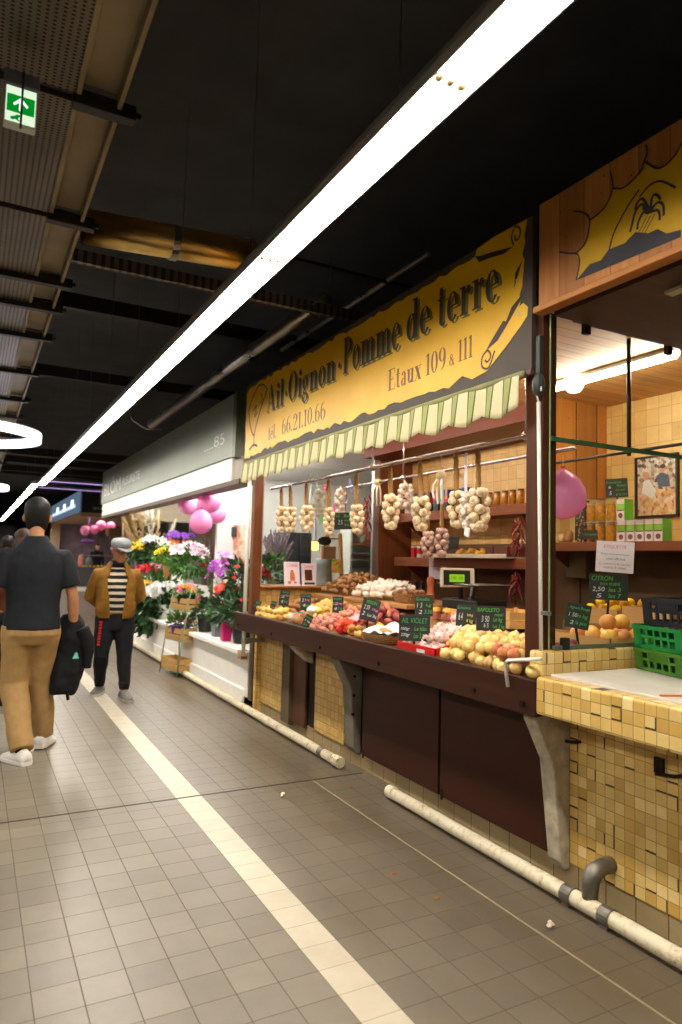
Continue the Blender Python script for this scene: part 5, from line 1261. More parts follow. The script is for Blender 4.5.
# second tier at the left back
tier = thing('produce_shelf', 'raised wooden shelf behind the left half of the display bench', 'shelf', (3.3, 5.1, 0.78))
MB().box(2.87, 3.62, 4.32, 6.05, 1.085, 1.115).build('board', wood('tier_wood', (150, 108, 60), (180, 134, 80), 'Y'), tier, bevel=0.003)
MB().box(2.88, 2.90, 4.75, 6.05, 1.038, 1.084).build('front_panel', M_tile_plain, tier)
MB().box(3.55, 3.60, 4.34, 6.04, 0.02, 1.084).build('back_panel', M_bench, tier)
heap(PB, [(2.98, 6.0), (2.98, 5.46), (3.36, 5.46), (3.36, 6.0)], 0.064, 3, 0.040, 'brown knobbly potato in the raised pile by the glass screen', 'potato', 'brown potatoes on the raised shelf', zf=lambda x: 1.118 + (x - 2.98) * 0.34)
bulbheap([(2.96, 5.36), (2.96, 4.80), (3.28, 4.80), (3.28, 5.36)], M_garlicw, 0.056, 2, 'loose white garlic bulb on the raised shelf', 'white garlic on the raised shelf', zf=lambda x: 1.118 + (x - 2.96) * 0.25)
wk = wicker('wicker_basket', 'brown wicker basket on the raised shelf right of the white garlic', (3.10, 4.58, 1.118), 0.26, 0.32, 0.07)
heap(PB, [(3.02, 4.68), (3.02, 4.48), (3.18, 4.48), (3.18, 4.68)], 0.056, 1, 0.044, 'brown potato in the brown wicker basket', 'potato', 'brown potatoes in the basket', zf=lambda x: 1.165)
# scale
sc = thing('shop_scale', 'beige electronic scale with a green display on a dark stand behind the counter', 'scale', (2.9, 3.7, 0.99))
c = at(458.5, 577.5, X=2.92); k = mpp(c); ux, uy = viewer_frame(c, 0.25, 0.1); M = plane_M(c, ux, uy)
W, Hh = 33 * k, 19 * k
M_beige = flat('beige_plastic', (200, 190, 164), 0.45, var=0.04)
MB().box(-W / 2, W / 2, -Hh / 2, Hh / 2, -0.07, 0).xf(M).build('display_head', M_beige, sc, bevel=0.006)
MB().box(-W * .46, W * .36, -Hh * .40, Hh * .38, 0.0, 0.003).xf(M).build('display_bezel', flat('bezel', (40, 38, 36), 0.3), sc)
MB().box(-W * .28, W * .18, -Hh * .24, Hh * .16, 0.003, 0.0045).xf(M).build('screen', emit('lcd_green', (150, 206, 30), 0.85), sc)
fit(b := text_mb('0.000   0.00', 1.0), -W * .24, W * .14, -Hh * .12, Hh * .06)
for p in b.v: p.z = 0.005
b.xf(M).build('screen_digits', flat('lcd_digits', (60, 90, 20), 0.6), sc, recalc=False)
MB().tube([c + Vector((0.04, 0.03, -0.05)), Vector((c.x + 0.05, c.y + 0.04, bedz(c.x) + 0.01))], 0.018, 10).build('column', flat('black_plastic', (26, 25, 24), 0.5), sc)
MB().box(c.x - 0.02, c.x + 0.24, c.y - 0.22, c.y + 0.16, bedz(c.x) + 0.09, bedz(c.x) + 0.16).build('body', flat('black_plastic', (26, 25, 24), 0.5), sc, bevel=0.012)
MB().box(c.x - 0.04, c.x + 0.26, c.y - 0.26, c.y + 0.18, c.z - 0.05, c.z - 0.038).tube([(c.x + 0.05, c.y - 0.10, c.z - 0.05), (c.x + 0.06, c.y - 0.06, bedz(c.x) + 0.15)], 0.02, 8).build('weighing_pan', flat('steel_pan', (150, 150, 150), 0.25, 0.8), sc, bevel=0.004)

# ---- shelves at the back left of the stall
M_shelf = wood('shelf_redwood', (112, 56, 28), (140, 76, 40), 'Y', 0.45)
def shelf(lbl, y0, y1, x0, zt, th):
    t = thing('wall_shelf', lbl, 'shelf', ((x0 + BX) / 2, (y0 + y1) / 2, zt))
    MB().box(x0, BX - 0.005, y0, y1, zt - th, zt).build('board', M_shelf, t, bevel=0.003)
    for yy in (y0 + 0.12, y1 - 0.12): MB().prism([(BX - 0.005, zt - th), (BX - 0.005, zt - th - 0.14), (BX - 0.03, zt - th - 0.14), (x0 + 0.06, zt - th)], (0, yy - 0.012, 0), (1, 0, 0), (0, 0, 1), (0, -1, 0), 0.024).build('bracket', M_shelf, t)
    return t
zu = at(460, 508.5, X=3.8).z; zl = at(460, 558, X=3.8).z
shelf('upper red-brown shelf at the back of the garlic stall carrying packets and jars', 4.06, 6.0, 3.8, zu, 0.085)
shelf('lower red-brown shelf at the back of the garlic stall carrying a tray', 4.06, 5.96, 3.8, zl, 0.085)
def jar(c, label, group, r=0.033, h=0.125, fill=(176, 112, 30), lid=(120, 84, 40), proto={}):
    key = (r, h, fill, lid)
    if key not in proto:
        t = thing('preserve_jar', label, 'jar', c, 0, group)
        MB().lathe([(r * .9, 0), (r, 0.006), (r, h * .80), (r * .86, h * .88)], (0, 0, 0), 16).build('glass_body', flat('jar_fill_%d' % fill[0], fill, 0.15, var=0.35, scale=40, spec=0.6), t, smooth=True, world=False)
        MB().lathe([(r * .92, h * .87), (r * .94, h), (r * .3, h + .001)], (0, 0, 0), 16).build('lid', flat('jar_lid_%d' % lid[0], lid, 0.3, 0.5), t, world=False)
        proto[key] = t; return t
    return dup(proto[key], c, label=label, group=group)
for i in range(5):
    c = at(489 + i * 7.9, 505, X=3.88); jar((3.88, c.y, zu + 0.001), 'amber preserve jar in the row on the upper back shelf', 'amber jars on the upper shelf', 0.030, 0.125)
def packet(c, w, h, d, bands, label, group=None, rz=0.0, cat='packet', name='food_packet'):
    t = thing(name, label, cat, c, rz, group)
    z = 0
    for i, (frac, m) in enumerate(bands):
        MB().box(-d / 2, d / 2, -w / 2, w / 2, z, z + h * frac).build('wrapper_band' if len(bands) > 1 else 'wrapper', m, t, world=False); z += h * frac
    return t
mb_, mr_, mw_, mdk = flat('pk_blue', (44, 70, 130), 0.4), flat('pk_red', (196, 30, 44), 0.4), flat('pk_white', (224, 214, 212), 0.4), flat('pk_dark', (40, 30, 30), 0.4)
for i in range(8):
    c = at(408 + i * 9.5, 505, X=3.90)
    if i == 7: continue
    packet((3.92, c.y, zu + 0.001), 0.085, 0.20, 0.06, [(0.42, mw_ if i % 3 == 0 else mdk), (0.33, mr_), (0.25, mb_)] if i != 3 else [(0.55, mdk), (0.45, mr_)], 'blue-topped red packet standing in the row on the upper back shelf', 'red and blue packets')
for i, (x_, bands) in enumerate(((414, [(0.85, mr_), (0.15, mw_)]), (420, [(0.3, mw_), (0.5, mr_), (0.2, mw_)]))):
    c = at(x_, 552, X=3.9); packet((3.9, c.y, zl + 0.001), 0.05, 0.115, 0.04, bands, ['red packet standing at the left of the lower back shelf', 'white and red packet next to the red one on the lower shelf'][i])
tr2 = thing('bread_tray', 'shallow tray of yellow and brown snacks on the lower back shelf', 'tray', (3.86, 4.7, zl))
c0, c1 = at(432, 553, X=3.78), at(513, 551, X=3.78)
MB().box(3.70, 4.02, c1.y, c0.y, zl + 0.001, zl + 0.012).box(3.70, 3.715, c1.y, c0.y, zl + 0.012, zl + 0.035).build('tray_body', flat('tray_white', (214, 200, 180), 0.5), tr2, bevel=0.003)
M_snack = flat('snack_yellow', (226, 170, 60), 0.5, objvar=0.3)
SN = [lumpy_me('snack', M_snack, 0.034, 0.026, 0.022, i + 40, 0.2) for i in range(2)]
for i in range(14):
    place(SN[i % 2], (3.76 + 0.05 * (i % 3), c0.y - 0.42 - 0.045 * (i // 2), zl + 0.04 + 0.02 * (i % 2)), 'golden snack piece lying on the tray of the lower back shelf', 'snack', 'golden snacks')
for i in range(4):
    packet((3.93 - 0.03 * (i % 2), c1.y + 0.10 + i * 0.105, zl + 0.014), 0.09, 0.085, 0.08, [(1.0, flat('brown_packet', (104, 62, 50), 0.4, var=0.3, scale=30))], 'dark reddish packet on the right half of the lower shelf tray', 'reddish packets', rz=0.2 * (i - 1))
chalkboard(at(449, 543, X=3.72), 20, 13, [], 'blank black board leaning on the tray of the lower back shelf', tilt=0.4, yaw=-0.2, stake=False, name='blank_board', cat='board')
# bottles and low shelf under the lower shelf
zs = at(410, 601, X=3.8).z
shelf('low wooden shelf with bottles in the shade behind the sweet potatoes', 5.0, 5.94, 3.72, zs, 0.05)
M_dark = flat('dark_recess', (30, 24, 20), 0.8)
def bottle(c, m1, m2, label, r=0.028, h=0.20):
    t = thing('drink_bottle', label, 'bottle', c)
    MB().lathe([(r * .9, 0), (r, 0.01), (r, h * .55), (r * .85, h * .68), (r * .42, h * .84), (r * .40, h * .95)], (0, 0, 0), 16).build('body', m1, t, smooth=True, world=False)
    MB().lathe([(r * 1.02, h * .2), (r * 1.02, h * .5)], (0, 0, 0), 16).build('label', m2, t, smooth=True, world=False)
    MB().lathe([(r * .46, h * .93), (r * .46, h), (r * .1, h)], (0, 0, 0), 12).build('cap', flat('cap_red', (190, 40, 40), 0.4), t, world=False)
    return t
for i, (x_, m1, m2, lb) in enumerate(((405, flat('bt_blue', (70, 110, 150), 0.15), flat('lb_blue', (60, 90, 160), 0.4), 'blue bottle in the shade under the lower back shelf'), (415, flat('bt_dark', (40, 26, 26), 0.15), flat('lb_red', (200, 70, 80), 0.4), 'dark bottle with a red label beside the blue bottle'), (421, flat('bt_dark', (40, 26, 26), 0.15), flat('lb_mauve', (110, 70, 100), 0.4), 'dark bottle with a mauve label beyond the red-labelled one'))):
    c = at(x_, 594, X=3.85); bottle((3.85, c.y, zs + 0.001), m1, m2, lb)
c = at(430.5, 601, X=3.3); tag(MB().lathe([(0.03, 0), (0.036, 0.05), (0.03, 0.12), (0.024, 0.16), (0.034, 0.20), (0.03, 0.235), (0.005, 0.25)], (3.3, c.y, c.z - 0.05), 16).build('clay_jug', flat('terracotta', (176, 92, 56), 0.6), smooth=True), 'terracotta jug standing in the shade left of the scale', 'jug')

# ---- right part behind the glass: shelf, jars, boxes, poster, balloon, citrus
zr = at(620, 541.5, X=3.78).z
shelf('long red-brown shelf behind the glass carrying jars and green boxes', 1.6, 3.98, 3.78, zr, 0.062)
for row in range(2):
    for i in range(3):
        c = at(591 + i * 10.0, 541, X=3.86); jar((3.86, c.y, zr + 0.001 + row * 0.142), 'amber preserve jar stacked in two rows behind the glass, left of the green boxes', 'stacked amber jars', 0.031, 0.137, (188, 124, 34), (210, 180, 120))
c0, c1 = at(585, 522, X=3.83), at(616, 521, X=3.83)
tag(MB().box(3.82, 3.90, c1.y, c0.y, zr + 0.1395, zr + 0.1425).build('jar_tray', M_white), 'white card sheet between the two rows of amber jars', 'card')
M_gbox, M_gtop, M_gdot = flat('box_pink', (226, 204, 206), 0.5), flat('box_green', (140, 190, 60), 0.5), flat('box_dot', (110, 64, 50), 0.5)
M_gside = flat('box_green_side', (112, 200, 40), 0.45)
def tea_box(c, label, group, side=False):
    t = thing('spice_box', label, 'box', c, 0, group); w, h, d = 0.060, 0.142, 0.07
    MB().box(-d / 2, d / 2, -w / 2, w / 2, 0, h * .48).build('lower_card', M_gbox, t, world=False)
    MB().box(-d / 2, d / 2, -w / 2, w / 2, h * .48, h * .78).build('green_band', M_gtop, t, world=False)
    MB().box(-d / 2, d / 2, -w / 2, w / 2, h * .78, h).build('upper_card', M_gbox, t, world=False)
    MB().tube([(-d / 2 - 0.001, 0, h * .22), (-d / 2 + 0.001, 0, h * .22)], w * .30, 14).build('round_print', M_gdot, t, world=False)
    MB().box(-d / 2 - 0.0008, -d / 2, -w * .46, w * .46, h * .44, h * .50).build('dark_print', flat('box_text', (90, 80, 80), 0.5), t, world=False)
    if side: MB().box(-d / 2, d / 2 + 0.02, -w / 2 - 0.002, -w / 2, 0, h).build('side_flap', M_gside, t, world=False)
    return t
bl = 'pink and green box in the row behind the glass, under the framed picture'
t0 = None
for i in range(5):
    c = at(621.5 + i * 9.3, 541, X=3.83)
    o = tea_box((3.86, c.y, zr + 0.001), bl if i < 4 else 'rightmost pink and green box of the row, showing its bright green side', 'pink and green boxes' if i < 4 else None, side=(i == 4))
c = at(621, 541, X=3.83); tea_box((3.86, c.y, zr + 0.145), 'single pink and green box standing on top of the row', None, side=True)
chalkboard(at(616.5, 488, X=3.86), 21, 19, [('Cornichons', .06, .72, .74, .88, 'g'), ('Maison', .52, .90, .56, .70, 'g'), ('6', .14, .26, .48, .64, 'w'), ('5', .16, .28, .14, .34, 'w'), ('Le pot', .48, .88, .32, .46, 'g'), ('6 le lot', .46, .94, .10, .24, 'g')], 'chalkboard standing on the stacked jars left of the framed picture', tilt=0.0, roll=0.05, foot=Vector((3.87, at(616.5, 488, X=3.86).y, zr + 0.29)))
chalkboard(at(591, 534.5, X=3.80), 15, 9, [('Cornichons', .1, .9, .4, .65, 'g')], 'small black card standing before the stacked jars', tilt=0.1, stake=False)
# dark bag of nuts and small goods
c = at(575, 541, X=3.78)
def bag_mat():
    t = NT('dark_print_bag'); v = t.coord(); vo = t.n('ShaderNodeTexVoronoi'); vo.inputs['Scale'].default_value = 42; t.l(v, vo.inputs['Vector'])
    k = t.math('LESS_THAN', vo.outputs['Distance'], 0.36)
    t.principled(t.mix(k, lin((44, 34, 30)), lin((176, 130, 90))), 0.35); return t.m
b = MB()
bw = 0.048
b.rings([[Vector((3.86 + ux_ * 0.035 * s, c.y + uy_ * bw * s, zr + 0.001 + z)) for ux_, uy_ in ((-1, -.9), (-1, .9), (-.7, 1), (.7, 1), (1, .9), (1, -.9), (.7, -1), (-.7, -1))] for z, s in ((0, .9), (0.02, 1), (0.16, 1.0), (0.24, .9), (0.285, .75), (0.30, .78))])
tag(b.build('nut_bag', bag_mat()), 'tall dark patterned bag standing on the shelf beside the pink balloon', 'bag')
for i, (x_, cc, h_, lb) in enumerate(((560, (200, 160, 110), 0.06, 'small beige box on the shelf below the pink balloon'), (567, (170, 110, 60), 0.09, 'small brown pot on the shelf between balloon and dark bag'))):
    c = at(x_, 541, X=3.80); tag(MB().lathe([(0.026, 0), (0.032, h_ * .3), (0.030, h_ * .8), (0.02, h_)], (3.82, c.y, zr + 0.001), 12).build('small_pot', flat('small_pot_%d' % i, cc, 0.5), smooth=True), lb, 'pot')
# electric box and cable on the brown wall
c = at(579, 565, X=BX - 0.02); eb = thing('fuse_box', 'faded fuse box on the brown wall behind the glass', 'fuse box', (BX, c.y, c.z))
MB().box(BX - 0.06, BX - 0.002, c.y - 0.10, c.y + 0.10, c.z - 0.10, c.z + 0.10).build('cover', flat('fuse_cover', (128, 104, 76), 0.6), eb, bevel=0.006)
MB().tube([(BX - 0.03, c.y - 0.02, c.z - 0.10), (BX - 0.03, c.y - 0.02, 0.95)], 0.008, 8).build('cable', flat('black_plastic', (26, 25, 24), 0.5), eb)
# framed picture on the tiled wall
tl_, br_ = at(635, 458, X=BX - 0.02), at(678, 516, X=BX - 0.02)
fp = thing('framed_picture', 'black-framed market photograph on the tiled back wall', 'picture', (BX, (tl_.y + br_.y) / 2, br_.z))
y0, y1, z0, z1 = br_.y, tl_.y, br_.z, tl_.z
fr = MB(); fw = 0.014
fr.box(BX - 0.025, BX, y0, y0 + fw, z0, z1).box(BX - 0.025, BX, y1 - fw, y1, z0, z1).box(BX - 0.025, BX, y0, y1, z0, z0 + fw).box(BX - 0.025, BX, y0, y1, z1 - fw, z1)
fr.build('frame', flat('frame_black', (24, 22, 22), 0.4), fp)
def pic_mat():
    t = NT('picture_print'); v = t.coord(); vo = t.n('ShaderNodeTexVoronoi'); vo.inputs['Scale'].default_value = 46; t.l(v, vo.inputs['Vector'])
    sep = t.n('ShaderNodeSeparateXYZ'); t.l(v, sep.inputs[0])
    sc_ = t.n('ShaderNodeSeparateColor'); t.l(vo.outputs['Color'], sc_.inputs[0])
    lo = t.ramp(sc_.outputs[0], [(0, lin((206, 150, 110))), (0.4, lin((232, 206, 170))), (0.75, lin((226, 170, 90))), (1, lin((190, 110, 90)))])
    hi = t.ramp(sc_.outputs[1], [(0, lin((90, 80, 76))), (0.4, lin((196, 176, 150))), (0.7, lin((224, 210, 190))), (1, lin((170, 120, 70)))])
    k = t.math('GREATER_THAN', sep.outputs[2], (z1 - z0) * 0.45)
    t.principled(t.mix(k, lo, hi), 0.2, spec=0.5); return t.m
MB().box(BX - 0.012, BX - 0.008, y0 + fw, y1 - fw, z0 + fw, z1 - fw).build('print', pic_mat(), fp)
def pf(u, v): return Vector((BX - 0.0125, y1 - (y1 - y0) * u, z0 + (z1 - z0) * v))
def pblob(pts, m, nm, d=0): 
    MB().add([pf(u, v) - Vector((0.0003 + d, 0, 0)) for u, v in pts], [tuple(range(len(pts)))]).build(nm, m, fp, recalc=False)
ci = lambda cu, cv, ru, rv, n=12: [(cu + ru * cos(2 * pi * i / n), cv + rv * sin(2 * pi * i / n)) for i in range(n)]
pblob([(0.14, 0.42), (0.20, 0.60), (0.32, 0.62), (0.5, 0.42), (0.4, 0.30)], flat('pic_white', (226, 220, 214), 0.3), 'printed_figure')
pblob(ci(0.26, 0.68, 0.07, 0.07), flat('pic_skin', (206, 140, 110), 0.3), 'printed_face', 0.0002)
pblob([(0.50, 0.66), (0.62, 0.72), (0.78, 0.66), (0.82, 0.48), (0.55, 0.48)], flat('pic_slate', (74, 84, 104), 0.3), 'printed_figure')
pblob(ci(0.64, 0.76, 0.06, 0.06), flat('pic_skin', (206, 140, 110), 0.3), 'printed_face', 0.0002)
pblob(ci(0.65, 0.81, 0.065, 0.035), flat('pic_dark', (40, 34, 34), 0.3), 'printed_hair', 0.0003)
# white panel right of the picture
q = at(681, 450, X=4.0); tag(MB().box(4.02, 4.09, q.y - 0.25, q.y - 0.005, 1.66, 2.25).build('white_cabinet', M_white, bevel=0.004), 'white wall cabinet at the right edge beside the framed picture', 'cabinet')
# balloon proto
def balloon_me(m, r=0.14):
    b = MB().lathe([(0.02 * r, -1.20 * r), (0.12 * r, -1.13 * r), (0.42 * r, -0.97 * r), (0.74 * r, -0.68 * r), (0.94 * r, -0.28 * r), (1.0 * r, 0.08 * r), (0.94 * r, 0.46 * r), (0.73 * r, 0.76 * r), (0.40 * r, 0.97 * r), (0.05 * r, 1.04 * r)], (0, 0, 0), 24)
    return b.mesh('balloon_skin', m, smooth=True)
def balloon_mat(name, c):
    t = NT(name); b = t.principled(lin(c), 0.18, 0, None, 0.5)
    tr = t.n('ShaderNodeBsdfTranslucent'); tr.inputs[0].default_value = lin(c); ms = t.n('ShaderNodeMixShader'); ms.inputs[0].default_value = 0.35
    t.l(b.outputs[0], ms.inputs[1]); t.l(tr.outputs[0], ms.inputs[2]); t.l(ms.outputs[0], t.out.inputs[0]); return t.m
M_pink = balloon_mat('balloon_pink', (255, 172, 226))
BAL = balloon_me(M_pink)
def balloon(c, r, label, rot=(0, 0, 0), group=None, string=0.0):
    t = thing('balloon', label, 'balloon', c, 0, group); t.rotation_euler = rot
    o = bpy.data.objects.new('balloon_skin', BAL); COL.objects.link(o); o.parent = t; s = r / 0.14; o.scale = (s, s, s)
    MB().lathe([(r * .02, -1.17 * r), (r * .10, -1.24 * r), (r * .13, -1.28 * r)], (0, 0, 0), 12, ends=False).build('knot', flat('balloon_knot', (206, 50, 110), 0.3), t, smooth=True, world=False)
    if string: MB().tube([(0, 0, -1.2 * r), (0, 0, -1.2 * r - string)], 0.002, 5).build('string', flat('string_white', (200, 190, 180), 0.7), t, world=False)
    return t
c = at(563, 495.5, X=2.72)
balloon(c, 24 * mpp(c) * 0.95, 'pink balloon hanging upside down behind the glass screen', (pi, 0, 0), string=0.07)
# citrus and purple onions behind the glass
M_card = flat('cardboard', (196, 150, 96), 0.75, var=0.08)
def carton(label, x0, x1, y0, y1, z0, h, m=M_card):
    t = thing('cardboard_box', label, 'box', ((x0 + x1) / 2, (y0 + y1) / 2, z0)); th = 0.006
    MB().box(x0, x1, y0, y1, z0, z0 + th).build('base', m, t)
    for a_, n_ in (((x0, x0 + th, y0, y1), 'side'), ((x1 - th, x1, y0, y1), 'side'), ((x0, x1, y0, y0 + th), 'side'), ((x0, x1, y1 - th, y1), 'side')):
        MB().box(*a_, z0 + th, z0 + h).build(n_, m, t)
    return t
carton('open cardboard box of grapefruit behind the glass, in front', 2.78, 3.10, 2.38, 2.76, 1.03, 0.055)
for i, (x_, y_, dz_) in enumerate(((2.84, 2.44, 0), (2.94, 2.44, 0), (3.04, 2.44, 0), (2.84, 2.54, 0), (2.94, 2.54, 0), (3.04, 2.54, 0), (2.89, 2.49, .07), (2.99, 2.49, .07), (2.84, 2.64, 0), (2.94, 2.64, 0))):
    place(GF[i % 2], (x_, y_, 1.085 + dz_), 'pink-orange grapefruit in the front cardboard box behind the glass', 'grapefruit', 'grapefruit')
carton('cardboard box of lemons behind the glass, behind the grapefruit', 3.12, 3.48, 2.62, 2.98, 1.12, 0.085)
carton('second cardboard box beside the lemon box behind the glass', 3.12, 3.48, 2.30, 2.60, 1.12, 0.11)
st = thing('crate_stand', 'dark stand under the citrus boxes behind the glass', 'stand', (3.3, 2.7, 0))
MB().box(3.10, 3.52, 2.44, 3.0, 0.96, 1.118).build('top_box', M_bench, st); MB().box(3.14, 3.48, 2.46, 2.98, 0.0, 0.96).build('pedestal', M_bench, st)
for i in range(12):
    place(LE[i % 2], (3.17 + 0.075 * (i % 4), 2.68 + 0.085 * (i // 4), 1.20 + 0.035 * (i % 2)), 'yellow lemon in the cardboard box behind the glass', 'lemon', 'lemons in the box')
heap(PO, [(2.45, 2.62), (2.45, 2.38), (2.70, 2.38), (2.70, 2.62)], 0.062, 2, 0.055, 'purple onion heaped behind the glass beside the brown post', 'onion', 'purple onions')
# crates on the white slab
def bin_(name, label, c, L, Wd, h, rz, m, flare=1.08, rows=2, tagm=None):
    t = thing(name, label, 'crate', c, rz); th = 0.006
    def wall(p0, p1, n_):
        p0, p1 = Vector(p0), Vector(p1); d = (p1 - p0); ln = d.length; d.normalize(); out = Vector((d.y, -d.x, 0))
        b = MB(); nb2 = max(4, int(ln / 0.04))
        f = lambda s, z: p0 + d * s + out * ((flare - 1) * Wd * 0.5 * z / h) + Vector((0, 0, z))
        def slab(s0, s1, za, zb, o=0.0, t_=th):
            a = [f(s0, za), f(s1, za), f(s1, zb), f(s0, zb)]; k = [q + out * (t_ + o) for q in a]; a = [q + out * o for q in a]
            b.add(a + k, [(0, 3, 2, 1), (4, 5, 6, 7), (0, 1, 5, 4), (1, 2, 6, 5), (2, 3, 7, 6), (3, 0, 4, 7)])
        slab(0, ln, 0, h * .16); slab(0, ln, h * .84, h, 0, th * 2); slab(0, ln, h * .46, h * .58)
        for i in range(nb2 + 1):
            s = ln * i / nb2; slab(max(0, s - 0.006), min(ln, s + 0.006), h * .1, h * .9)
        if rows == 2: slab(ln * .32, ln * .68, h * .5, h * .86)
        slab(0, 0.05, 0, h); slab(ln - 0.05, ln, 0, h)
        b.build(n_, m, t, world=False)
    a, w_ = L / 2, Wd / 2
    wall((-a, -w_, 0), (a, -w_, 0), 'side_wall'); wall((a, -w_, 0), (a, w_, 0), 'end_wall'); wall((a, w_, 0), (-a, w_, 0), 'side_wall'); wall((-a, w_, 0), (-a, -w_, 0), 'end_wall')
    MB().box(-a, a, -w_, w_, 0, 0.008).build('base', m, t, world=False)
    if tagm: 
        u = at(676, 606, X=2.66)
    return t
M_cg = flat('crate_green', (18, 128, 58), 0.4, var=0.12); M_co = flat('crate_olive_green', (62, 116, 30), 0.45, var=0.12); M_cbk = flat('crate_black', (34, 36, 44), 0.45)
g0 = at(640, 668, Z=0.964); 
cz = 0.9655
gx, gy = g0.x - 0.08, g0.y + 0.012
bin_('plastic_crate', 'olive-green ribbed plastic crate, lowest on the white slab', (gx + 0.215, gy - 0.21, cz), 0.40, 0.30, 0.10, radians(-12), M_co)
bin_('plastic_crate', 'bright green plastic crate stacked on the olive-green crate', (gx + 0.215, gy - 0.21, cz + 0.102), 0.41, 0.31, 0.105, radians(-12), M_cg, rows=1)
bk = bin_('plastic_crate', 'black plastic crate with white label on top of the green crates', (gx + 0.235, gy - 0.22, cz + 0.209), 0.38, 0.29, 0.125, radians(-9), M_cbk, rows=2)
MB().box(-0.07, 0.04, -0.162, -0.16, 0.05, 0.085).build('paper_label', M_paper, bk, world=False)
# books propped before the glass screen
def book(px0, px1, py0, py1, label, cover, seed):
    c = at((px0 + px1) / 2, (py0 + py1) / 2, Y=6.08); k = mpp(c); W, Hh = (px1 - px0) * k * 1.0, (py1 - py0) * k
    ux, uy = Vector((1, 0.12 if seed else -0.05, 0)), Vector((0, 0.16, 1)); M = plane_M(Vector((c.x, 6.055, 1.1815 + Hh / 2)), ux, uy)
    t = thing('book', label, 'book', (c.x, 6.06, 1.181))
    MB().box(-W / 2, W / 2, -Hh / 2, Hh / 2, -0.016, -0.001).xf(M).build('pages', M_paper, t)
    MB().box(-W / 2, W / 2, -Hh / 2, Hh / 2, -0.001, 0.0).box(-W / 2, W / 2, -Hh / 2, Hh / 2, -0.017, -0.016).xf(M).build('cover', flat('cover_%d' % seed, (230, 214, 222), 0.35, var=0.03), t)
    title = fit(text_mb('CUISINE', 1.0), -W * .36, W * .36, Hh * .28, Hh * .42)
    for p in title.v: p.z = 0.001
    title.xf(M).build('title', CHK['r'], t, recalc=False)
    pic = MB()
    if seed == 0:
        for (u, v, ru, rv) in ((0, .10, .10, .07), (0, .0, .16, .08), (-.06, -.16, .09, .16), (.10, -.16, .09, .16), (-.18, -.36, .12, .06), (.2, -.36, .1, .05)): pic.add([(W * (u + ru * cos(a * pi / 6)), Hh * (v + rv * sin(a * pi / 6)), 0.001) for a in range(12)], [tuple(range(12))])
        pic.xf(M).build('cover_picture', flat('cover_orange', (206, 110, 60), 0.4), t, recalc=False)
    else:
        pic.add([(-W * .32, -Hh * .26, 0.001), (W * .22, -Hh * .26, 0.001), (W * .22, Hh * .22, 0.001), (-W * .32, Hh * .22, 0.001)], [(0, 1, 2, 3)]).xf(M).build('cover_picture', flat('cover_dark', (84, 48, 34), 0.4, var=0.5, scale=40), t, recalc=False)
        MB().add([(-W * .38, -Hh * .44, 0.001), (W * .38, -Hh * .44, 0.001), (W * .38, -Hh * .34, 0.001), (-W * .38, -Hh * .34, 0.001)], [(0, 1, 2, 3)]).xf(M).build('cover_band', flat('cover_band', (60, 60, 66), 0.4), t, recalc=False)
book(283, 299, 563, 587, 'white book with an orange figure propped before the glass screen, left of two', None, 0)
book(300, 316, 564.5, 587, 'white book with a dark picture propped before the glass screen, right of two', None, 1)
c = at(337, 580, Y=5.98)
chalkboard(Vector((3.30, 6.02, at(338, 581, Y=6.0).z)), 17, 14, [('TRUFFE', .1, .6, .68, .86, 'g'), ('15', .14, .4, .2, .5, 'w'), ('le kg', .5, .9, .3, .5, 'g')], 'price board leaning on the glass over the brown potato pile', tilt=0.1, stake=False)
def pp_mat(): 
    t = NT('poster_print'); v = t.coord(); n = t.noise(26, v, 3)
    t.principled(t.ramp(n, [(0.3, lin((70, 130, 50))), (0.5, lin((200, 180, 70))), (0.65, lin((190, 80, 60)))]), 0.4); return t.m
q = at(336, 566, Y=6.10); k = mpp(q)
tag(MB().box(q.x - 4.6 * k, q.x + 4.6 * k, 6.095, 6.099, q.z - 7 * k, q.z + 7 * k).build('card_poster', pp_mat()), 'small colourful card on the glass screen above the leaning price board', 'card')
# ================================================================== FLORIST (Y 6.4 .. 14.6)
rf_ = random.Random(23)
M_fgrey = flat('fascia_grey_green', (138, 146, 134), 0.5, var=0.04, scale=2)
M_fdark = flat('fascia_trim_olive', (72, 78, 52), 0.4)
M_offw = flat('florist_white', (244, 241, 234), 0.55, var=0.03)
M_wallw = flat('florist_wall', (234, 232, 228), 0.7, var=0.04, scale=3)
fs = thing('florist_fascia', 'long grey-green florist fascia with white letters and a white lower band', 'shop sign', (2.25, 10.5, 2.2))
MB().box(2.25, 2.33, 6.60, 14.6, 2.455, 3.10).build('grey_board', M_fgrey, fs, bevel=0.004)
MB().box(2.27, 2.33, 6.66, 14.6, 2.215, 2.45).build('white_band', M_offw, fs, bevel=0.004)
MB().box(2.245, 2.36, 6.50, 6.60, 2.44, 3.10).build('end_trim', M_fdark, fs, bevel=0.004)
MB().box(2.30, 2.45, 6.40, 6.66, 2.2, 2.44).build('end_box', flat('end_box', (170, 160, 146), 0.6), fs)
MB().box(2.26, 2.45, 6.40, 14.6, 2.165, 2.213).build('lower_trim', flat('brown_trim', (82, 62, 44), 0.5), fs)
def on_plane(px0, px1, py0, py1, X):
    a, b = at(px0, (py0 + py1) / 2, X=X), at(px1, (py0 + py1) / 2, X=X)
    z1, z0 = at((px0 + px1) / 2, py0, X=X).z, at((px0 + px1) / 2, py1, X=X).z
    return a, b, z0, z1
M_wlet = flat('white_letters', (232, 232, 226), 0.5, var=0.02)
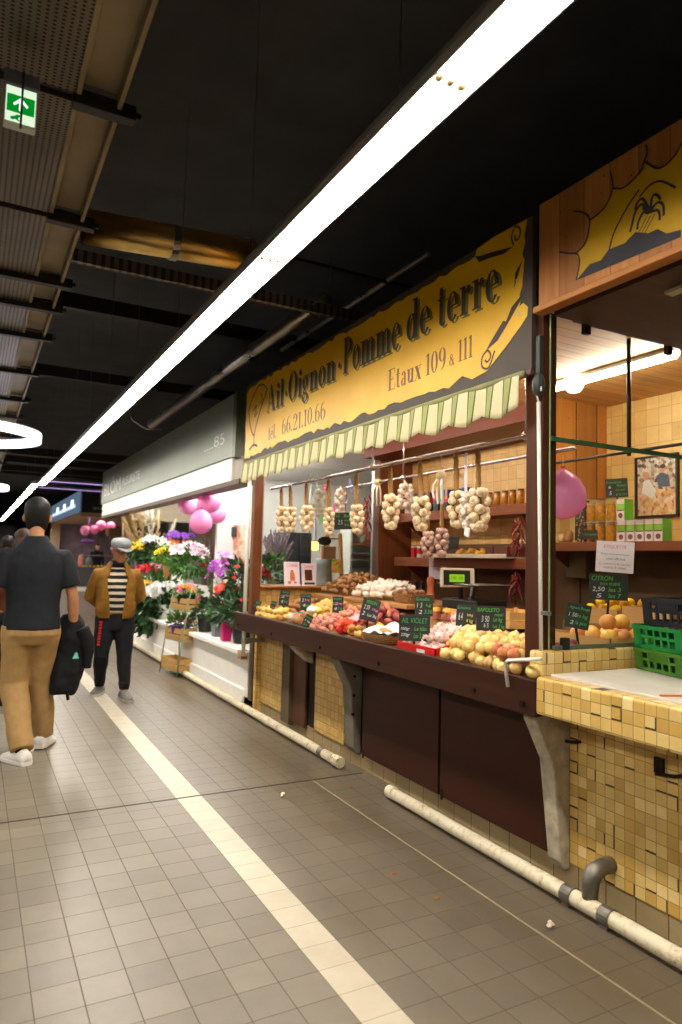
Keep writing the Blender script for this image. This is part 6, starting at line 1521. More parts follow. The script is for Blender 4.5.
def wall_text(s, y0, y1, z0, z1, X, m, name, parent):
    b = fit(text_mb(s, 1.0), 0, y0 - y1, 0, z1 - z0)
    b.xf(plane_M((X - 0.004, y0, z0), (0, -1, 0), (0, 0, 1))); return b.build(name, m, parent, recalc=False)
wall_text('BLÔM', 14.3, 12.6, 2.58, 2.90, 2.25, M_wlet, 'lettering_word', fs)
wall_text('FLEURISTE', 12.4, 11.0, 2.64, 2.78, 2.25, M_wlet, 'lettering_small', fs)
wall_text('....85', 7.55, 6.85, 2.62, 2.74, 2.25, M_wlet, 'lettering_small', fs)
# shell
o = MB().box(2.46, 6.6, 6.22, 14.6, 2.56, 2.60).build('ceiling_florist', M_wallw); struct(o, 'white florist ceiling', 'ceiling')
o = MB().box(6.5, 6.6, 6.2, 14.7, 0, 2.6).build('wall_florist_back', M_wallw); struct(o)
wx = at(217, 540, Y=9.2).x
o = MB().box(wx, 6.5, 9.2, 9.28, 0, 2.56).build('wall_florist_white', M_wallw); struct(o, 'white florist wall', 'wall')
o = MB().box(2.40, 2.46, 6.34, 14.0, 0.10, 0.50).build('trim_9', M_offw); struct(o, 'white front of the florist plinth', 'plinth')
o = MB().box(2.34, 2.95, 6.34, 14.0, 0.49, 0.535).build('trim_10', M_offw, bevel=0.006); struct(o, 'white florist ledge', 'ledge')
o = MB().box(2.37, 2.40, 6.40, 14.0, 0.03, 0.17).build('baseboard_florist', M_offw, bevel=0.006); struct(o)
o = MB().box(2.335, 2.42, 6.36, 6.46, 0.46, 0.54).build('trim_11', flat('cork_edge', (176, 140, 90), 0.8)); struct(o)
# far end frame of the florist
M_beige = flat('beige_lintel', (206, 192, 168), 0.6, var=0.05)
M_fr = flat('brown_frame', (104, 80, 62), 0.5)
a = at(150, 540, Y=14.5).x; b_ = at(217, 540, Y=14.5).x
zt, zb = at(175, 512, Y=14.5).z, at(175, 522, Y=14.5).z
o = MB().box(2.9, 6.5, 14.45, 14.55, zb, 2.55).build('trim_12', M_beige); struct(o, 'pale lintel at the far end of the florist', 'lintel')
w2 = bpy.data.objects.new('window_2', None); COL.objects.link(w2); w2.location = (4.5, 14.5, 0); struct(w2, 'glazed frame at the far end of the florist', 'window')
for xx in (171, 206, 213):
    q = at(xx, 540, Y=14.5).x; MB().box(q - 0.05, q + 0.05, 14.44, 14.56, 0, zb).build('window_post', M_fr, w2)
MB().box(at(163, 540, Y=14.5).x, 6.5, 14.46, 14.54, at(190, 537, Y=14.5).z, at(190, 534, Y=14.5).z).build('window_bar', M_fr, w2)
MB().box(at(163, 540, Y=14.5).x, 6.5, 14.49, 14.50, 0, zb).build('window_pane', M_glass, w2)
o = MB().box(4.6, 8.0, 16.4, 16.5, 0, 2.8).build('wall_beyond', flat('beyond_wall', (196, 190, 190), 0.7, var=0.25, scale=2.2)); struct(o)
# added tubes, hidden behind the fascia, to brighten the florist interior
for i, (xx, y0, y1) in enumerate(((3.0, 6.9, 8.8), (3.0, 9.5, 11.4), (3.0, 12.0, 13.9), (2.66, 7.0, 8.9), (2.66, 10.0, 12.0))):
    tube_lamp('added white fill tube hidden under the florist ceiling behind the fascia', xx, y0, y1, 2.48, emit('florist_fill_tube', (255, 250, 242), 85.0), M_white, 0.02, 'added florist tubes')
# wall details
q = at(234, 532, Y=9.19); tag(MB().box(q.x - 0.035, q.x + 0.035, 9.165, 9.199, q.z - 0.07, q.z + 0.07).build('wall_switch', flat('switch_dark', (60, 56, 54), 0.5), bevel=0.004), 'dark switch box on the white florist wall', 'switch')
q = at(241, 541, Y=9.19); tag(MB().box(q.x - 0.11, q.x + 0.10, 9.185, 9.199, q.z - 0.30, q.z + 0.22).build('flower_poster', pp2 := (lambda: (lambda t: (t.principled(t.ramp(t.noise(7, t.coord(), 3), [(0.35, lin((226, 206, 176))), (0.5, lin((236, 222, 200))), (0.62, lin((214, 140, 110)))]), 0.5), t.m)[1])(NT('flower_poster_print')))()), 'faded floral poster on the white florist wall beside the white pole', 'poster')

# ---- plants
def leaf_cloud(b, c, rx, ry, rz, n, L, w, r, droop=0.3):
    c = Vector(c)
    for i in range(n):
        while True:
            p = Vector((r.uniform(-1, 1), r.uniform(-1, 1), r.uniform(-1, 1)))
            if 0.25 < p.length < 1: break
        d = p.normalized() + Vector((r.uniform(-.5, .5), r.uniform(-.5, .5), r.uniform(-.2, .5) - droop)); d.normalize()
        q = c + Vector((p.x * rx, p.y * ry, p.z * rz)); s = d.cross(Vector((r.uniform(-1, 1), r.uniform(-1, 1), r.uniform(-1, 1)))); 
        if s.length < 1e-3: continue
        s.normalize(); l = L * r.uniform(.7, 1.3); ww = w * r.uniform(.7, 1.2); up = s.cross(d) * (l * 0.12)
        b.add([q, q + d * l * .35 + s * ww + up, q + d * l * .75 + s * ww * .6 + up, q + d * l - up, q + d * l * .75 - s * ww * .6 + up, q + d * l * .35 - s * ww + up], [(0, 1, 2, 3), (0, 3, 4, 5)])
    return b
def bloom_me(kind, m, seed=0):
    b = MB(); r = random.Random(seed)
    def petals(n, L, w, tilt, z, off=0.0, cup=0.3):
        for i in range(n):
            a = 2 * pi * i / n + off; d = Vector((cos(a) * cos(tilt), sin(a) * cos(tilt), sin(tilt))); s = Vector((-sin(a), cos(a), 0)); u = s.cross(d) * -1
            o = Vector((0, 0, z)); b.add([o, o + d * L * .5 + s * w - u * cup * L * .1, o + d * L + s * w * .4 + u * cup * L * .25, o + d * L - s * w * .4 + u * cup * L * .25, o + d * L * .5 - s * w - u * cup * L * .1], [(0, 1, 2, 3, 4)])
    if kind == 'mum':
        for k in range(5): petals(12 - k, 1.0 - k * .12, .16, -0.5 + k * .45, -.05 + k * .06, k * .2)
    elif kind == 'rose':
        for k in range(4): petals(6, .95 - k * .16, .45, .15 + k * .38, -.1 + k * .05, k * .5)
        b.ell((0, 0, .22), .35, .35, .45, 8, 5)
    elif kind == 'lily':
        petals(6, 1.1, .26, .35, 0, 0, .8); b.ell((0, 0, .1), .12, .12, .25, 6, 4)
    elif kind == 'orchid':
        petals(5, 1.0, .46, .1, 0, 0.3, .2); b.ell((0, -.05, .15), .2, .25, .22, 7, 5)
    else:
        petals(9, 1.0, .22, .12, 0); petals(7, .7, .2, .5, .04, .3); b.ell((0, 0, .08), .26, .26, .16, 8, 5)
    return b.mesh('bloom', m, smooth=False, recalc=False)
BLC = {}
def bloom(kind, c):
    k = (kind, c)
    if k not in BLC: BLC[k] = [bloom_me(kind, flat('petal_%s_%d_%d_%d' % ((kind,) + c), c, 0.55, var=0.2, scale=30, objvar=0.25), i) for i in range(2)]
    return BLC[k]
LEAF = {'dark': flat('leaf_dark', (40, 72, 34), 0.45, var=0.35, scale=12), 'mid': flat('leaf_mid', (70, 116, 44), 0.45, var=0.35, scale=12), 'light': flat('leaf_light', (118, 160, 60), 0.5, var=0.3, scale=12), 'grass': flat('leaf_grass', (110, 176, 40), 0.5, var=0.3, scale=12)}
def pot_shape(t, r, h, m, kind='round'):
    if kind == 'round': MB().lathe([(r * .72, 0), (r * .98, h * .93), (r * 1.06, h * .93), (r * 1.06, h), (r * .92, h), (r * .88, h * .8), (r * .2, h * .8)], (0, 0, 0), 20).build('pot', m, t, smooth=False, world=False)
    elif kind == 'square':
        q = lambda s, z: [Vector((s * a_, s * b_, z)) for a_, b_ in ((-1, -1), (1, -1), (1, 1), (-1, 1))]
        MB().rings([q(r * .8, 0), q(r, h), q(r * .9, h), q(r * .86, h * .8)]).build('pot', m, t, world=False, bevel=0.003)
    elif kind == 'vase': MB().lathe([(r * .7, 0), (r * .85, h * .1), (r * .8, h * .5), (r, h), (r * .92, h), (r * .7, h * .4)], (0, 0, 0), 18).build('vase', m, t, smooth=True, world=False)
def plant(name, label, cat, c, pot, fol, blooms, seed=0, rz=0.0):
    """pot = (kind, r, h, material) or None; fol = (list of (dx, dy, dz, rx, ry, rz, n, leaf length, leaf width, leaf key, droop)); blooms = [(kind, colour, n, size, (dx, dy, dz, rx, ry, rz))]"""
    r = random.Random(seed); t = thing(name, label, cat, c, rz)
    if pot: pot_shape(t, pot[1], pot[2], pot[3], pot[0])
    by = {}
    for f in fol: leaf_cloud(by.setdefault(f[9], MB()), f[:3], f[3], f[4], f[5], f[6], f[7], f[8], r, f[10] if len(f) > 10 else 0.3)
    for k, b in by.items(): b.build('foliage', LEAF[k], t, recalc=False, world=False)
    st = MB()
    for kind, colr, n, size, e in blooms:
        ms = bloom(kind, colr)
        for i in range(n):
            a = r.uniform(0, 6.28); q = sqrt(r.random()); u = Vector((cos(a) * q, sin(a) * q, 0)); zz = sqrt(max(0, 1 - q * q)) * r.uniform(.55, 1)
            p = Vector((e[0] + u.x * e[3], e[1] + u.y * e[4], e[2] + zz * e[5]))
            o = bpy.data.objects.new('bloom', ms[i % 2]); COL.objects.link(o); o.parent = t; o.location = p
            lean = Vector((u.x - .35, u.y - .5, zz + .4)).normalized(); o.rotation_euler = lean.to_track_quat('Z', 'Y').to_euler(); s = size * r.uniform(.8, 1.2); o.scale = (s, s, s)
            st.tube([p, (p.x * .5, p.y * .5, p.z - 0.10)], 0.004, 4)
    if blooms: st.build('stems', LEAF['mid'], t, world=False)
    return t
PB_ = {'black': flat('pot_black', (30, 30, 32), 0.5, bump=0.0), 'grey': flat('pot_grey', (122, 130, 140), 0.5), 'magenta': flat('pot_magenta', (206, 24, 110), 0.4), 'white': flat('pot_white', (226, 224, 220), 0.5), 'purple': flat('pot_purple', (104, 50, 150), 0.45), 'amber': flat('vase_amber', (170, 112, 46), 0.3), 'zinc': flat('pot_zinc', (150, 150, 150), 0.4, 0.5), 'terra': flat('terracotta', (176, 92, 56), 0.6)}
YEL, RED, WHT, ORG, PUR, PNK, PPK, COR, DRD = (240, 200, 40), (200, 30, 44), (240, 240, 234), (232, 110, 40), (112, 50, 160), (236, 130, 170), (240, 206, 220), (240, 96, 80), (120, 26, 50)
LZ = 0.537
def lp_(x, y, X=None, Y=None): 
    q = at(x, y, X=X, Y=Y); return q
# on the ledge, from right to left
q = at(239.5, 644, X=2.56); plant('potted_plant', 'leafy plant in a ribbed black pot at the right end of the florist ledge', 'potted plant', (2.56, q.y - 0.05, LZ), ('round', 0.115, 0.21, PB_['black']), [(0, 0, .34, .15, .15, .16, 70, .12, .03, 'dark')], [('rose', COR, 4, .03, (0, 0, .36, .12, .12, .14))], 1)
q = at(229, 640, X=2.50); plant('potted_plant', 'plant with dark leaves in a tall magenta pot on the ledge', 'potted plant', (2.47, q.y + 0.02, LZ), ('square', 0.055, 0.20, PB_['magenta']), [(0, 0, .30, .12, .12, .12, 50, .12, .03, 'dark')], [('rose', DRD, 3, .028, (0, 0, .34, .1, .1, .1))], 2)
q = at(220.5, 636, X=2.52); plant('potted_plant', 'small leafy plant in a square grey pot on the florist ledge', 'potted plant', (2.52, q.y + 0.1, LZ), ('square', 0.07, 0.165, PB_['grey']), [(0, 0, .25, .12, .12, .10, 70, .07, .02, 'mid'), (0, 0, .30, .1, .1, .1, 30, .08, .02, 'dark')], [('rose', DRD, 5, .025, (0, 0, .30, .11, .11, .09))], 3)
q = at(208, 634, X=2.54); plant('potted_plant', 'dark red cyclamen in a black pot on the florist ledge', 'potted plant', (2.54, q.y + 0.1, LZ), ('round', 0.11, 0.20, PB_['black']), [(0, 0, .28, .16, .16, .10, 110, .07, .028, 'dark')], [('lily', (150, 30, 70), 9, .035, (0, 0, .30, .16, .16, .14)), ('lily', (206, 90, 130), 3, .035, (0, 0, .34, .12, .12, .12))], 4)
q = at(192, 622, X=2.62); gp = plant('potted_grass', 'bright green grass in a pale pot on the ledge beside the crate rack', 'potted grass', (2.60, q.y + 0.1, LZ), ('square', 0.06, 0.11, PB_['white']), [(0, 0, .22, .10, .10, .10, 130, .16, .006, 'grass', -1.2)], [], 5)
q = at(200.5, 628, X=2.5); plant('potted_plant', 'tiny orange flowering plant in front of the green grass pot', 'potted plant', (2.45, q.y + 0.05, LZ), ('round', 0.04, 0.06, PB_['white']), [(0, 0, .08, .04, .04, .03, 25, .04, .012, 'mid')], [('rose', ORG, 4, .022, (0, 0, .08, .04, .04, .03))], 6)
# orchids and anthurium
oz = 0.60
q = at(226, 575, X=2.95); orc = plant('orchid', 'big purple orchid spray behind the white corner pole', 'orchid', (2.95, q.y, LZ), ('square', 0.07, 0.16, PB_['magenta']), [(0, 0, .26, .16, .16, .10, 40, .22, .04, 'dark')], [('orchid', (150, 60, 160), 34, .05, (-.02, 0, .55, .24, .30, .40)), ('orchid', (190, 120, 200), 14, .05, (0, 0, .66, .24, .26, .34)), ('orchid', COR, 6, .045, (0.05, -.1, .70, .2, .24, .2))], 7)
q = at(228, 596, X=2.72); plant('anthurium', 'coral-red flowering plant with big dark leaves before the purple orchid', 'potted plant', (2.72, q.y - 0.1, LZ), ('square', 0.06, 0.14, PB_['black']), [(0, 0, .34, .17, .17, .18, 34, .17, .045, 'dark')], [('mum', COR, 8, .055, (-.02, .05, .50, .14, .16, .08))], 8)
q = at(238.5, 606, X=2.80); plant('potted_plant', 'leafy plant with small red flowers in a short magenta pot by the counter end', 'potted plant', (2.80, q.y - 0.05, 0.80), ('square', 0.055, 0.11, PB_['magenta']), [(0, 0, .34, .16, .14, .26, 120, .10, .03, 'dark'), (0, 0, .30, .14, .12, .22, 50, .10, .03, 'mid')], [('rose', COR, 7, .035, (0, 0, .36, .16, .14, .20))], 9)
o = MB().box(2.70, 2.92, q.y - 0.2, q.y + 0.2, LZ, 0.798).build('plant_box', M_offw, bevel=0.004); tag(o, 'white box under the short magenta pot at the counter end', 'box')
# white table with cards and seedlings
tq = at(205, 600, X=2.98)
tb = thing('display_table', 'white florist display table with cards and seedlings on top', 'table', (3.3, 9.0, 0)); 
ty0, ty1, tz = 8.3, 9.18, 0.94
MB().box(2.98, 3.52, ty0, ty1, tz - 0.04, tz).build('top', flat('table_grey', (186, 186, 184), 0.4), tb, bevel=0.004)
MB().box(3.0, 3.5, ty0 + 0.02, ty1 - 0.02, 0.0, tz - 0.04).build('cabinet_body', M_offw, tb)
for i, (x_, w_, h_, cc, lb) in enumerate(((189, .10, .10, (206, 170, 120), 'wooden rack of small cards on the florist table, left end'), (197, .12, .085, (230, 222, 214), 'white box of small cards on the florist table'))):
    y_ = at(x_, 585, X=3.05).y
    t = thing('card_rack', lb, 'card rack', (3.07, min(y_, 9.05), tz))
    MB().box(-.05, .05, -w_, w_, 0.002, h_ * .4).build('tray', flat('rack_%d' % i, cc, 0.6), t, world=False)
    for k in range(4): MB().obox((-.03 + .02 * k, 0, h_ * .75), (0, 1, 0), (.25, 0, 1), (1, 0, 0), w_ * .9, h_ * .5, .002).build('card', flat('card_%d' % (k % 3), [(236, 230, 222), (226, 190, 160), (200, 180, 200)][k % 3], 0.5), t, world=False)
ct = at(189, 560, X=3.1)
t = thing('card_tower', 'tall revolving card stand on the florist table by the black bag', 'card stand', (3.12, min(ct.y, 9.08), tz))
MB().tube([(0, 0, 0.002), (0, 0, .44)], .012, 8).lathe([(.07, .002), (.07, .014), (.01, .02)], (0, 0, 0), 16).build('pole', flat('wood_pole', (190, 150, 100), 0.6), t, world=False)
for k in range(4): MB().obox((-.03, -.01, .10 + k * .10), (0, 1, .15), (.2, 0, 1), (1, 0, 0), .06, .045, .003).build('card', flat('card_%d' % (k % 3), (230, 220, 210), 0.5), t, world=False)
sy = at(214, 588, X=3.05).y
sd = thing('seedling_tray', 'tray of small green seedlings on the florist table', 'seedling tray', (3.08, sy - .05, tz))
MB().box(-.07, .07, -.20, .20, .002, .03).build('tray', PB_['black'], sd, world=False)
lb_ = MB()
for i in range(2):
    for j in range(5): leaf_cloud(lb_, (-.035 + .07 * i, -.16 + .08 * j, .075), .03, .035, .045, 14, .04, .012, rf_)
lb_.build('seedlings', LEAF['mid'], sd, recalc=False, world=False)
by = at(208, 575, X=3.35).y
bg = MB(); 
bg.rings([[Vector((3.35 + a_ * .10 * s, min(by, 8.95) + b2 * .16 * s, tz + .001 + z)) for a_, b2 in ((-1, -.8), (-1, .8), (-.6, 1), (.6, 1), (1, .8), (1, -.8), (.6, -1), (-.6, -1))] for z, s in ((0, 1), (.1, 1.05), (.24, .9), (.30, .7))])
bgo = thing('black_bag', 'black bag with a pale patch standing on the florist table', 'bag', (3.35, min(by, 8.95), tz)); bg.build('bag_body', PB_['black'], bgo, smooth=True)
MB().tube([(3.35, min(by, 8.95) - .08, tz + .30), (3.35, min(by, 8.95) - .04, tz + .42), (3.35, min(by, 8.95) + .04, tz + .42), (3.35, min(by, 8.95) + .08, tz + .30)], .008, 8).build('handle', PB_['black'], bgo, smooth=True)
MB().obox((3.235, min(by, 8.95) + .02, tz + .16), (0, 1, .4), (.1, -.4, 1), (1, 0, 0), .03, .07, .002).build('pale_patch', M_offw, bgo)
# stepped flower stand on the left
std = thing('flower_stand', 'stepped white stand carrying the cut-flower buckets of the florist', 'stand', (2.9, 11.6, 0.537))
for (x0, x1, y0, y1, z) in ((2.72, 3.34, 10.62, 11.45, 0.98), (2.52, 3.34, 11.5, 12.15, 0.74), (2.44, 3.5, 12.18, 12.9, 1.10)):
    MB().box(x0, x1, y0, y1, 0.537, z).build('step', M_offw, std, bevel=0.004)
def bucket(lbl, x_, y_, Y, z, vase, fol, blooms, seed, name='flower_bucket', cat='cut flowers', dx=0.0):
    q = at(x_, y_, Y=Y); return plant(name, lbl, cat, (q.x + dx, Y, z + 0.002), vase, fol, blooms, seed)
bucket('bucket of yellow and red flowers beside the grey cap, on the flower stand', 141, 545, 12.55, 1.10, ('vase', .11, .24, PB_['zinc']), [(0, 0, .34, .26, .20, .17, 170, .12, .03, 'dark'), (0, 0, .42, .24, .2, .12, 60, .1, .03, 'mid')], [('daisy', YEL, 12, .075, (-.08, 0, .40, .20, .14, .20)), ('rose', RED, 4, .07, (.06, -.05, .44, .12, .12, .14))], 31)
bucket('bucket of white lilies with dark leaves on the flower stand', 155, 545, 12.4, 1.10, ('vase', .11, .24, PB_['zinc']), [(0, 0, .36, .26, .2, .18, 170, .13, .03, 'dark')], [('lily', WHT, 18, .10, (0, 0, .48, .22, .14, .16)), ('rose', PPK, 2, .06, (0, .1, .5, .1, .1, .1))], 32)
bucket('bucket of orange flowers topped with purple ones at the back of the stand', 177, 545, 12.6, 1.10, ('vase', .10, .24, PB_['white']), [(0, 0, .40, .28, .2, .16, 130, .11, .03, 'mid')], [('daisy', ORG, 20, .08, (0, 0, .54, .30, .12, .10)), ('orchid', PUR, 16, .075, (.08, .06, .66, .30, .12, .14))], 33)
bucket('amber vase of yellow roses in the middle of the flower stand', 168, 566, 11.2, 0.98, ('vase', .08, .30, PB_['amber']), [(0, 0, .40, .22, .16, .14, 120, .1, .03, 'mid'), (0, 0, .46, .2, .14, .12, 60, .1, .03, 'light')], [('rose', YEL, 6, .085, (-.06, 0, .46, .12, .10, .12)), ('rose', (226, 230, 180), 4, .075, (.1, 0, .50, .1, .1, .08))], 34)
bucket('bucket of pale pink flowers right of the yellow roses', 189, 562, 10.8, 0.98, ('vase', .10, .24, PB_['white']), [(0, 0, .34, .30, .2, .18, 190, .12, .03, 'mid')], [('lily', PPK, 34, .075, (0, 0, .46, .30, .18, .20)), ('rose', RED, 2, .05, (.16, -.1, .30, .06, .06, .06))], 35)
bucket('bouquet of red and pink flowers beside the mustard jacket shoulder', 149, 580, 11.8, 0.74, ('vase', .10, .22, PB_['white']), [(0, 0, .32, .26, .2, .15, 130, .1, .03, 'mid'), (0, 0, .34, .2, .18, .12, 60, .1, .03, 'light')], [('mum', RED, 12, .08, (-.06, 0, .38, .2, .16, .14)), ('mum', PNK, 5, .085, (.1, 0, .44, .12, .1, .12)), ('rose', ORG, 5, .06, (0, 0, .36, .24, .2, .1))], 36)
bucket('broad white chrysanthemum bush behind the crate rack', 167, 605, 10.0, LZ, ('round', .14, .20, PB_['white']), [(0, 0, .30, .30, .24, .14, 130, .09, .03, 'dark')], [('mum', WHT, 64, .07, (0, 0, .34, .34, .24, .16))], 37, 'chrysanthemum', 'potted plant')
bucket('mass of dark leafy greenery with orange blooms beside the mustard jacket', 142, 620, 10.3, LZ, ('round', .15, .20, PB_['black']), [(0, .1, .30, .30, .34, .26, 240, .16, .04, 'dark'), (-.12, .0, .06, .24, .30, .24, 170, .18, .04, 'dark'), (0, .1, .40, .26, .3, .18, 80, .12, .03, 'mid')], [('mum', ORG, 7, .065, (-.16, 0, .36, .16, .2, .12)), ('daisy', YEL, 5, .06, (-.16, .0, .44, .12, .2, .1))], 38, 'leafy_plant', 'potted plant', .2)
# pampas plumes
M_pamp = flat('pampas', (214, 190, 146), 0.9, var=0.15, bump=0.4)
M_pampw = flat('pampas_white', (232, 224, 204), 0.9, var=0.1, bump=0.4)
def plume(p0, p1, w, m, lbl, grp):
    p0, p1 = Vector(p0), Vector(p1); d = p1 - p0; t = thing('pampas_plume', lbl, 'pampas plume', p0, 0, grp); r = random.Random(int(p1.x * 1000) % 977)
    MB().tube([p0, p0 + d * .45, p1], [.006, .005, .002], 6).build('stalk', M_straw, t)
    b = MB(); L = d.length
    for i in range(150):
        f = r.uniform(.30, 1.0); o = p0 + d * f; a = r.uniform(0, 6.28); s = w * (sin(pi * min(1, max(0.02, (f - .28) / .75))) ** .7)
        side = Vector((cos(a), sin(a), 0)) * s; e = o + side + d.normalized() * L * .10; k = Vector((-sin(a), cos(a), 0)) * .012
        b.add([o, o + side * .5 + d.normalized() * L * .07 + k, e, o + side * .5 + d.normalized() * L * .07 - k], [(0, 1, 2, 3)])
    b.build('feathery_head', m, t, recalc=False)
    return t
pb = at(146, 560, Y=13.4)
pv = thing('floor_vase', 'tall vase holding the pampas plumes behind the flower stand', 'vase', (pb.x + .12, 13.4, 0))
MB().lathe([(.12, 0), (.17, .3), (.15, .8), (.11, 1.05), (.13, 1.1), (.10, 1.08), (.08, .9)], (0, 0, 0), 20).build('vase_body', PB_['zinc'], pv, smooth=True, world=False)
for i, (x_, y_, w_, m_) in enumerate(((124, 520, .11, M_pamp), (131, 514, .13, M_pamp), (138, 508, .13, M_pamp), (146, 506, .15, M_pampw), (152, 512, .12, M_pampw), (159, 514, .09, M_pamp), (175, 522, .07, M_pampw))):
    e = at(x_, y_, Y=13.4 + .05 * i); plume((pb.x + .12 + .02 * (i - 3), 13.4, 1.12), e, w_, m_, 'cream pampas plume in the tall vase behind the flowers, left half of the bunch' if m_ is M_pamp and i < 3 else ('white pampas plume in the tall vase behind the lilies' if m_ is M_pampw else 'narrow cream pampas plume leaning right over the lilies'), 'pampas plumes %d' % (0 if i < 3 else (1 if m_ is M_pampw else 2)) if not (m_ is M_pamp and i >= 3) else None)
# crate rack
M_mint = flat('mint_metal', (150, 166, 132), 0.45, 0.2)
rx, ry = 2.13, 8.2
fa, fb = at(192, 683, Z=0.0), at(157, 671, Z=0.0)
rk = thing('plant_rack', 'pale green metal ladder rack holding three wooden crates of plants', 'plant rack', ((fa.x + fb.x) / 2, (fa.y + fb.y) / 2, 0))
u = (fb - fa); u.z = 0; wR = u.length * .5; u.normalize(); v = Vector((-u.y, u.x, 0)); v = v if v.x > 0 else -v
f0 = Vector((fa.x, fa.y, 0)) + (fb - fa) * .38; 
def RP(s, d, z): return f0 + u * s + v * d + Vector((0, 0, z))
for s in (0, wR):
    MB().tube([RP(s, -.02, 0.004), RP(s, .05, .55), RP(s, .12, 1.02), RP(s, .15, 1.08), RP(s, .19, 1.02), RP(s, .22, .5), RP(s, .24, .004)], .008, 8).build('side_frame', M_mint, rk, smooth=True)
for z, d in ((.06, 0.0), (.42, .03), (.78, .09)):
    MB().tube([RP(0, d, z), RP(wR, d, z)], .007, 8).tube([RP(0, d + .2, z), RP(wR, d + .2, z)], .007, 8).tube([RP(0, d, z), RP(0, d + .2, z)], .006, 6).tube([RP(wR, d, z), RP(wR, d + .2, z)], .006, 6).build('shelf_bars', M_mint, rk)
ang = atan2(u.y, u.x)
M_rcr = wood('rack_crate_wood', (176, 134, 76), (202, 162, 100), 'X', 0.6)
for k, (z, d, lb) in enumerate(((.068, .09, 'empty wooden crate at the foot of the pale green rack'), (.428, .12, 'middle wooden crate of the pale green rack holding the purple pot'), (.788, .18, 'top wooden crate of the pale green rack holding the dark flower pot'))):
    p = RP(wR * .5, d, z); crate(lb, p, wR * .92, .19, .145, ang, 2, M_rcr)
p = RP(wR * .5, .12, .438); plant('succulent', 'reddish succulent in a purple pot on the middle crate of the rack', 'potted plant', p, ('round', .12, .16, PB_['purple']), [(0, 0, .20, .15, .12, .06, 70, .09, .02, 'mid', -.2)], [('rose', (150, 70, 90), 9, .035, (0, 0, .19, .13, .11, .06))], 41)
p = RP(wR * .5, .18, .798); plant('potted_plant', 'pink and peach flowers in a dark pot on top of the rack', 'potted plant', p, ('round', .12, .17, PB_['black']), [(0, 0, .20, .15, .14, .05, 60, .08, .025, 'mid')], [('rose', PNK, 9, .045, (0, .03, .20, .14, .13, .09)), ('rose', (240, 180, 90), 6, .045, (0, -.05, .21, .12, .12, .08))], 42)
# pink balloon cluster
def bal_px(x_, y_, r_px, X, label, rot, grp=None, Y=None):
    c = at(x_, y_, X=X) if Y is None else at(x_, y_, Y=Y); balloon(c, r_px * mpp(c), label, rot, grp)
bal_px(189.5, 504.5, 10.5, 2.50, 'pink balloon at the left of the florist balloon cluster', (0.2, -1.3, 0))
bal_px(209, 502.5, 11.5, 2.46, 'large pink balloon at the upper right of the florist cluster', (0.3, 1.0, 0))
bal_px(201, 522, 11.5, 2.34, 'lowest pink balloon of the florist cluster', (pi - .2, 0.1, 0))
bal_px(216, 514, 9.5, 2.72, 'pink balloon peeking out at the right of the florist cluster', (0.2, 1.6, 0))
bal_px(199.5, 497, 6.5, 2.72, 'small pink balloon at the top of the florist cluster', (0.0, 0.2, 0))
c = at(200, 498, X=2.55); tag(MB().tube([c, (2.55, c.y, 2.17)], 0.004, 6).build('balloon_string', M_white), 'string tying the pink balloon cluster to the florist fascia', 'string')
# ---- things seen through the glass screen
def gz(x, y, Y): return at(x, y, Y=Y)
q = gz(276, 570, 7.4); vz = thing('dried_bunch_vase', 'tall grey vase of dried lavender and grasses behind the glass screen', 'vase', (q.x, 7.4, 0.78))
MB().lathe([(.10, 0), (.13, .10), (.12, .42), (.10, .50), (.085, .48), (.07, .3)], (0, 0, 0), 18).build('vase', flat('vase_greyblue', (130, 136, 140), 0.4), vz, smooth=True, world=False)
lv = MB(); r = random.Random(5)
for i in range(120):
    a = r.uniform(0, 6.28); s = r.uniform(.02, .20); h = r.uniform(.65, 1.0); lv.tube([(0, 0, .45), (cos(a) * s * .6, sin(a) * s * .6, h * .8), (cos(a) * s, sin(a) * s, h)], [.003, .006, .010], 4)
lv.build('dried_stems', flat('dried_lavender', (140, 122, 132), 0.9, var=0.4, scale=30), vz, world=False)
o = MB().box(q.x - .2, q.x + .2, 7.25, 7.6, 0, 0.778).build('plinth_block', flat('grey_block', (120, 122, 124), 0.6), bevel=0.005); tag(o, 'grey block carrying the dried lavender vase', 'plinth')
a_, b2 = gz(286, 532, 7.6), gz(309, 625, 7.6)
cb2 = thing('dark_cabinet', 'dark grey metal cabinet behind the glass screen left of the milk can', 'cabinet', ((a_.x + b2.x) / 2, 7.7, 0)); M_dkc = flat('cabinet_dark', (58, 62, 66), 0.5, var=0.2, scale=3)
MB().box(a_.x, b2.x, 7.6, 7.95, 0, a_.z).build('body', M_dkc, cb2, bevel=0.005)
mx = (a_.x + b2.x) / 2
for s in (0, 1): MB().box(a_.x + .01 + s * (mx - a_.x), mx - .005 + s * (b2.x - mx), 7.585, 7.599, .1, a_.z - .03).build('door', M_dkc, cb2, bevel=0.003)
q = gz(274, 585, 6.95); plant('potted_plant', 'green plant with red flowers standing behind the glass screen at its left', 'potted plant', (q.x - .05, 6.95, 0.80), ('round', .10, .2, PB_['terra']), [(0, 0, .40, .22, .18, .22, 150, .12, .03, 'dark'), (0.06, 0, .55, .12, .12, .14, 70, .08, .02, 'mid')], [('rose', (226, 60, 80), 5, .05, (-.1, -.05, .42, .10, .1, .12))], 51)
o = MB().box(q.x - .25, q.x + .15, 6.80, 7.10, 0, 0.798).build('plinth_block', flat('grey_block', (120, 122, 124), 0.6), bevel=0.005); tag(o, 'grey low block under the red-flowered plant behind the glass', 'plinth')
q = gz(323, 615, 6.9); mc = thing('milk_can', 'zinc milk can with a black sign on a stick behind the glass screen', 'milk can', (q.x, 6.9, .45)); hz = gz(323, 559, 6.9).z - .45
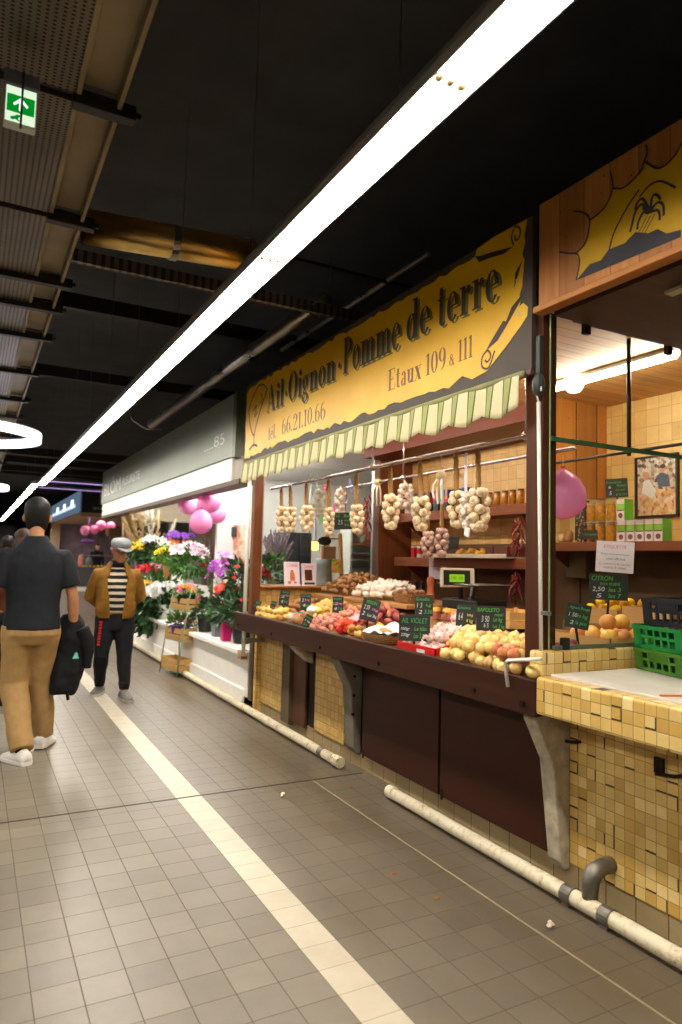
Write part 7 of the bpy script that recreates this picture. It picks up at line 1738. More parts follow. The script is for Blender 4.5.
MB().lathe([(.12, 0), (.13, .03), (.13, hz * .62), (.09, hz * .78), (.085, hz * .92), (.10, hz)], (0, 0, 0), 20).build('can_body', PB_['zinc'], mc, smooth=True, world=False)
MB().tube([(0, 0, hz * .8), (-.02, -.02, hz + .16)], .006, 6).build('stick', M_straw, mc, world=False)
MB().ell((-.02, -.03, hz + .20), .085, .008, .05, 18, 8).build('oval_sign', flat('oval_black', (36, 36, 40), 0.5), mc, world=False)
o = MB().box(q.x - .18, q.x + .18, 6.75, 7.05, 0, 0.449).build('plinth_block', flat('grey_block', (120, 122, 124), 0.6), bevel=0.005); tag(o, 'grey block under the zinc milk can', 'plinth')
q = gz(330, 553, 7.3); tag(MB().box(q.x - .10, q.x + .08, 7.3, 7.34, q.z - .08, q.z + .08).tube([(q.x, 7.32, q.z - .08), (q.x, 7.32, 0)], .012, 8).build('wooden_sign', wood('sign_wood', (150, 100, 70), (176, 126, 92), 'X'), bevel=0.003), 'brown wooden sign on a post behind the milk can', 'sign')
ld = thing('wooden_ladder', 'small wooden ladder leaning behind the glass screen under the hanging chalkboard', 'ladder', (gz(341, 560, 8.2).x, 8.2, 0)); lz = gz(341, 533, 8.2).z; xl, xr = gz(335, 560, 8.2).x, gz(348, 560, 8.2).x
for x_ in (xl, xr): MB().bar((x_, 8.2, 0), (x_, 8.45, lz), .035, .05).build('rail', M_pine, ld)
for k in range(5): MB().bar((xl, 8.2 + .25 * (k + .8) / 5, lz * (k + .8) / 5), (xr, 8.2 + .25 * (k + .8) / 5, lz * (k + .8) / 5), .035, .025).build('rung', M_pine, ld)
su = thing('white_shelf_unit', 'white shelf unit with wooden and dark boards behind the glass screen', 'shelf unit', (gz(362, 600, 8.6).x, 8.8, 0)); xa, xb = gz(349, 600, 8.6).x, gz(376, 600, 8.6).x; zt = gz(362, 520, 8.6).z
MB().box(xa, xb + .5, 8.9, 8.93, 0, zt).box(xa, xa + .03, 8.6, 8.9, 0, zt).build('carcass', M_offw, su)
for y_, m_ in ((544, M_pine), (553, PB_['zinc']), (560, PB_['zinc']), (567, flat('shelf_dark', (70, 72, 70), 0.5)), (580, M_offw), (596, M_offw)):
    z = gz(362, y_, 8.6).z; MB().box(xa + .03, xb + .5, 8.58, 8.9, z - .014, z + .014).build('shelf_board', m_, su)
for i, (x_, cc) in enumerate(((354, (120, 120, 126)), (362, (210, 200, 190)), (370, (150, 60, 50)))):
    z = gz(x_, 544, 8.6).z + .016; tag(MB().lathe([(.05, 0), (.06, .05), (.05, .15), (.03, .17)], (gz(x_, 544, 8.7).x, 8.72, z), 14).build('small_vase', flat('shelfvase_%d' % i, cc, 0.4), smooth=True), ['small grey vase on the wooden board of the white shelf unit', 'small cream vase in the middle of the white shelf unit', 'small red vase at the right of the white shelf unit'][i], 'vase')
for i, x_ in enumerate((309, 315)):
    q = gz(x_, 545 + i, 8.0); t = thing('lit_lantern', 'small golden lit lantern behind the glass screen, beside the milk can' if i else 'small golden lit lantern behind the glass screen, beside the dark cabinet', 'lantern', (q.x, 8.0, q.z))
    MB().lathe([(.02, -.06), (.045, -.05), (.045, .05), (.02, .06)], (0, 0, 0), 14).build('glass', emit('lantern', (255, 214, 120), 2.2), t, smooth=True, world=False)
    MB().lathe([(.05, .055), (.012, .09), (.004, 2.56 - q.z)], (0, 0, 0), 12).build('cap', PB_['zinc'], t, world=False)
# ================================================================== FAR END OF THE AISLE
M_fst = flat('far_fascia_dark', (52, 54, 56), 0.5, var=0.05)
bx = at(75, 591, Z=0.0); FX, FYs = bx.x, bx.y
zf0, zf1 = at(76, 512, Y=FYs).z, at(76, 490, Y=FYs).z
fst = thing('far_market_stall', 'far stall with beige canopy, dark sign and grey counter at the end of the aisle', 'market stall', (FX + 1.5, FYs + 2, 0))
MB().box(FX, FX + 4.5, FYs, FYs + 0.08, zf0, zf1).build('dark_sign', M_fst, fst)
e = at(52, 500, X=FX); YL = e.y
MB().box(FX - .01, FX + 0.07, FYs, YL, zf0, zf1).build('lit_sign', emit('far_sign_blue', (130, 158, 190), 0.4), fst)
for k in range(3):
    y_ = FYs + (YL - FYs) * (.2 + .25 * k); MB().box(FX - .03, FX - .01, y_ - .35, y_ + .35, zf1 - .55, zf1 - .25).build('lit_letter', emit('far_white', (240, 246, 255), 2.0), fst)
MB().box(FX - .03, FX - .012, FYs + 1.2, YL - 1.0, zf0 + .25, zf0 + .40).build('lit_letter_line', emit('far_pale', (200, 216, 236), 1.2), fst)
b = fit(text_mb('LiLiFi', 1.0), 0, 1.25, 0, .55); b.xf(plane_M((FX + .75, FYs - .01, zf0 + .35), (1, 0, 0), (0, 0, 1))).build('lettering', M_wlet, fst, recalc=False)
b = fit(text_mb('au marche', 1.0), 0, 1.7, 0, .14); b.xf(plane_M((FX + .5, FYs - .01, zf0 + .14), (1, 0, 0), (0, 0, 1))).build('lettering', M_wlet, fst, recalc=False)
M_bg = flat('far_beige', (214, 182, 150), 0.6, var=0.05)
MB().box(FX, FX + 4.5, FYs, YL, zf0 - .04, zf0).build('canopy_soffit', M_bg, fst)
MB().box(FX + .0, FX + .45, YL - .5, YL, 0, zf0 - .04).build('corner_column', M_bg, fst)
MB().box(FX + 1.75, FX + 2.2, FYs + .1, FYs + .5, 0, zf0 - .04).build('corner_column', M_bg, fst)
zc = at(76, 567, Y=FYs).z
MB().box(FX, FX + 4.5, FYs + .02, FYs + .8, .16, zc).build('counter', flat('far_counter', (84, 84, 84), 0.5), fst)
MB().box(FX - .04, FX + 4.5, FYs - .04, FYs + .8, 0.0, .155).build('white_plinth', M_offw, fst)
MB().box(FX, FX + 4.5, FYs + .04, FYs + .05, zc + .01, zc + .45).build('counter_glass', M_glass, fst)
MB().box(FX, FX + 4.5, FYs + .03, FYs + .06, zc + .45, zc + .48).build('glass_rail', M_alu, fst)
MB().box(FX + .3, FX + 4.5, YL - .1, YL, 0, zf0).build('back_wall', flat('far_back', (150, 130, 140), 0.7, var=0.5, scale=1.6), fst)
MB().box(FX, FX + 4.5, FYs, FYs + .03, zf0 - .16, zf0 - .04).build('valance', M_bg, fst)  # strip added to hide the fill tube from the aisle
MB().box(FX + .3, FX + 4.2, FYs + .22, FYs + .28, zf0 - .10, zf0 - .045).build('added_tube', emit('far_fill_tube', (255, 244, 230), 40.0), fst)  # added unseen tube that brightens the far stall and its balloons
for i in range(8):
    place(LE[i % 2], (FX + .3 + i * .14, FYs + .4, zc + .035), 'orange-yellow fruit on the far grey counter', 'fruit', 'fruit on the far counter', s=1.6)
for i, (x_, w_, h_, cc, lb) in enumerate(((72, .28, .5, (216, 130, 120), 'pink jug-like ornament on the far stall counter'), (80, .3, .4, (120, 130, 136), 'grey heap of bags on the far stall counter'))):
    q = at(x_, 565, Y=FYs + .6); b = MB().lathe([(w_ * .3, 0), (w_ * .5, h_ * .3), (w_ * .4, h_ * .7), (w_ * .25, h_)], (max(q.x, FX + .25) + i * .3, FYs + .6, zc + .002), 14); tag(b.build('counter_ornament', flat('orn_%d' % i, cc, 0.5), smooth=True), lb, 'ornament')
BY = FYs + .45
for x_, y_, r_, lb in ((85.3, 530.5, 5.2, 'leftmost pink balloon of the four floating before the far stall'), (94.5, 529.6, 4.6, 'second pink balloon from the left before the far stall'), (101, 525.5, 5.2, 'third and highest pink balloon before the far stall'), (110.4, 526.5, 5.2, 'rightmost pink balloon of the four before the far stall')):
    c = at(x_, y_, Y=BY); balloon(c, r_ * mpp(c) * .92, lb, (0, 0, 0), None, string=.9)
c = at(88, 541.5, Y=FYs + .5); tag(MB().ell(c, 6.5 * mpp(c), .12, 2.6 * mpp(c), 16, 8).tube([c, (c.x, c.y, zf0 - .045)], .01, 6).build('purple_hanging', flat('purple_felt', (130, 80, 170), 0.7), smooth=True), 'purple hanging decoration above the person at the far stall', 'decoration')
c = at(112, 533, Y=FYs - .3); wk = wicker('hanging_basket', 'wicker basket hanging beside the four pink balloons at the far stall', (c.x, FYs - .3, c.z - .12), .48, .48, .3)
MB().tube([(c.x - .22, FYs - .3, c.z + .17), (c.x, FYs - .3, zf0), (c.x + .22, FYs - .3, c.z + .17)], .01, 6).build('cord', M_straw, wk)
# dim stalls down the left side and across the far end
for i, (x0, x1, y, z0, z1, cc) in enumerate(((-5.6, -2.2, 24.0, 0, 2.9, (50, 48, 50)), (-1.6, 2.2, 45.0, 0, 3.0, (70, 66, 66)))):
    o = MB().box(x0, x1, y, y + 1.2, z0, z1).build('far_kiosk', flat('kiosk_%d' % i, cc, 0.7, var=0.5, scale=2)); tag(o, ['dark kiosk far down the left side of the hall', 'dim kiosk closing the far end of the aisle'][i], 'kiosk')
# ================================================================== PEOPLE
def skin(name, c):
    t = NT(name); v = t.coord(); n = t.noise(22, v, 4)
    b = t.principled(t.ramp(n, [(0.3, lin(tuple(x * .9 for x in c))), (0.7, lin(c))]), 0.5, 0, t.bump(t.noise(90, v), 0.08, 0.002), 0.35)
    b.inputs['Subsurface Weight'].default_value = 0.08; b.inputs['Subsurface Radius'].default_value = (0.02, 0.008, 0.004); return t.m
M_sk1, M_sk2, M_sk3 = skin('skin_tan', (196, 138, 100)), skin('skin_brown', (172, 116, 84)), skin('skin_rose', (214, 156, 124))
CL = bpy.data.textures.new('fabric_folds', 'CLOUDS'); CL.noise_scale = 0.16; CL.noise_depth = 2
def cloth(name, c, rough=0.8, var=0.12):
    return flat(name, c, rough, var=var, scale=16, bump=0.25, bscale=220, spec=0.2)
def soft(b, name, m, parent, voxel=0.011, smooth=4, fold=0.0):
    o = b.build(name, m, parent, smooth=True, world=False)
    r = o.modifiers.new('remesh', 'REMESH'); r.mode = 'VOXEL'; r.voxel_size = voxel; r.use_smooth_shade = True
    if smooth: s = o.modifiers.new('smooth', 'SMOOTH'); s.iterations = smooth; s.factor = 0.5
    if fold:
        d = o.modifiers.new('folds', 'DISPLACE'); d.texture = CL; d.strength = fold; d.mid_level = 0.5; d.texture_coords = 'LOCAL'
    return o
def ering(cx, cy, z, rx, ry, n=20, M=None):
    r = [Vector((cx + rx * cos(2 * pi * j / n), cy + ry * sin(2 * pi * j / n), z)) for j in range(n)]
    return [M @ p for p in r] if M else r
HEADP = [(0, .030, .066, 0.0), (.07, .043, .080, -.02), (.18, .057, .086, -.045), (.32, .064, .086, -.074), (.45, .070, .084, -.090), (.56, .074, .089, -.097), (.70, .075, .084, -.100), (.82, .068, .068, -.089), (.92, .049, .040, -.062), (.985, .020, .010, -.025)]
def head_rings(M, hh, s=1.0, f0=0.0, f1=1.0, front=None):
    out = []
    for f, w, fr, bk in HEADP:
        if f < f0 or f > f1: continue
        if front is not None: fr = min(fr, front(f)) 
        cy = (fr + bk) / 2
        out.append([M @ Vector((w * s * cos(2 * pi * j / 20), cy + (fr - bk) / 2 * s * sin(2 * pi * j / 20), (f - .5) * hh * (1 + (s - 1) * .8))) for j in range(20)])
    return out
def hand(b, wrist, d, palm_n, side, curl=0.5, s=1.0):
    """palm and five fingers; d = forearm direction, palm_n = palm normal, side = +1 thumb to the cross side"""
    d = Vector(d).normalized(); n = Vector(palm_n); n = (n - d * n.dot(d)).normalized(); w = d.cross(n) * side
    R = Matrix((w, n, d)).transposed(); wrist = Vector(wrist)
    b.ell(wrist + d * .045 * s, .040 * s, .016 * s, .052 * s, 12, 8, rot=R)
    for i, (off, L) in enumerate(((-.030, .066), (-.010, .078), (.011, .082), (.031, .072))):
        p = wrist + d * .085 * s + w * off * s; pts = [p - d * .02 * s]; a = 0.0; q = p
        for k, l in enumerate((.42, .32, .26)):
            a += curl * (.5 + .35 * k); q = q + (d * cos(a) + n * sin(a)) * L * l * s; pts.append(q)
        b.tube(pts, [.0105 * s, .0098 * s, .0088 * s, .007 * s], 8)
    t0 = wrist + d * .025 * s + w * .034 * s; t1 = t0 + (w * .75 + d * .65 + n * .3).normalized() * .042 * s; t2 = t1 + (d * .9 + n * .35 + w * .2).normalized() * .034 * s
    b.tube([t0 - w * .01 * s, t1, t2], [.0135 * s, .0115 * s, .0085 * s], 8)
def shoe(parent, ank, toe_dir, L, m_up, m_sole, heel_lift=0.0, name='shoe'):
    """low shoe under the ankle point; toe_dir horizontal"""
    d = Vector((toe_dir[0], toe_dir[1], 0)).normalized(); w = Vector((-d.y, d.x, 0)); a = Vector((ank[0], ank[1], 0))
    pitch = heel_lift / L; 
    def P(u, v, z): return a + d * (u - L * .28) + w * v + Vector((0, 0, z + heel_lift * (1 - u / L)))
    prof = [(0.0, .030, .060), (.05, .042, .092), (.18, .046, .108), (.34, .047, .104), (.50, .049, .084), (.66, .052, .068), (.82, .050, .056), (.94, .037, .046), (1.0, .018, .032)]
    rs = []
    for f, hw, hh in prof:
        rs.append([P(f * L, hw * cos(t) * (1 if True else 0), .020 + max(0, sin(t)) ** .8 * (hh - .02) if sin(t) > 0 else .014) for t in [2 * pi * j / 16 for j in range(16)]])
    b = MB().rings(rs); o = b.build(name, m_up, parent, smooth=True, world=False)
    sb = MB(); rs = []
    for z, k in ((0.0, .96), (.006, 1.04), (.024, 1.04), (.026, .98)):
        ring = []
        for f, hw, hh in prof: ring.append(P(L * .5 + (f - .5) * L * 1.02, hw * k, z))
        for f, hw, hh in reversed(prof): ring.append(P(L * .5 + (f - .5) * L * 1.02, -hw * k, z))
        rs.append(ring)
    sb.rings(rs).build('sole', m_sole, o, world=False)
    return o
def limb(b, pts, rad, n=16, flat=1.0): b.tube(pts, rad, n, flat=flat); return b
def build_person(t, J, sk, voxel=0.009, look=(0, 0, 0), hands=('relaxed', 'relaxed')):
    """J: joints in local metres, front = +Y, right = +X"""
    b = MB(); h = J['h']
    b.rings([ering(*J['torso'][i]) for i in range(len(J['torso']))])
    hm = Matrix.Translation(Vector(J['head'])) @ Euler(look).to_matrix().to_4x4(); hh = J.get('hh', .232)
    b.rings(head_rings(hm, hh, J.get('hw', 1.0)))
    nb = Vector(J['neck']); b.tube([nb - Vector((0, .0, .05)), nb, hm @ Vector((0, -.014, -.32 * hh))], [.06, .055, .050], 16)
    b.ell(hm @ Vector((0, .094, -.11 * hh)), .0125, .016, .020, 10, 8, rot=hm.to_3x3()); b.tube([hm @ Vector((0, .086, .03)), hm @ Vector((0, .097, -.018))], [.008, .010], 8)
    for s in (-1, 1): b.ell(hm @ Vector((s * (.074 * J.get('hw', 1.0) + (.009 if 'hw' in J else 0)), -.008, -.05 * hh)), .010, .019, .032, 10, 8, rot=hm.to_3x3())
    for s, nm in ((-1, 'l'), (1, 'r')):
        sh, el, wr = [Vector(J[k + nm]) for k in ('sh', 'el', 'wr')]
        limb(b, [sh + Vector((-s * .06, 0, -.03)), sh + Vector((-s * .01, 0, -.02)), (sh + el) / 2, el, el.lerp(wr, .35), wr], [.045, .048, .046, .040, .041, .028])
        hand(b, wr, (wr - el), J.get('palm' + nm, (-s, .2, 0)), s * J.get('thumb' + nm, 1), J.get('curl' + nm, .35))
        hp, kn, an = [Vector(J[k + nm]) for k in ('hip', 'kn', 'an')]
        limb(b, [hp + Vector((0, 0, .05)), hp, hp.lerp(kn, .5), kn, kn.lerp(an, .3), an, an - Vector((0, 0, .04))], [.09, .088, .074, .054, .056, .036, .036])
        fd = Vector((*J.get('toe' + nm, (0, 1)), 0)).normalized(); b.ell(an + fd * .055 + Vector((0, 0, -.058)), .03, .085, .018, 12, 8, rot=Matrix.Rotation(atan2(-fd.x, fd.y), 3, 'Z'))
    o = soft(b, 'body', sk, t, voxel, 3)
    eye_w = flat('eye_white', (226, 220, 212), 0.2); iris = flat('iris_dark', (44, 30, 22), 0.2)
    for s in (-1, 1):
        e = MB().ell(hm @ Vector((s * .031, .074, .01)), .0125, .0125, .0085, 12, 8, rot=hm.to_3x3()).build('eye', eye_w, t, smooth=True, world=False)
        MB().ell(hm @ Vector((s * .031, .084, .01)), .006, .004, .006, 10, 6, rot=hm.to_3x3()).build('iris', iris, e, smooth=True, world=False)
        MB().ell(hm @ Vector((s * .032, .084, .034)), .018, .006, .004, 10, 6, rot=hm.to_3x3()).build('eyebrow', J.get('brow', flat('brow_dark', (36, 28, 24), 0.8)), t, smooth=True, world=False)
    MB().ell(hm @ Vector((0, .082, -.27 * hh)), .024, .008, .0065, 12, 6, rot=hm.to_3x3()).build('mouth', flat('lips', (150, 84, 74), 0.5), t, smooth=True, world=False)
    return hm, hh
def short_hair(t, hm, hh, m, low=.18, k=1.0):
    fr = lambda f: -.012 + max(0, f - .42) * .45 if f < .72 else .12
    b = MB().rings(head_rings(hm, hh, 1.07 * k, low, 1.0, fr)); return soft(b, 'hair', m, t, .008, 3, .006)
M_tee = cloth('tshirt_charcoal', (36, 39, 45)); M_tan = cloth('trousers_tan', (170, 136, 88)); M_blk = cloth('cloth_black', (26, 26, 30)); M_wshoe = flat('shoe_white', (232, 228, 222), 0.5, var=0.04)
M_hairb = flat('hair_black', (24, 20, 18), 0.6, var=0.4, scale=90, bump=0.5, bscale=160); M_hairbr = flat('hair_brown', (62, 40, 26), 0.6, var=0.4, scale=90, bump=0.5, bscale=160)
M_sockb = cloth('sock_black', (22, 22, 24))
# ---- man from behind in a charcoal T-shirt
q = at(24.5, 757, Z=0); P1 = Vector((q.x, q.y + .05, 0))
m1 = thing('person', 'person walking away in charcoal T-shirt and tan trousers, holding a black jacket', 'person', P1)
fl = at(20.5, 763, Z=0) - P1; fr_ = at(41.5, 747, Z=0) - P1
k1 = mpp(P1)
J1 = dict(h=1.8, head=(.0, .05, 1.695), neck=(.0, .0, 1.525), hh=.262, hw=1.1,
    torso=[(0, 0, .86, .155, .115), (0, -.01, .95, .165, .12), (0, 0, 1.08, .148, .105), (0, .01, 1.28, .175, .115), (0, .0, 1.40, .18, .10), (0, -.005, 1.48, .12, .08), (0, -.005, 1.535, .065, .06)],
    shl=(-.195, 0, 1.415), ell=(-.27, -.03, 1.12), wrl=(-.285, .10, .90), shr=(.195, 0, 1.415), elr=(.265, -.02, 1.12), wrr=(.292, .05, .86),
    hipl=(-.095, 0, .90), knl=(-.088, .05, .49), anl=(fl.x, fl.y - .01, .10), hipr=(.095, .01, .90), knr=(.085, .14, .50), anr=(fr_.x, fr_.y - .01, .115), toel=(-.5, .85), toer=(.4, .9), palmr=(-1, .1, 0), palml=(1, .1, 0), curlr=.75, curll=.4)
hm, hh = build_person(m1, J1, M_sk1, look=(-.06, 0, -.05))
short_hair(m1, hm, hh, M_hairb, .18, 1.12)
b = MB().rings([ering(*r) for r in [(0, -.005, .885, .195, .15), (0, -.005, .93, .192, .148), (0, 0, 1.08, .180, .138), (0, .0, 1.26, .200, .145), (0, -.005, 1.36, .205, .132), (0, -.01, 1.44, .172, .11), (0, -.01, 1.495, .118, .09), (0, -.01, 1.535, .082, .078), (0, -.008, 1.553, .075, .072)]])
for s, nm in ((-1, 'l'), (1, 'r')):
    sh, el = Vector(J1['sh' + nm]), Vector(J1['el' + nm]); limb(b, [sh + Vector((-s * .08, 0, -.02)), sh + Vector((-s * .012, 0, -.012)), sh.lerp(el, .4), sh.lerp(el, .76)], [.075, .076, .074, .076])
soft(b, 'tshirt', M_tee, m1, .010, 4, .020)
def trousers(t, J, m, hem, r_hem, r_kn=.075, wst=(.182, .138), zt=.94, name='trousers', fold=.018, crotch=.80):
    b = MB(); yo = J['torso'][0][1]
    b.rings([ering(0, yo, crotch - .02, .15, .11), ering(0, yo - .015, crotch + .05, .188, .142), ering(0, yo - .012, zt - .06, .184, .14), ering(0, yo, zt, wst[0], wst[1])])
    for nm, s in (('l', -1), ('r', 1)):
        hp, kn, an = [Vector(J[k + nm]) for k in ('hip', 'kn', 'an')]
        e = an + (kn - an).normalized() * (hem - an.z)
        limb(b, [hp + Vector((0, -.005, .02)), hp + Vector((0, -.005, -.06)), hp.lerp(kn, .55), kn, kn.lerp(e, .5), e], [.102, .104, .092, r_kn, (r_kn + r_hem) / 2 + .004, r_hem], 18)
    return soft(b, name, m, t, .010, 4, fold)
trousers(m1, J1, M_tan, .085, .076, .094)
for nm, hl in (('l', 0.0), ('r', .012)):
    an = Vector(J1['an' + nm]); MB().tube([an + Vector((0, 0, -.045)), an + Vector((0, 0, .03))], [.042, .043], 14).build('sock', M_sockb, m1, smooth=True, world=False)
    shoe(m1, (an.x, an.y - .01), J1['toe' + nm], .275, M_wshoe, M_wshoe, hl)
# black jacket hanging over his hand
jw = P1 + Vector(J1['wrr'])
jk = thing('jacket', 'black jacket hanging from the hand of the person in tan trousers', 'jacket', (jw.x, jw.y, .44))
def jp(x_, z_): 
    q = at(x_, z_, Y=P1.y + .02); return q
b = MB(); rs = []
for x0, x1, yp, dp, yo in ((63, 79, 614, .05, .06), (60, 86, 622, .075, .05), (58, 89, 634, .085, .04), (56, 89, 648, .085, .04), (54, 86, 664, .08, .03), (52, 82, 680, .075, .03), (50, 77, 692, .065, .02), (52, 74, 696, .05, .02)):
    a, c = at(x0, yp, Y=P1.y), at(x1, yp, Y=P1.y); rs.append(ering((a.x + c.x) / 2 - jw.x, P1.y + yo - jw.y + .03, a.z - .44, (c.x - a.x) / 2, dp, 22))
b.rings(rs); soft(b, 'jacket_body', M_blk, jk, .010, 5, .055)
b = MB(); pts = [at(x_, y_, Y=P1.y + .0) - Vector((jw.x, jw.y, .44)) for x_, y_ in ((82, 628), (87, 640), (88, 654), (87, 668))]
limb(b, pts, [.05, .05, .042, .030]); soft(b, 'sleeve', M_blk, jk, .010, 3, .02)
b = MB(); pts = [at(x_, y_, Y=P1.y + .0) - Vector((jw.x, jw.y, .44)) for x_, y_ in ((67, 688), (68, 700))]
b.tube(pts, [.016, .010], 8).build('strap_end', M_blk, jk, smooth=True, world=False)
q = at(75.5, 656, Y=P1.y - .075) - Vector((jw.x, jw.y, .44)); MB().add([q + Vector((-.02, 0, -.02)), q + Vector((.024, 0, -.018)), q + Vector((.010, 0, .028)), q + Vector((-.004, .004, .022))], [(0, 1, 2, 3)]).build('mint_label', flat('mint_label', (110, 200, 180), 0.6), jk, world=False, solid=.002)
# ---- man in flat cap, facing the camera
q = at(112, 699, Z=0); P2 = Vector((q.x, q.y + .05, 0))
m2 = thing('person', 'person in grey flat cap, mustard jacket and striped jumper standing by the florist', 'person', P2, pi - .12)
R2 = Matrix.Rotation(-(pi - .12), 3, 'Z')
def L2(x_, y_): return R2 @ (at(x_, y_, Z=0) - P2)
fr2, fl2 = L2(99, 694), L2(124, 700)
SC2 = 1.612 / 1.63
J2 = dict(h=1.62, head=(-.012, .055, 1.475), neck=(0, .01, 1.335), hh=.222,
    torso=[(0, 0, .76, .15, .115), (0, .0, .85, .16, .12), (0, .02, .98, .155, .118), (0, .02, 1.14, .168, .118), (0, .01, 1.22, .148, .09), (0, .0, 1.28, .10, .07), (0, .0, 1.34, .058, .056)],
    shl=(-.168, -.01, 1.25), ell=(-.245, -.12, 1.01), wrl=(-.08, -.21, .90), shr=(.168, -.01, 1.25), elr=(.25, -.12, 1.0), wrr=(.09, -.215, .89),
    hipl=(-.09, 0, .80), knl=(-.10, .03, .44), anl=(fl2.x, fl2.y - .03, .09), hipr=(.09, 0, .80), knr=(.115, .04, .44), anr=(fr2.x, fr2.y - .03, .09), toel=(-.25, 1), toer=(.35, 1), palml=(0, -1, 0), palmr=(0, -1, 0), brow=flat('brow_grey', (120, 112, 104), 0.8))
hm, hh = build_person(m2, J2, M_sk2, look=(-.22, 0, .42))
M_mus = cloth('jacket_mustard', (132, 92, 32), .75, .2); M_cap = cloth('cap_grey', (150, 154, 158), .85, .15)
def jumper_mat():
    t = NT('striped_jumper'); v = t.coord(); sep = t.n('ShaderNodeSeparateXYZ'); t.l(v, sep.inputs[0])
    f = t.math('FRACT', t.math('DIVIDE', t.math('ADD', sep.outputs[2], t.math('MULTIPLY', t.noise(4, v), .03)), .062)); k = t.math('LESS_THAN', f, .45)
    t.principled(t.mix(k, lin((24, 24, 28)), lin((206, 194, 168))), .85, 0, t.bump(t.noise(150, v), .2, .002), .2); return t.m
b = MB().rings([ering(*r) for r in [(0, .01, .86, .168, .130), (0, .03, 1.0, .165, .132), (0, .03, 1.13, .165, .130), (0, .02, 1.22, .135, .112), (0, .01, 1.30, .095, .085)]])
soft(b, 'jumper', jumper_mat(), m2, .010, 4, .008)
MB().lathe([(.075, -.035), (.082, .0), (.074, .035), (.062, .03)], (0, .005, 1.345), 20).build('collar', M_blk, m2, smooth=True, world=False)
# open jacket: wall with a gap in front
def open_ring(cx, cy, z, rx, ry, gap, th=.014, n=26):
    o, i_ = [], []
    for k in range(n + 1):
        a = pi / 2 + gap + (2 * pi - 2 * gap) * k / n
        o.append(Vector((cx + rx * cos(a), cy + ry * sin(a), z))); i_.append(Vector((cx + (rx - th) * cos(a), cy + (ry - th) * sin(a), z)))
    return o + list(reversed(i_))
b = MB().rings([open_ring(0, .0, .80, .178, .152, .30), open_ring(0, .0, .84, .190, .164, .30), open_ring(0, .01, .98, .192, .166, .38), open_ring(0, .012, 1.12, .192, .160, .48), open_ring(0, .005, 1.22, .182, .140, .55), open_ring(0, -.002, 1.28, .145, .115, .6), open_ring(0, -.006, 1.32, .112, .098, .65), open_ring(0, -.006, 1.36, .090, .088, .7)])
for s, nm in ((-1, 'l'), (1, 'r')):
    sh, el, wr = [Vector(J2[k + nm]) for k in ('sh', 'el', 'wr')]; limb(b, [sh + Vector((-s * .06, 0, -.02)), sh + Vector((0, -.005, -.01)), sh.lerp(el, .5), el, el.lerp(wr, .5), wr], [.068, .070, .070, .066, .060, .05])
soft(b, 'jacket', M_mus, m2, .010, 4, .022)
for s in (-1, 1):
    b = MB(); b.add([(s * .055, .085, 1.355), (s * .105, .065, 1.335), (s * .11, .115, 1.235), (s * .085, .135, 1.215)], [(0, 1, 2, 3)]); b.build('lapel', M_mus, m2, world=False, solid=.012)
    MB().obox((s * .145, .118, .92), (1, -s * .55, 0), (0, 0, 1), (s * .5, 1, 0), .045, .05, .006).build('pocket', M_mus, m2, world=False)
tr2_ = trousers(m2, J2, M_blk, .13, .052, .074, (.165, .125), .85, fold=.02, crotch=.70)
for nm in 'lr':
    an, kn = Vector(J2['an' + nm]), Vector(J2['kn' + nm]); e = an + (kn - an).normalized() * .06
    MB().tube([e + Vector((0, 0, -.05)), e, e + Vector((0, 0, .03))], [.045, .056, .058], 16).build('ankle_cuff', M_blk, m2, smooth=True, world=False)
    shoe(m2, (an.x, an.y), J2['toe' + nm], .265, flat('shoe_grey', (112, 110, 106), .7, var=.2, scale=40), flat('sole_pale', (176, 170, 160), .6))
rb = MB(); 
hp, kn = Vector(J2['hipr']), Vector(J2['knr'])
for i in range(9):
    f = .10 + i * .075; c = hp.lerp(kn, f) + Vector((.045, .098, 0)); rb.obox(c, (1, -.55, 0), (0, 0, 1), (.5, 1, 0), .011 if i % 2 else .014, .009, .003)
rb.build('red_print', flat('red_print', (190, 30, 40), .6), m2, world=False)
b = MB().rings([[hm @ Vector((w * cos(2 * pi * j / 22), cy + d * sin(2 * pi * j / 22), z + .012 * sin(2 * pi * j / 22))) for j in range(22)] for z, w, d, cy in ((.035, .080, .104, -.008), (.055, .090, .118, .0), (.085, .094, .122, .004), (.112, .082, .108, .0), (.128, .055, .075, -.005), (.134, .02, .03, -.01))])
soft(b, 'flat_cap', M_cap, m2, .008, 3)
b = MB(); n = 14
top = [hm @ Vector((.078 * cos(a), .078 + .075 * sin(a), .052 - .022 * sin(a))) for a in [pi * j / n for j in range(n + 1)]]
b.add(top + [p - Vector((0, 0, .008)) for p in top], [tuple(range(n + 1)), tuple(range(2 * n + 1, n, -1))] + [(i, i + n + 1, i + n + 2, i + 1) for i in range(n)]).build('cap_peak', M_cap, m2, world=False)
g = MB()
for s in (-1, 1):
    g.tube([hm @ Vector((s * .034 + .024 * cos(a), .098, .008 + .018 * sin(a))) for a in [2 * pi * j / 14 for j in range(15)]], .0032, 6, ends=False)
    g.tube([hm @ Vector((s * .058, .096, .012)), hm @ Vector((s * .080, .0, .006))], .003, 6)
g.tube([hm @ Vector((-.010, .100, .012)), hm @ Vector((.010, .100, .012))], .003, 6)
g.build('glasses', flat('glasses_dark', (30, 24, 22), .3), m2, smooth=True, world=False)
MB().rings(head_rings(hm, hh, 1.04, .42, .62, lambda f: -.01)).build('hair', flat('hair_grey', (150, 146, 140), .8), m2, smooth=True, world=False)
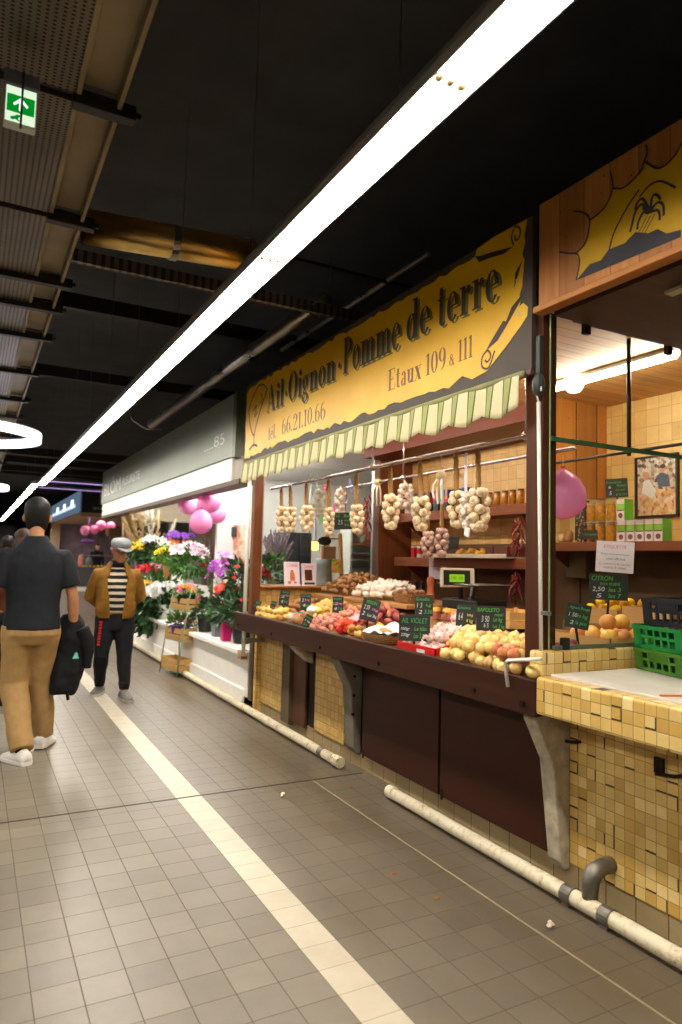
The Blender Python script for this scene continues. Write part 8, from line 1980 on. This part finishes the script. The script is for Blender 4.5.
# ---- further people, mostly hidden
def simple_person(label, foot_px, top_px, cols, hairm, sk, rz, Y=None, long_hair=False, bag=False, arms=None):
    p = at(foot_px[0], foot_px[1], Z=0) if Y is None else Vector((at(foot_px[0], 600, Y=Y).x, Y, 0))
    hgt = at(top_px[0], top_px[1], Y=p.y).z; s = min(1.9, max(1.5, hgt)) / 1.70
    t = thing('person', label, 'person', p, rz); S = lambda *v: tuple(x * s for x in v)
    J = dict(h=1.7 * s, head=S(0, .03, 1.57), neck=S(0, 0, 1.42), hh=.226 * s, torso=[S(0, 0, .82, .145, .11), S(0, 0, .92, .155, .115), S(0, 0, 1.04, .13, .10), S(0, .01, 1.20, .155, .115), S(0, 0, 1.33, .165, .09), S(0, 0, 1.40, .11, .07), S(0, 0, 1.43, .055, .052)],
        shl=S(-.18, 0, 1.345), ell=S(-.235, -.03, 1.08), wrl=S(-.22, .10, .86), shr=S(.18, 0, 1.345), elr=S(.235, -.03, 1.08), wrr=S(.22, .10, .86), hipl=S(-.085, 0, .86), knl=S(-.09, .06, .47), anl=S(-.09, .12, .09), hipr=S(.085, 0, .86), knr=S(.09, -.01, .47), anr=S(.09, -.14, .10))
    if arms: J.update(arms)
    hm, hh = build_person(t, J, sk, .014)
    if long_hair:
        b = MB().rings(head_rings(hm, hh, 1.12, .07, 1.0, lambda f: -.015 if f < .6 else .2)); b.tube([hm @ Vector((0, -.05, .0)), hm @ Vector((0, -.075, -.14)), hm @ Vector((0, -.07, -.24))], [.08, .085, .05], 14); soft(b, 'hair', hairm, t, .012, 3, .012)
    else: short_hair(t, hm, hh, hairm)
    b = MB().rings([ering(*S(*r)) for r in [(0, 0, .84, .175, .14), (0, 0, 1.04, .16, .125), (0, .01, 1.20, .18, .135), (0, 0, 1.33, .19, .112), (0, 0, 1.40, .13, .088), (0, 0, 1.435, .075, .07)]])
    for q_, nm in ((-1, 'l'), (1, 'r')):
        sh, el, wr = [Vector(J[k + nm]) for k in ('sh', 'el', 'wr')]; limb(b, [sh + Vector((-q_ * .07, 0, 0)), sh, sh.lerp(el, .5), el, el.lerp(wr, .9)], [.07, .07, .064, .056, .044])
    soft(b, 'top', cols[0], t, .014, 3, .015); J['torso'][0] = (0, 0, .82 * s, .15, .11)
    trousers(t, J, cols[1], .11, .055, .072, (.165 * s, .128 * s), .90 * s, crotch=.76 * s)
    for nm in 'lr': an = J['an' + nm]; shoe(t, (an[0], an[1]), (0, 1), .26, M_blk, M_blk)
    return t, p
t3, p3 = simple_person('person with brown hair, rust top and black trousers ahead of the person in charcoal', (14, 706), (17, 527), (cloth('top_rust', (110, 62, 44)), M_blk), M_hairbr, M_sk1, 0.05, long_hair=True)
simple_person('distant person with short dark hair at the left edge of the aisle', (4, 0), (5, 534), (cloth('top_navy', (44, 48, 60)), M_blk), M_hairb, M_sk2, 0.0, Y=10.6)
yw = FYs + 1.5
simple_person('person with long dark hair and black top behind the far grey counter', (94.5, 0), (94.5, 543), (M_blk, M_blk), M_hairb, M_sk3, pi, Y=yw, long_hair=True)
# ------------------------------------------------------------------ world and view
w = bpy.data.worlds.new('hall_air'); SC.world = w; w.use_nodes = True
w.node_tree.nodes['Background'].inputs[0].default_value = (1.0, 0.93, 0.82, 1)
w.node_tree.nodes['Background'].inputs[1].default_value = 0.05
SC.view_settings.view_transform = 'Standard'
SC.view_settings.look = 'None'
SC.view_settings.exposure = 0.12
SC.view_settings.gamma = 1.0
SC.view_settings.use_curve_mapping = False
SC.cycles.use_denoising = True
SC.cycles.max_bounces = 8
SC.cycles.diffuse_bounces = 4
SC.cycles.glossy_bounces = 4
SC.cycles.transparent_max_bounces = 16
SC.cycles.sample_clamp_indirect = 6.0
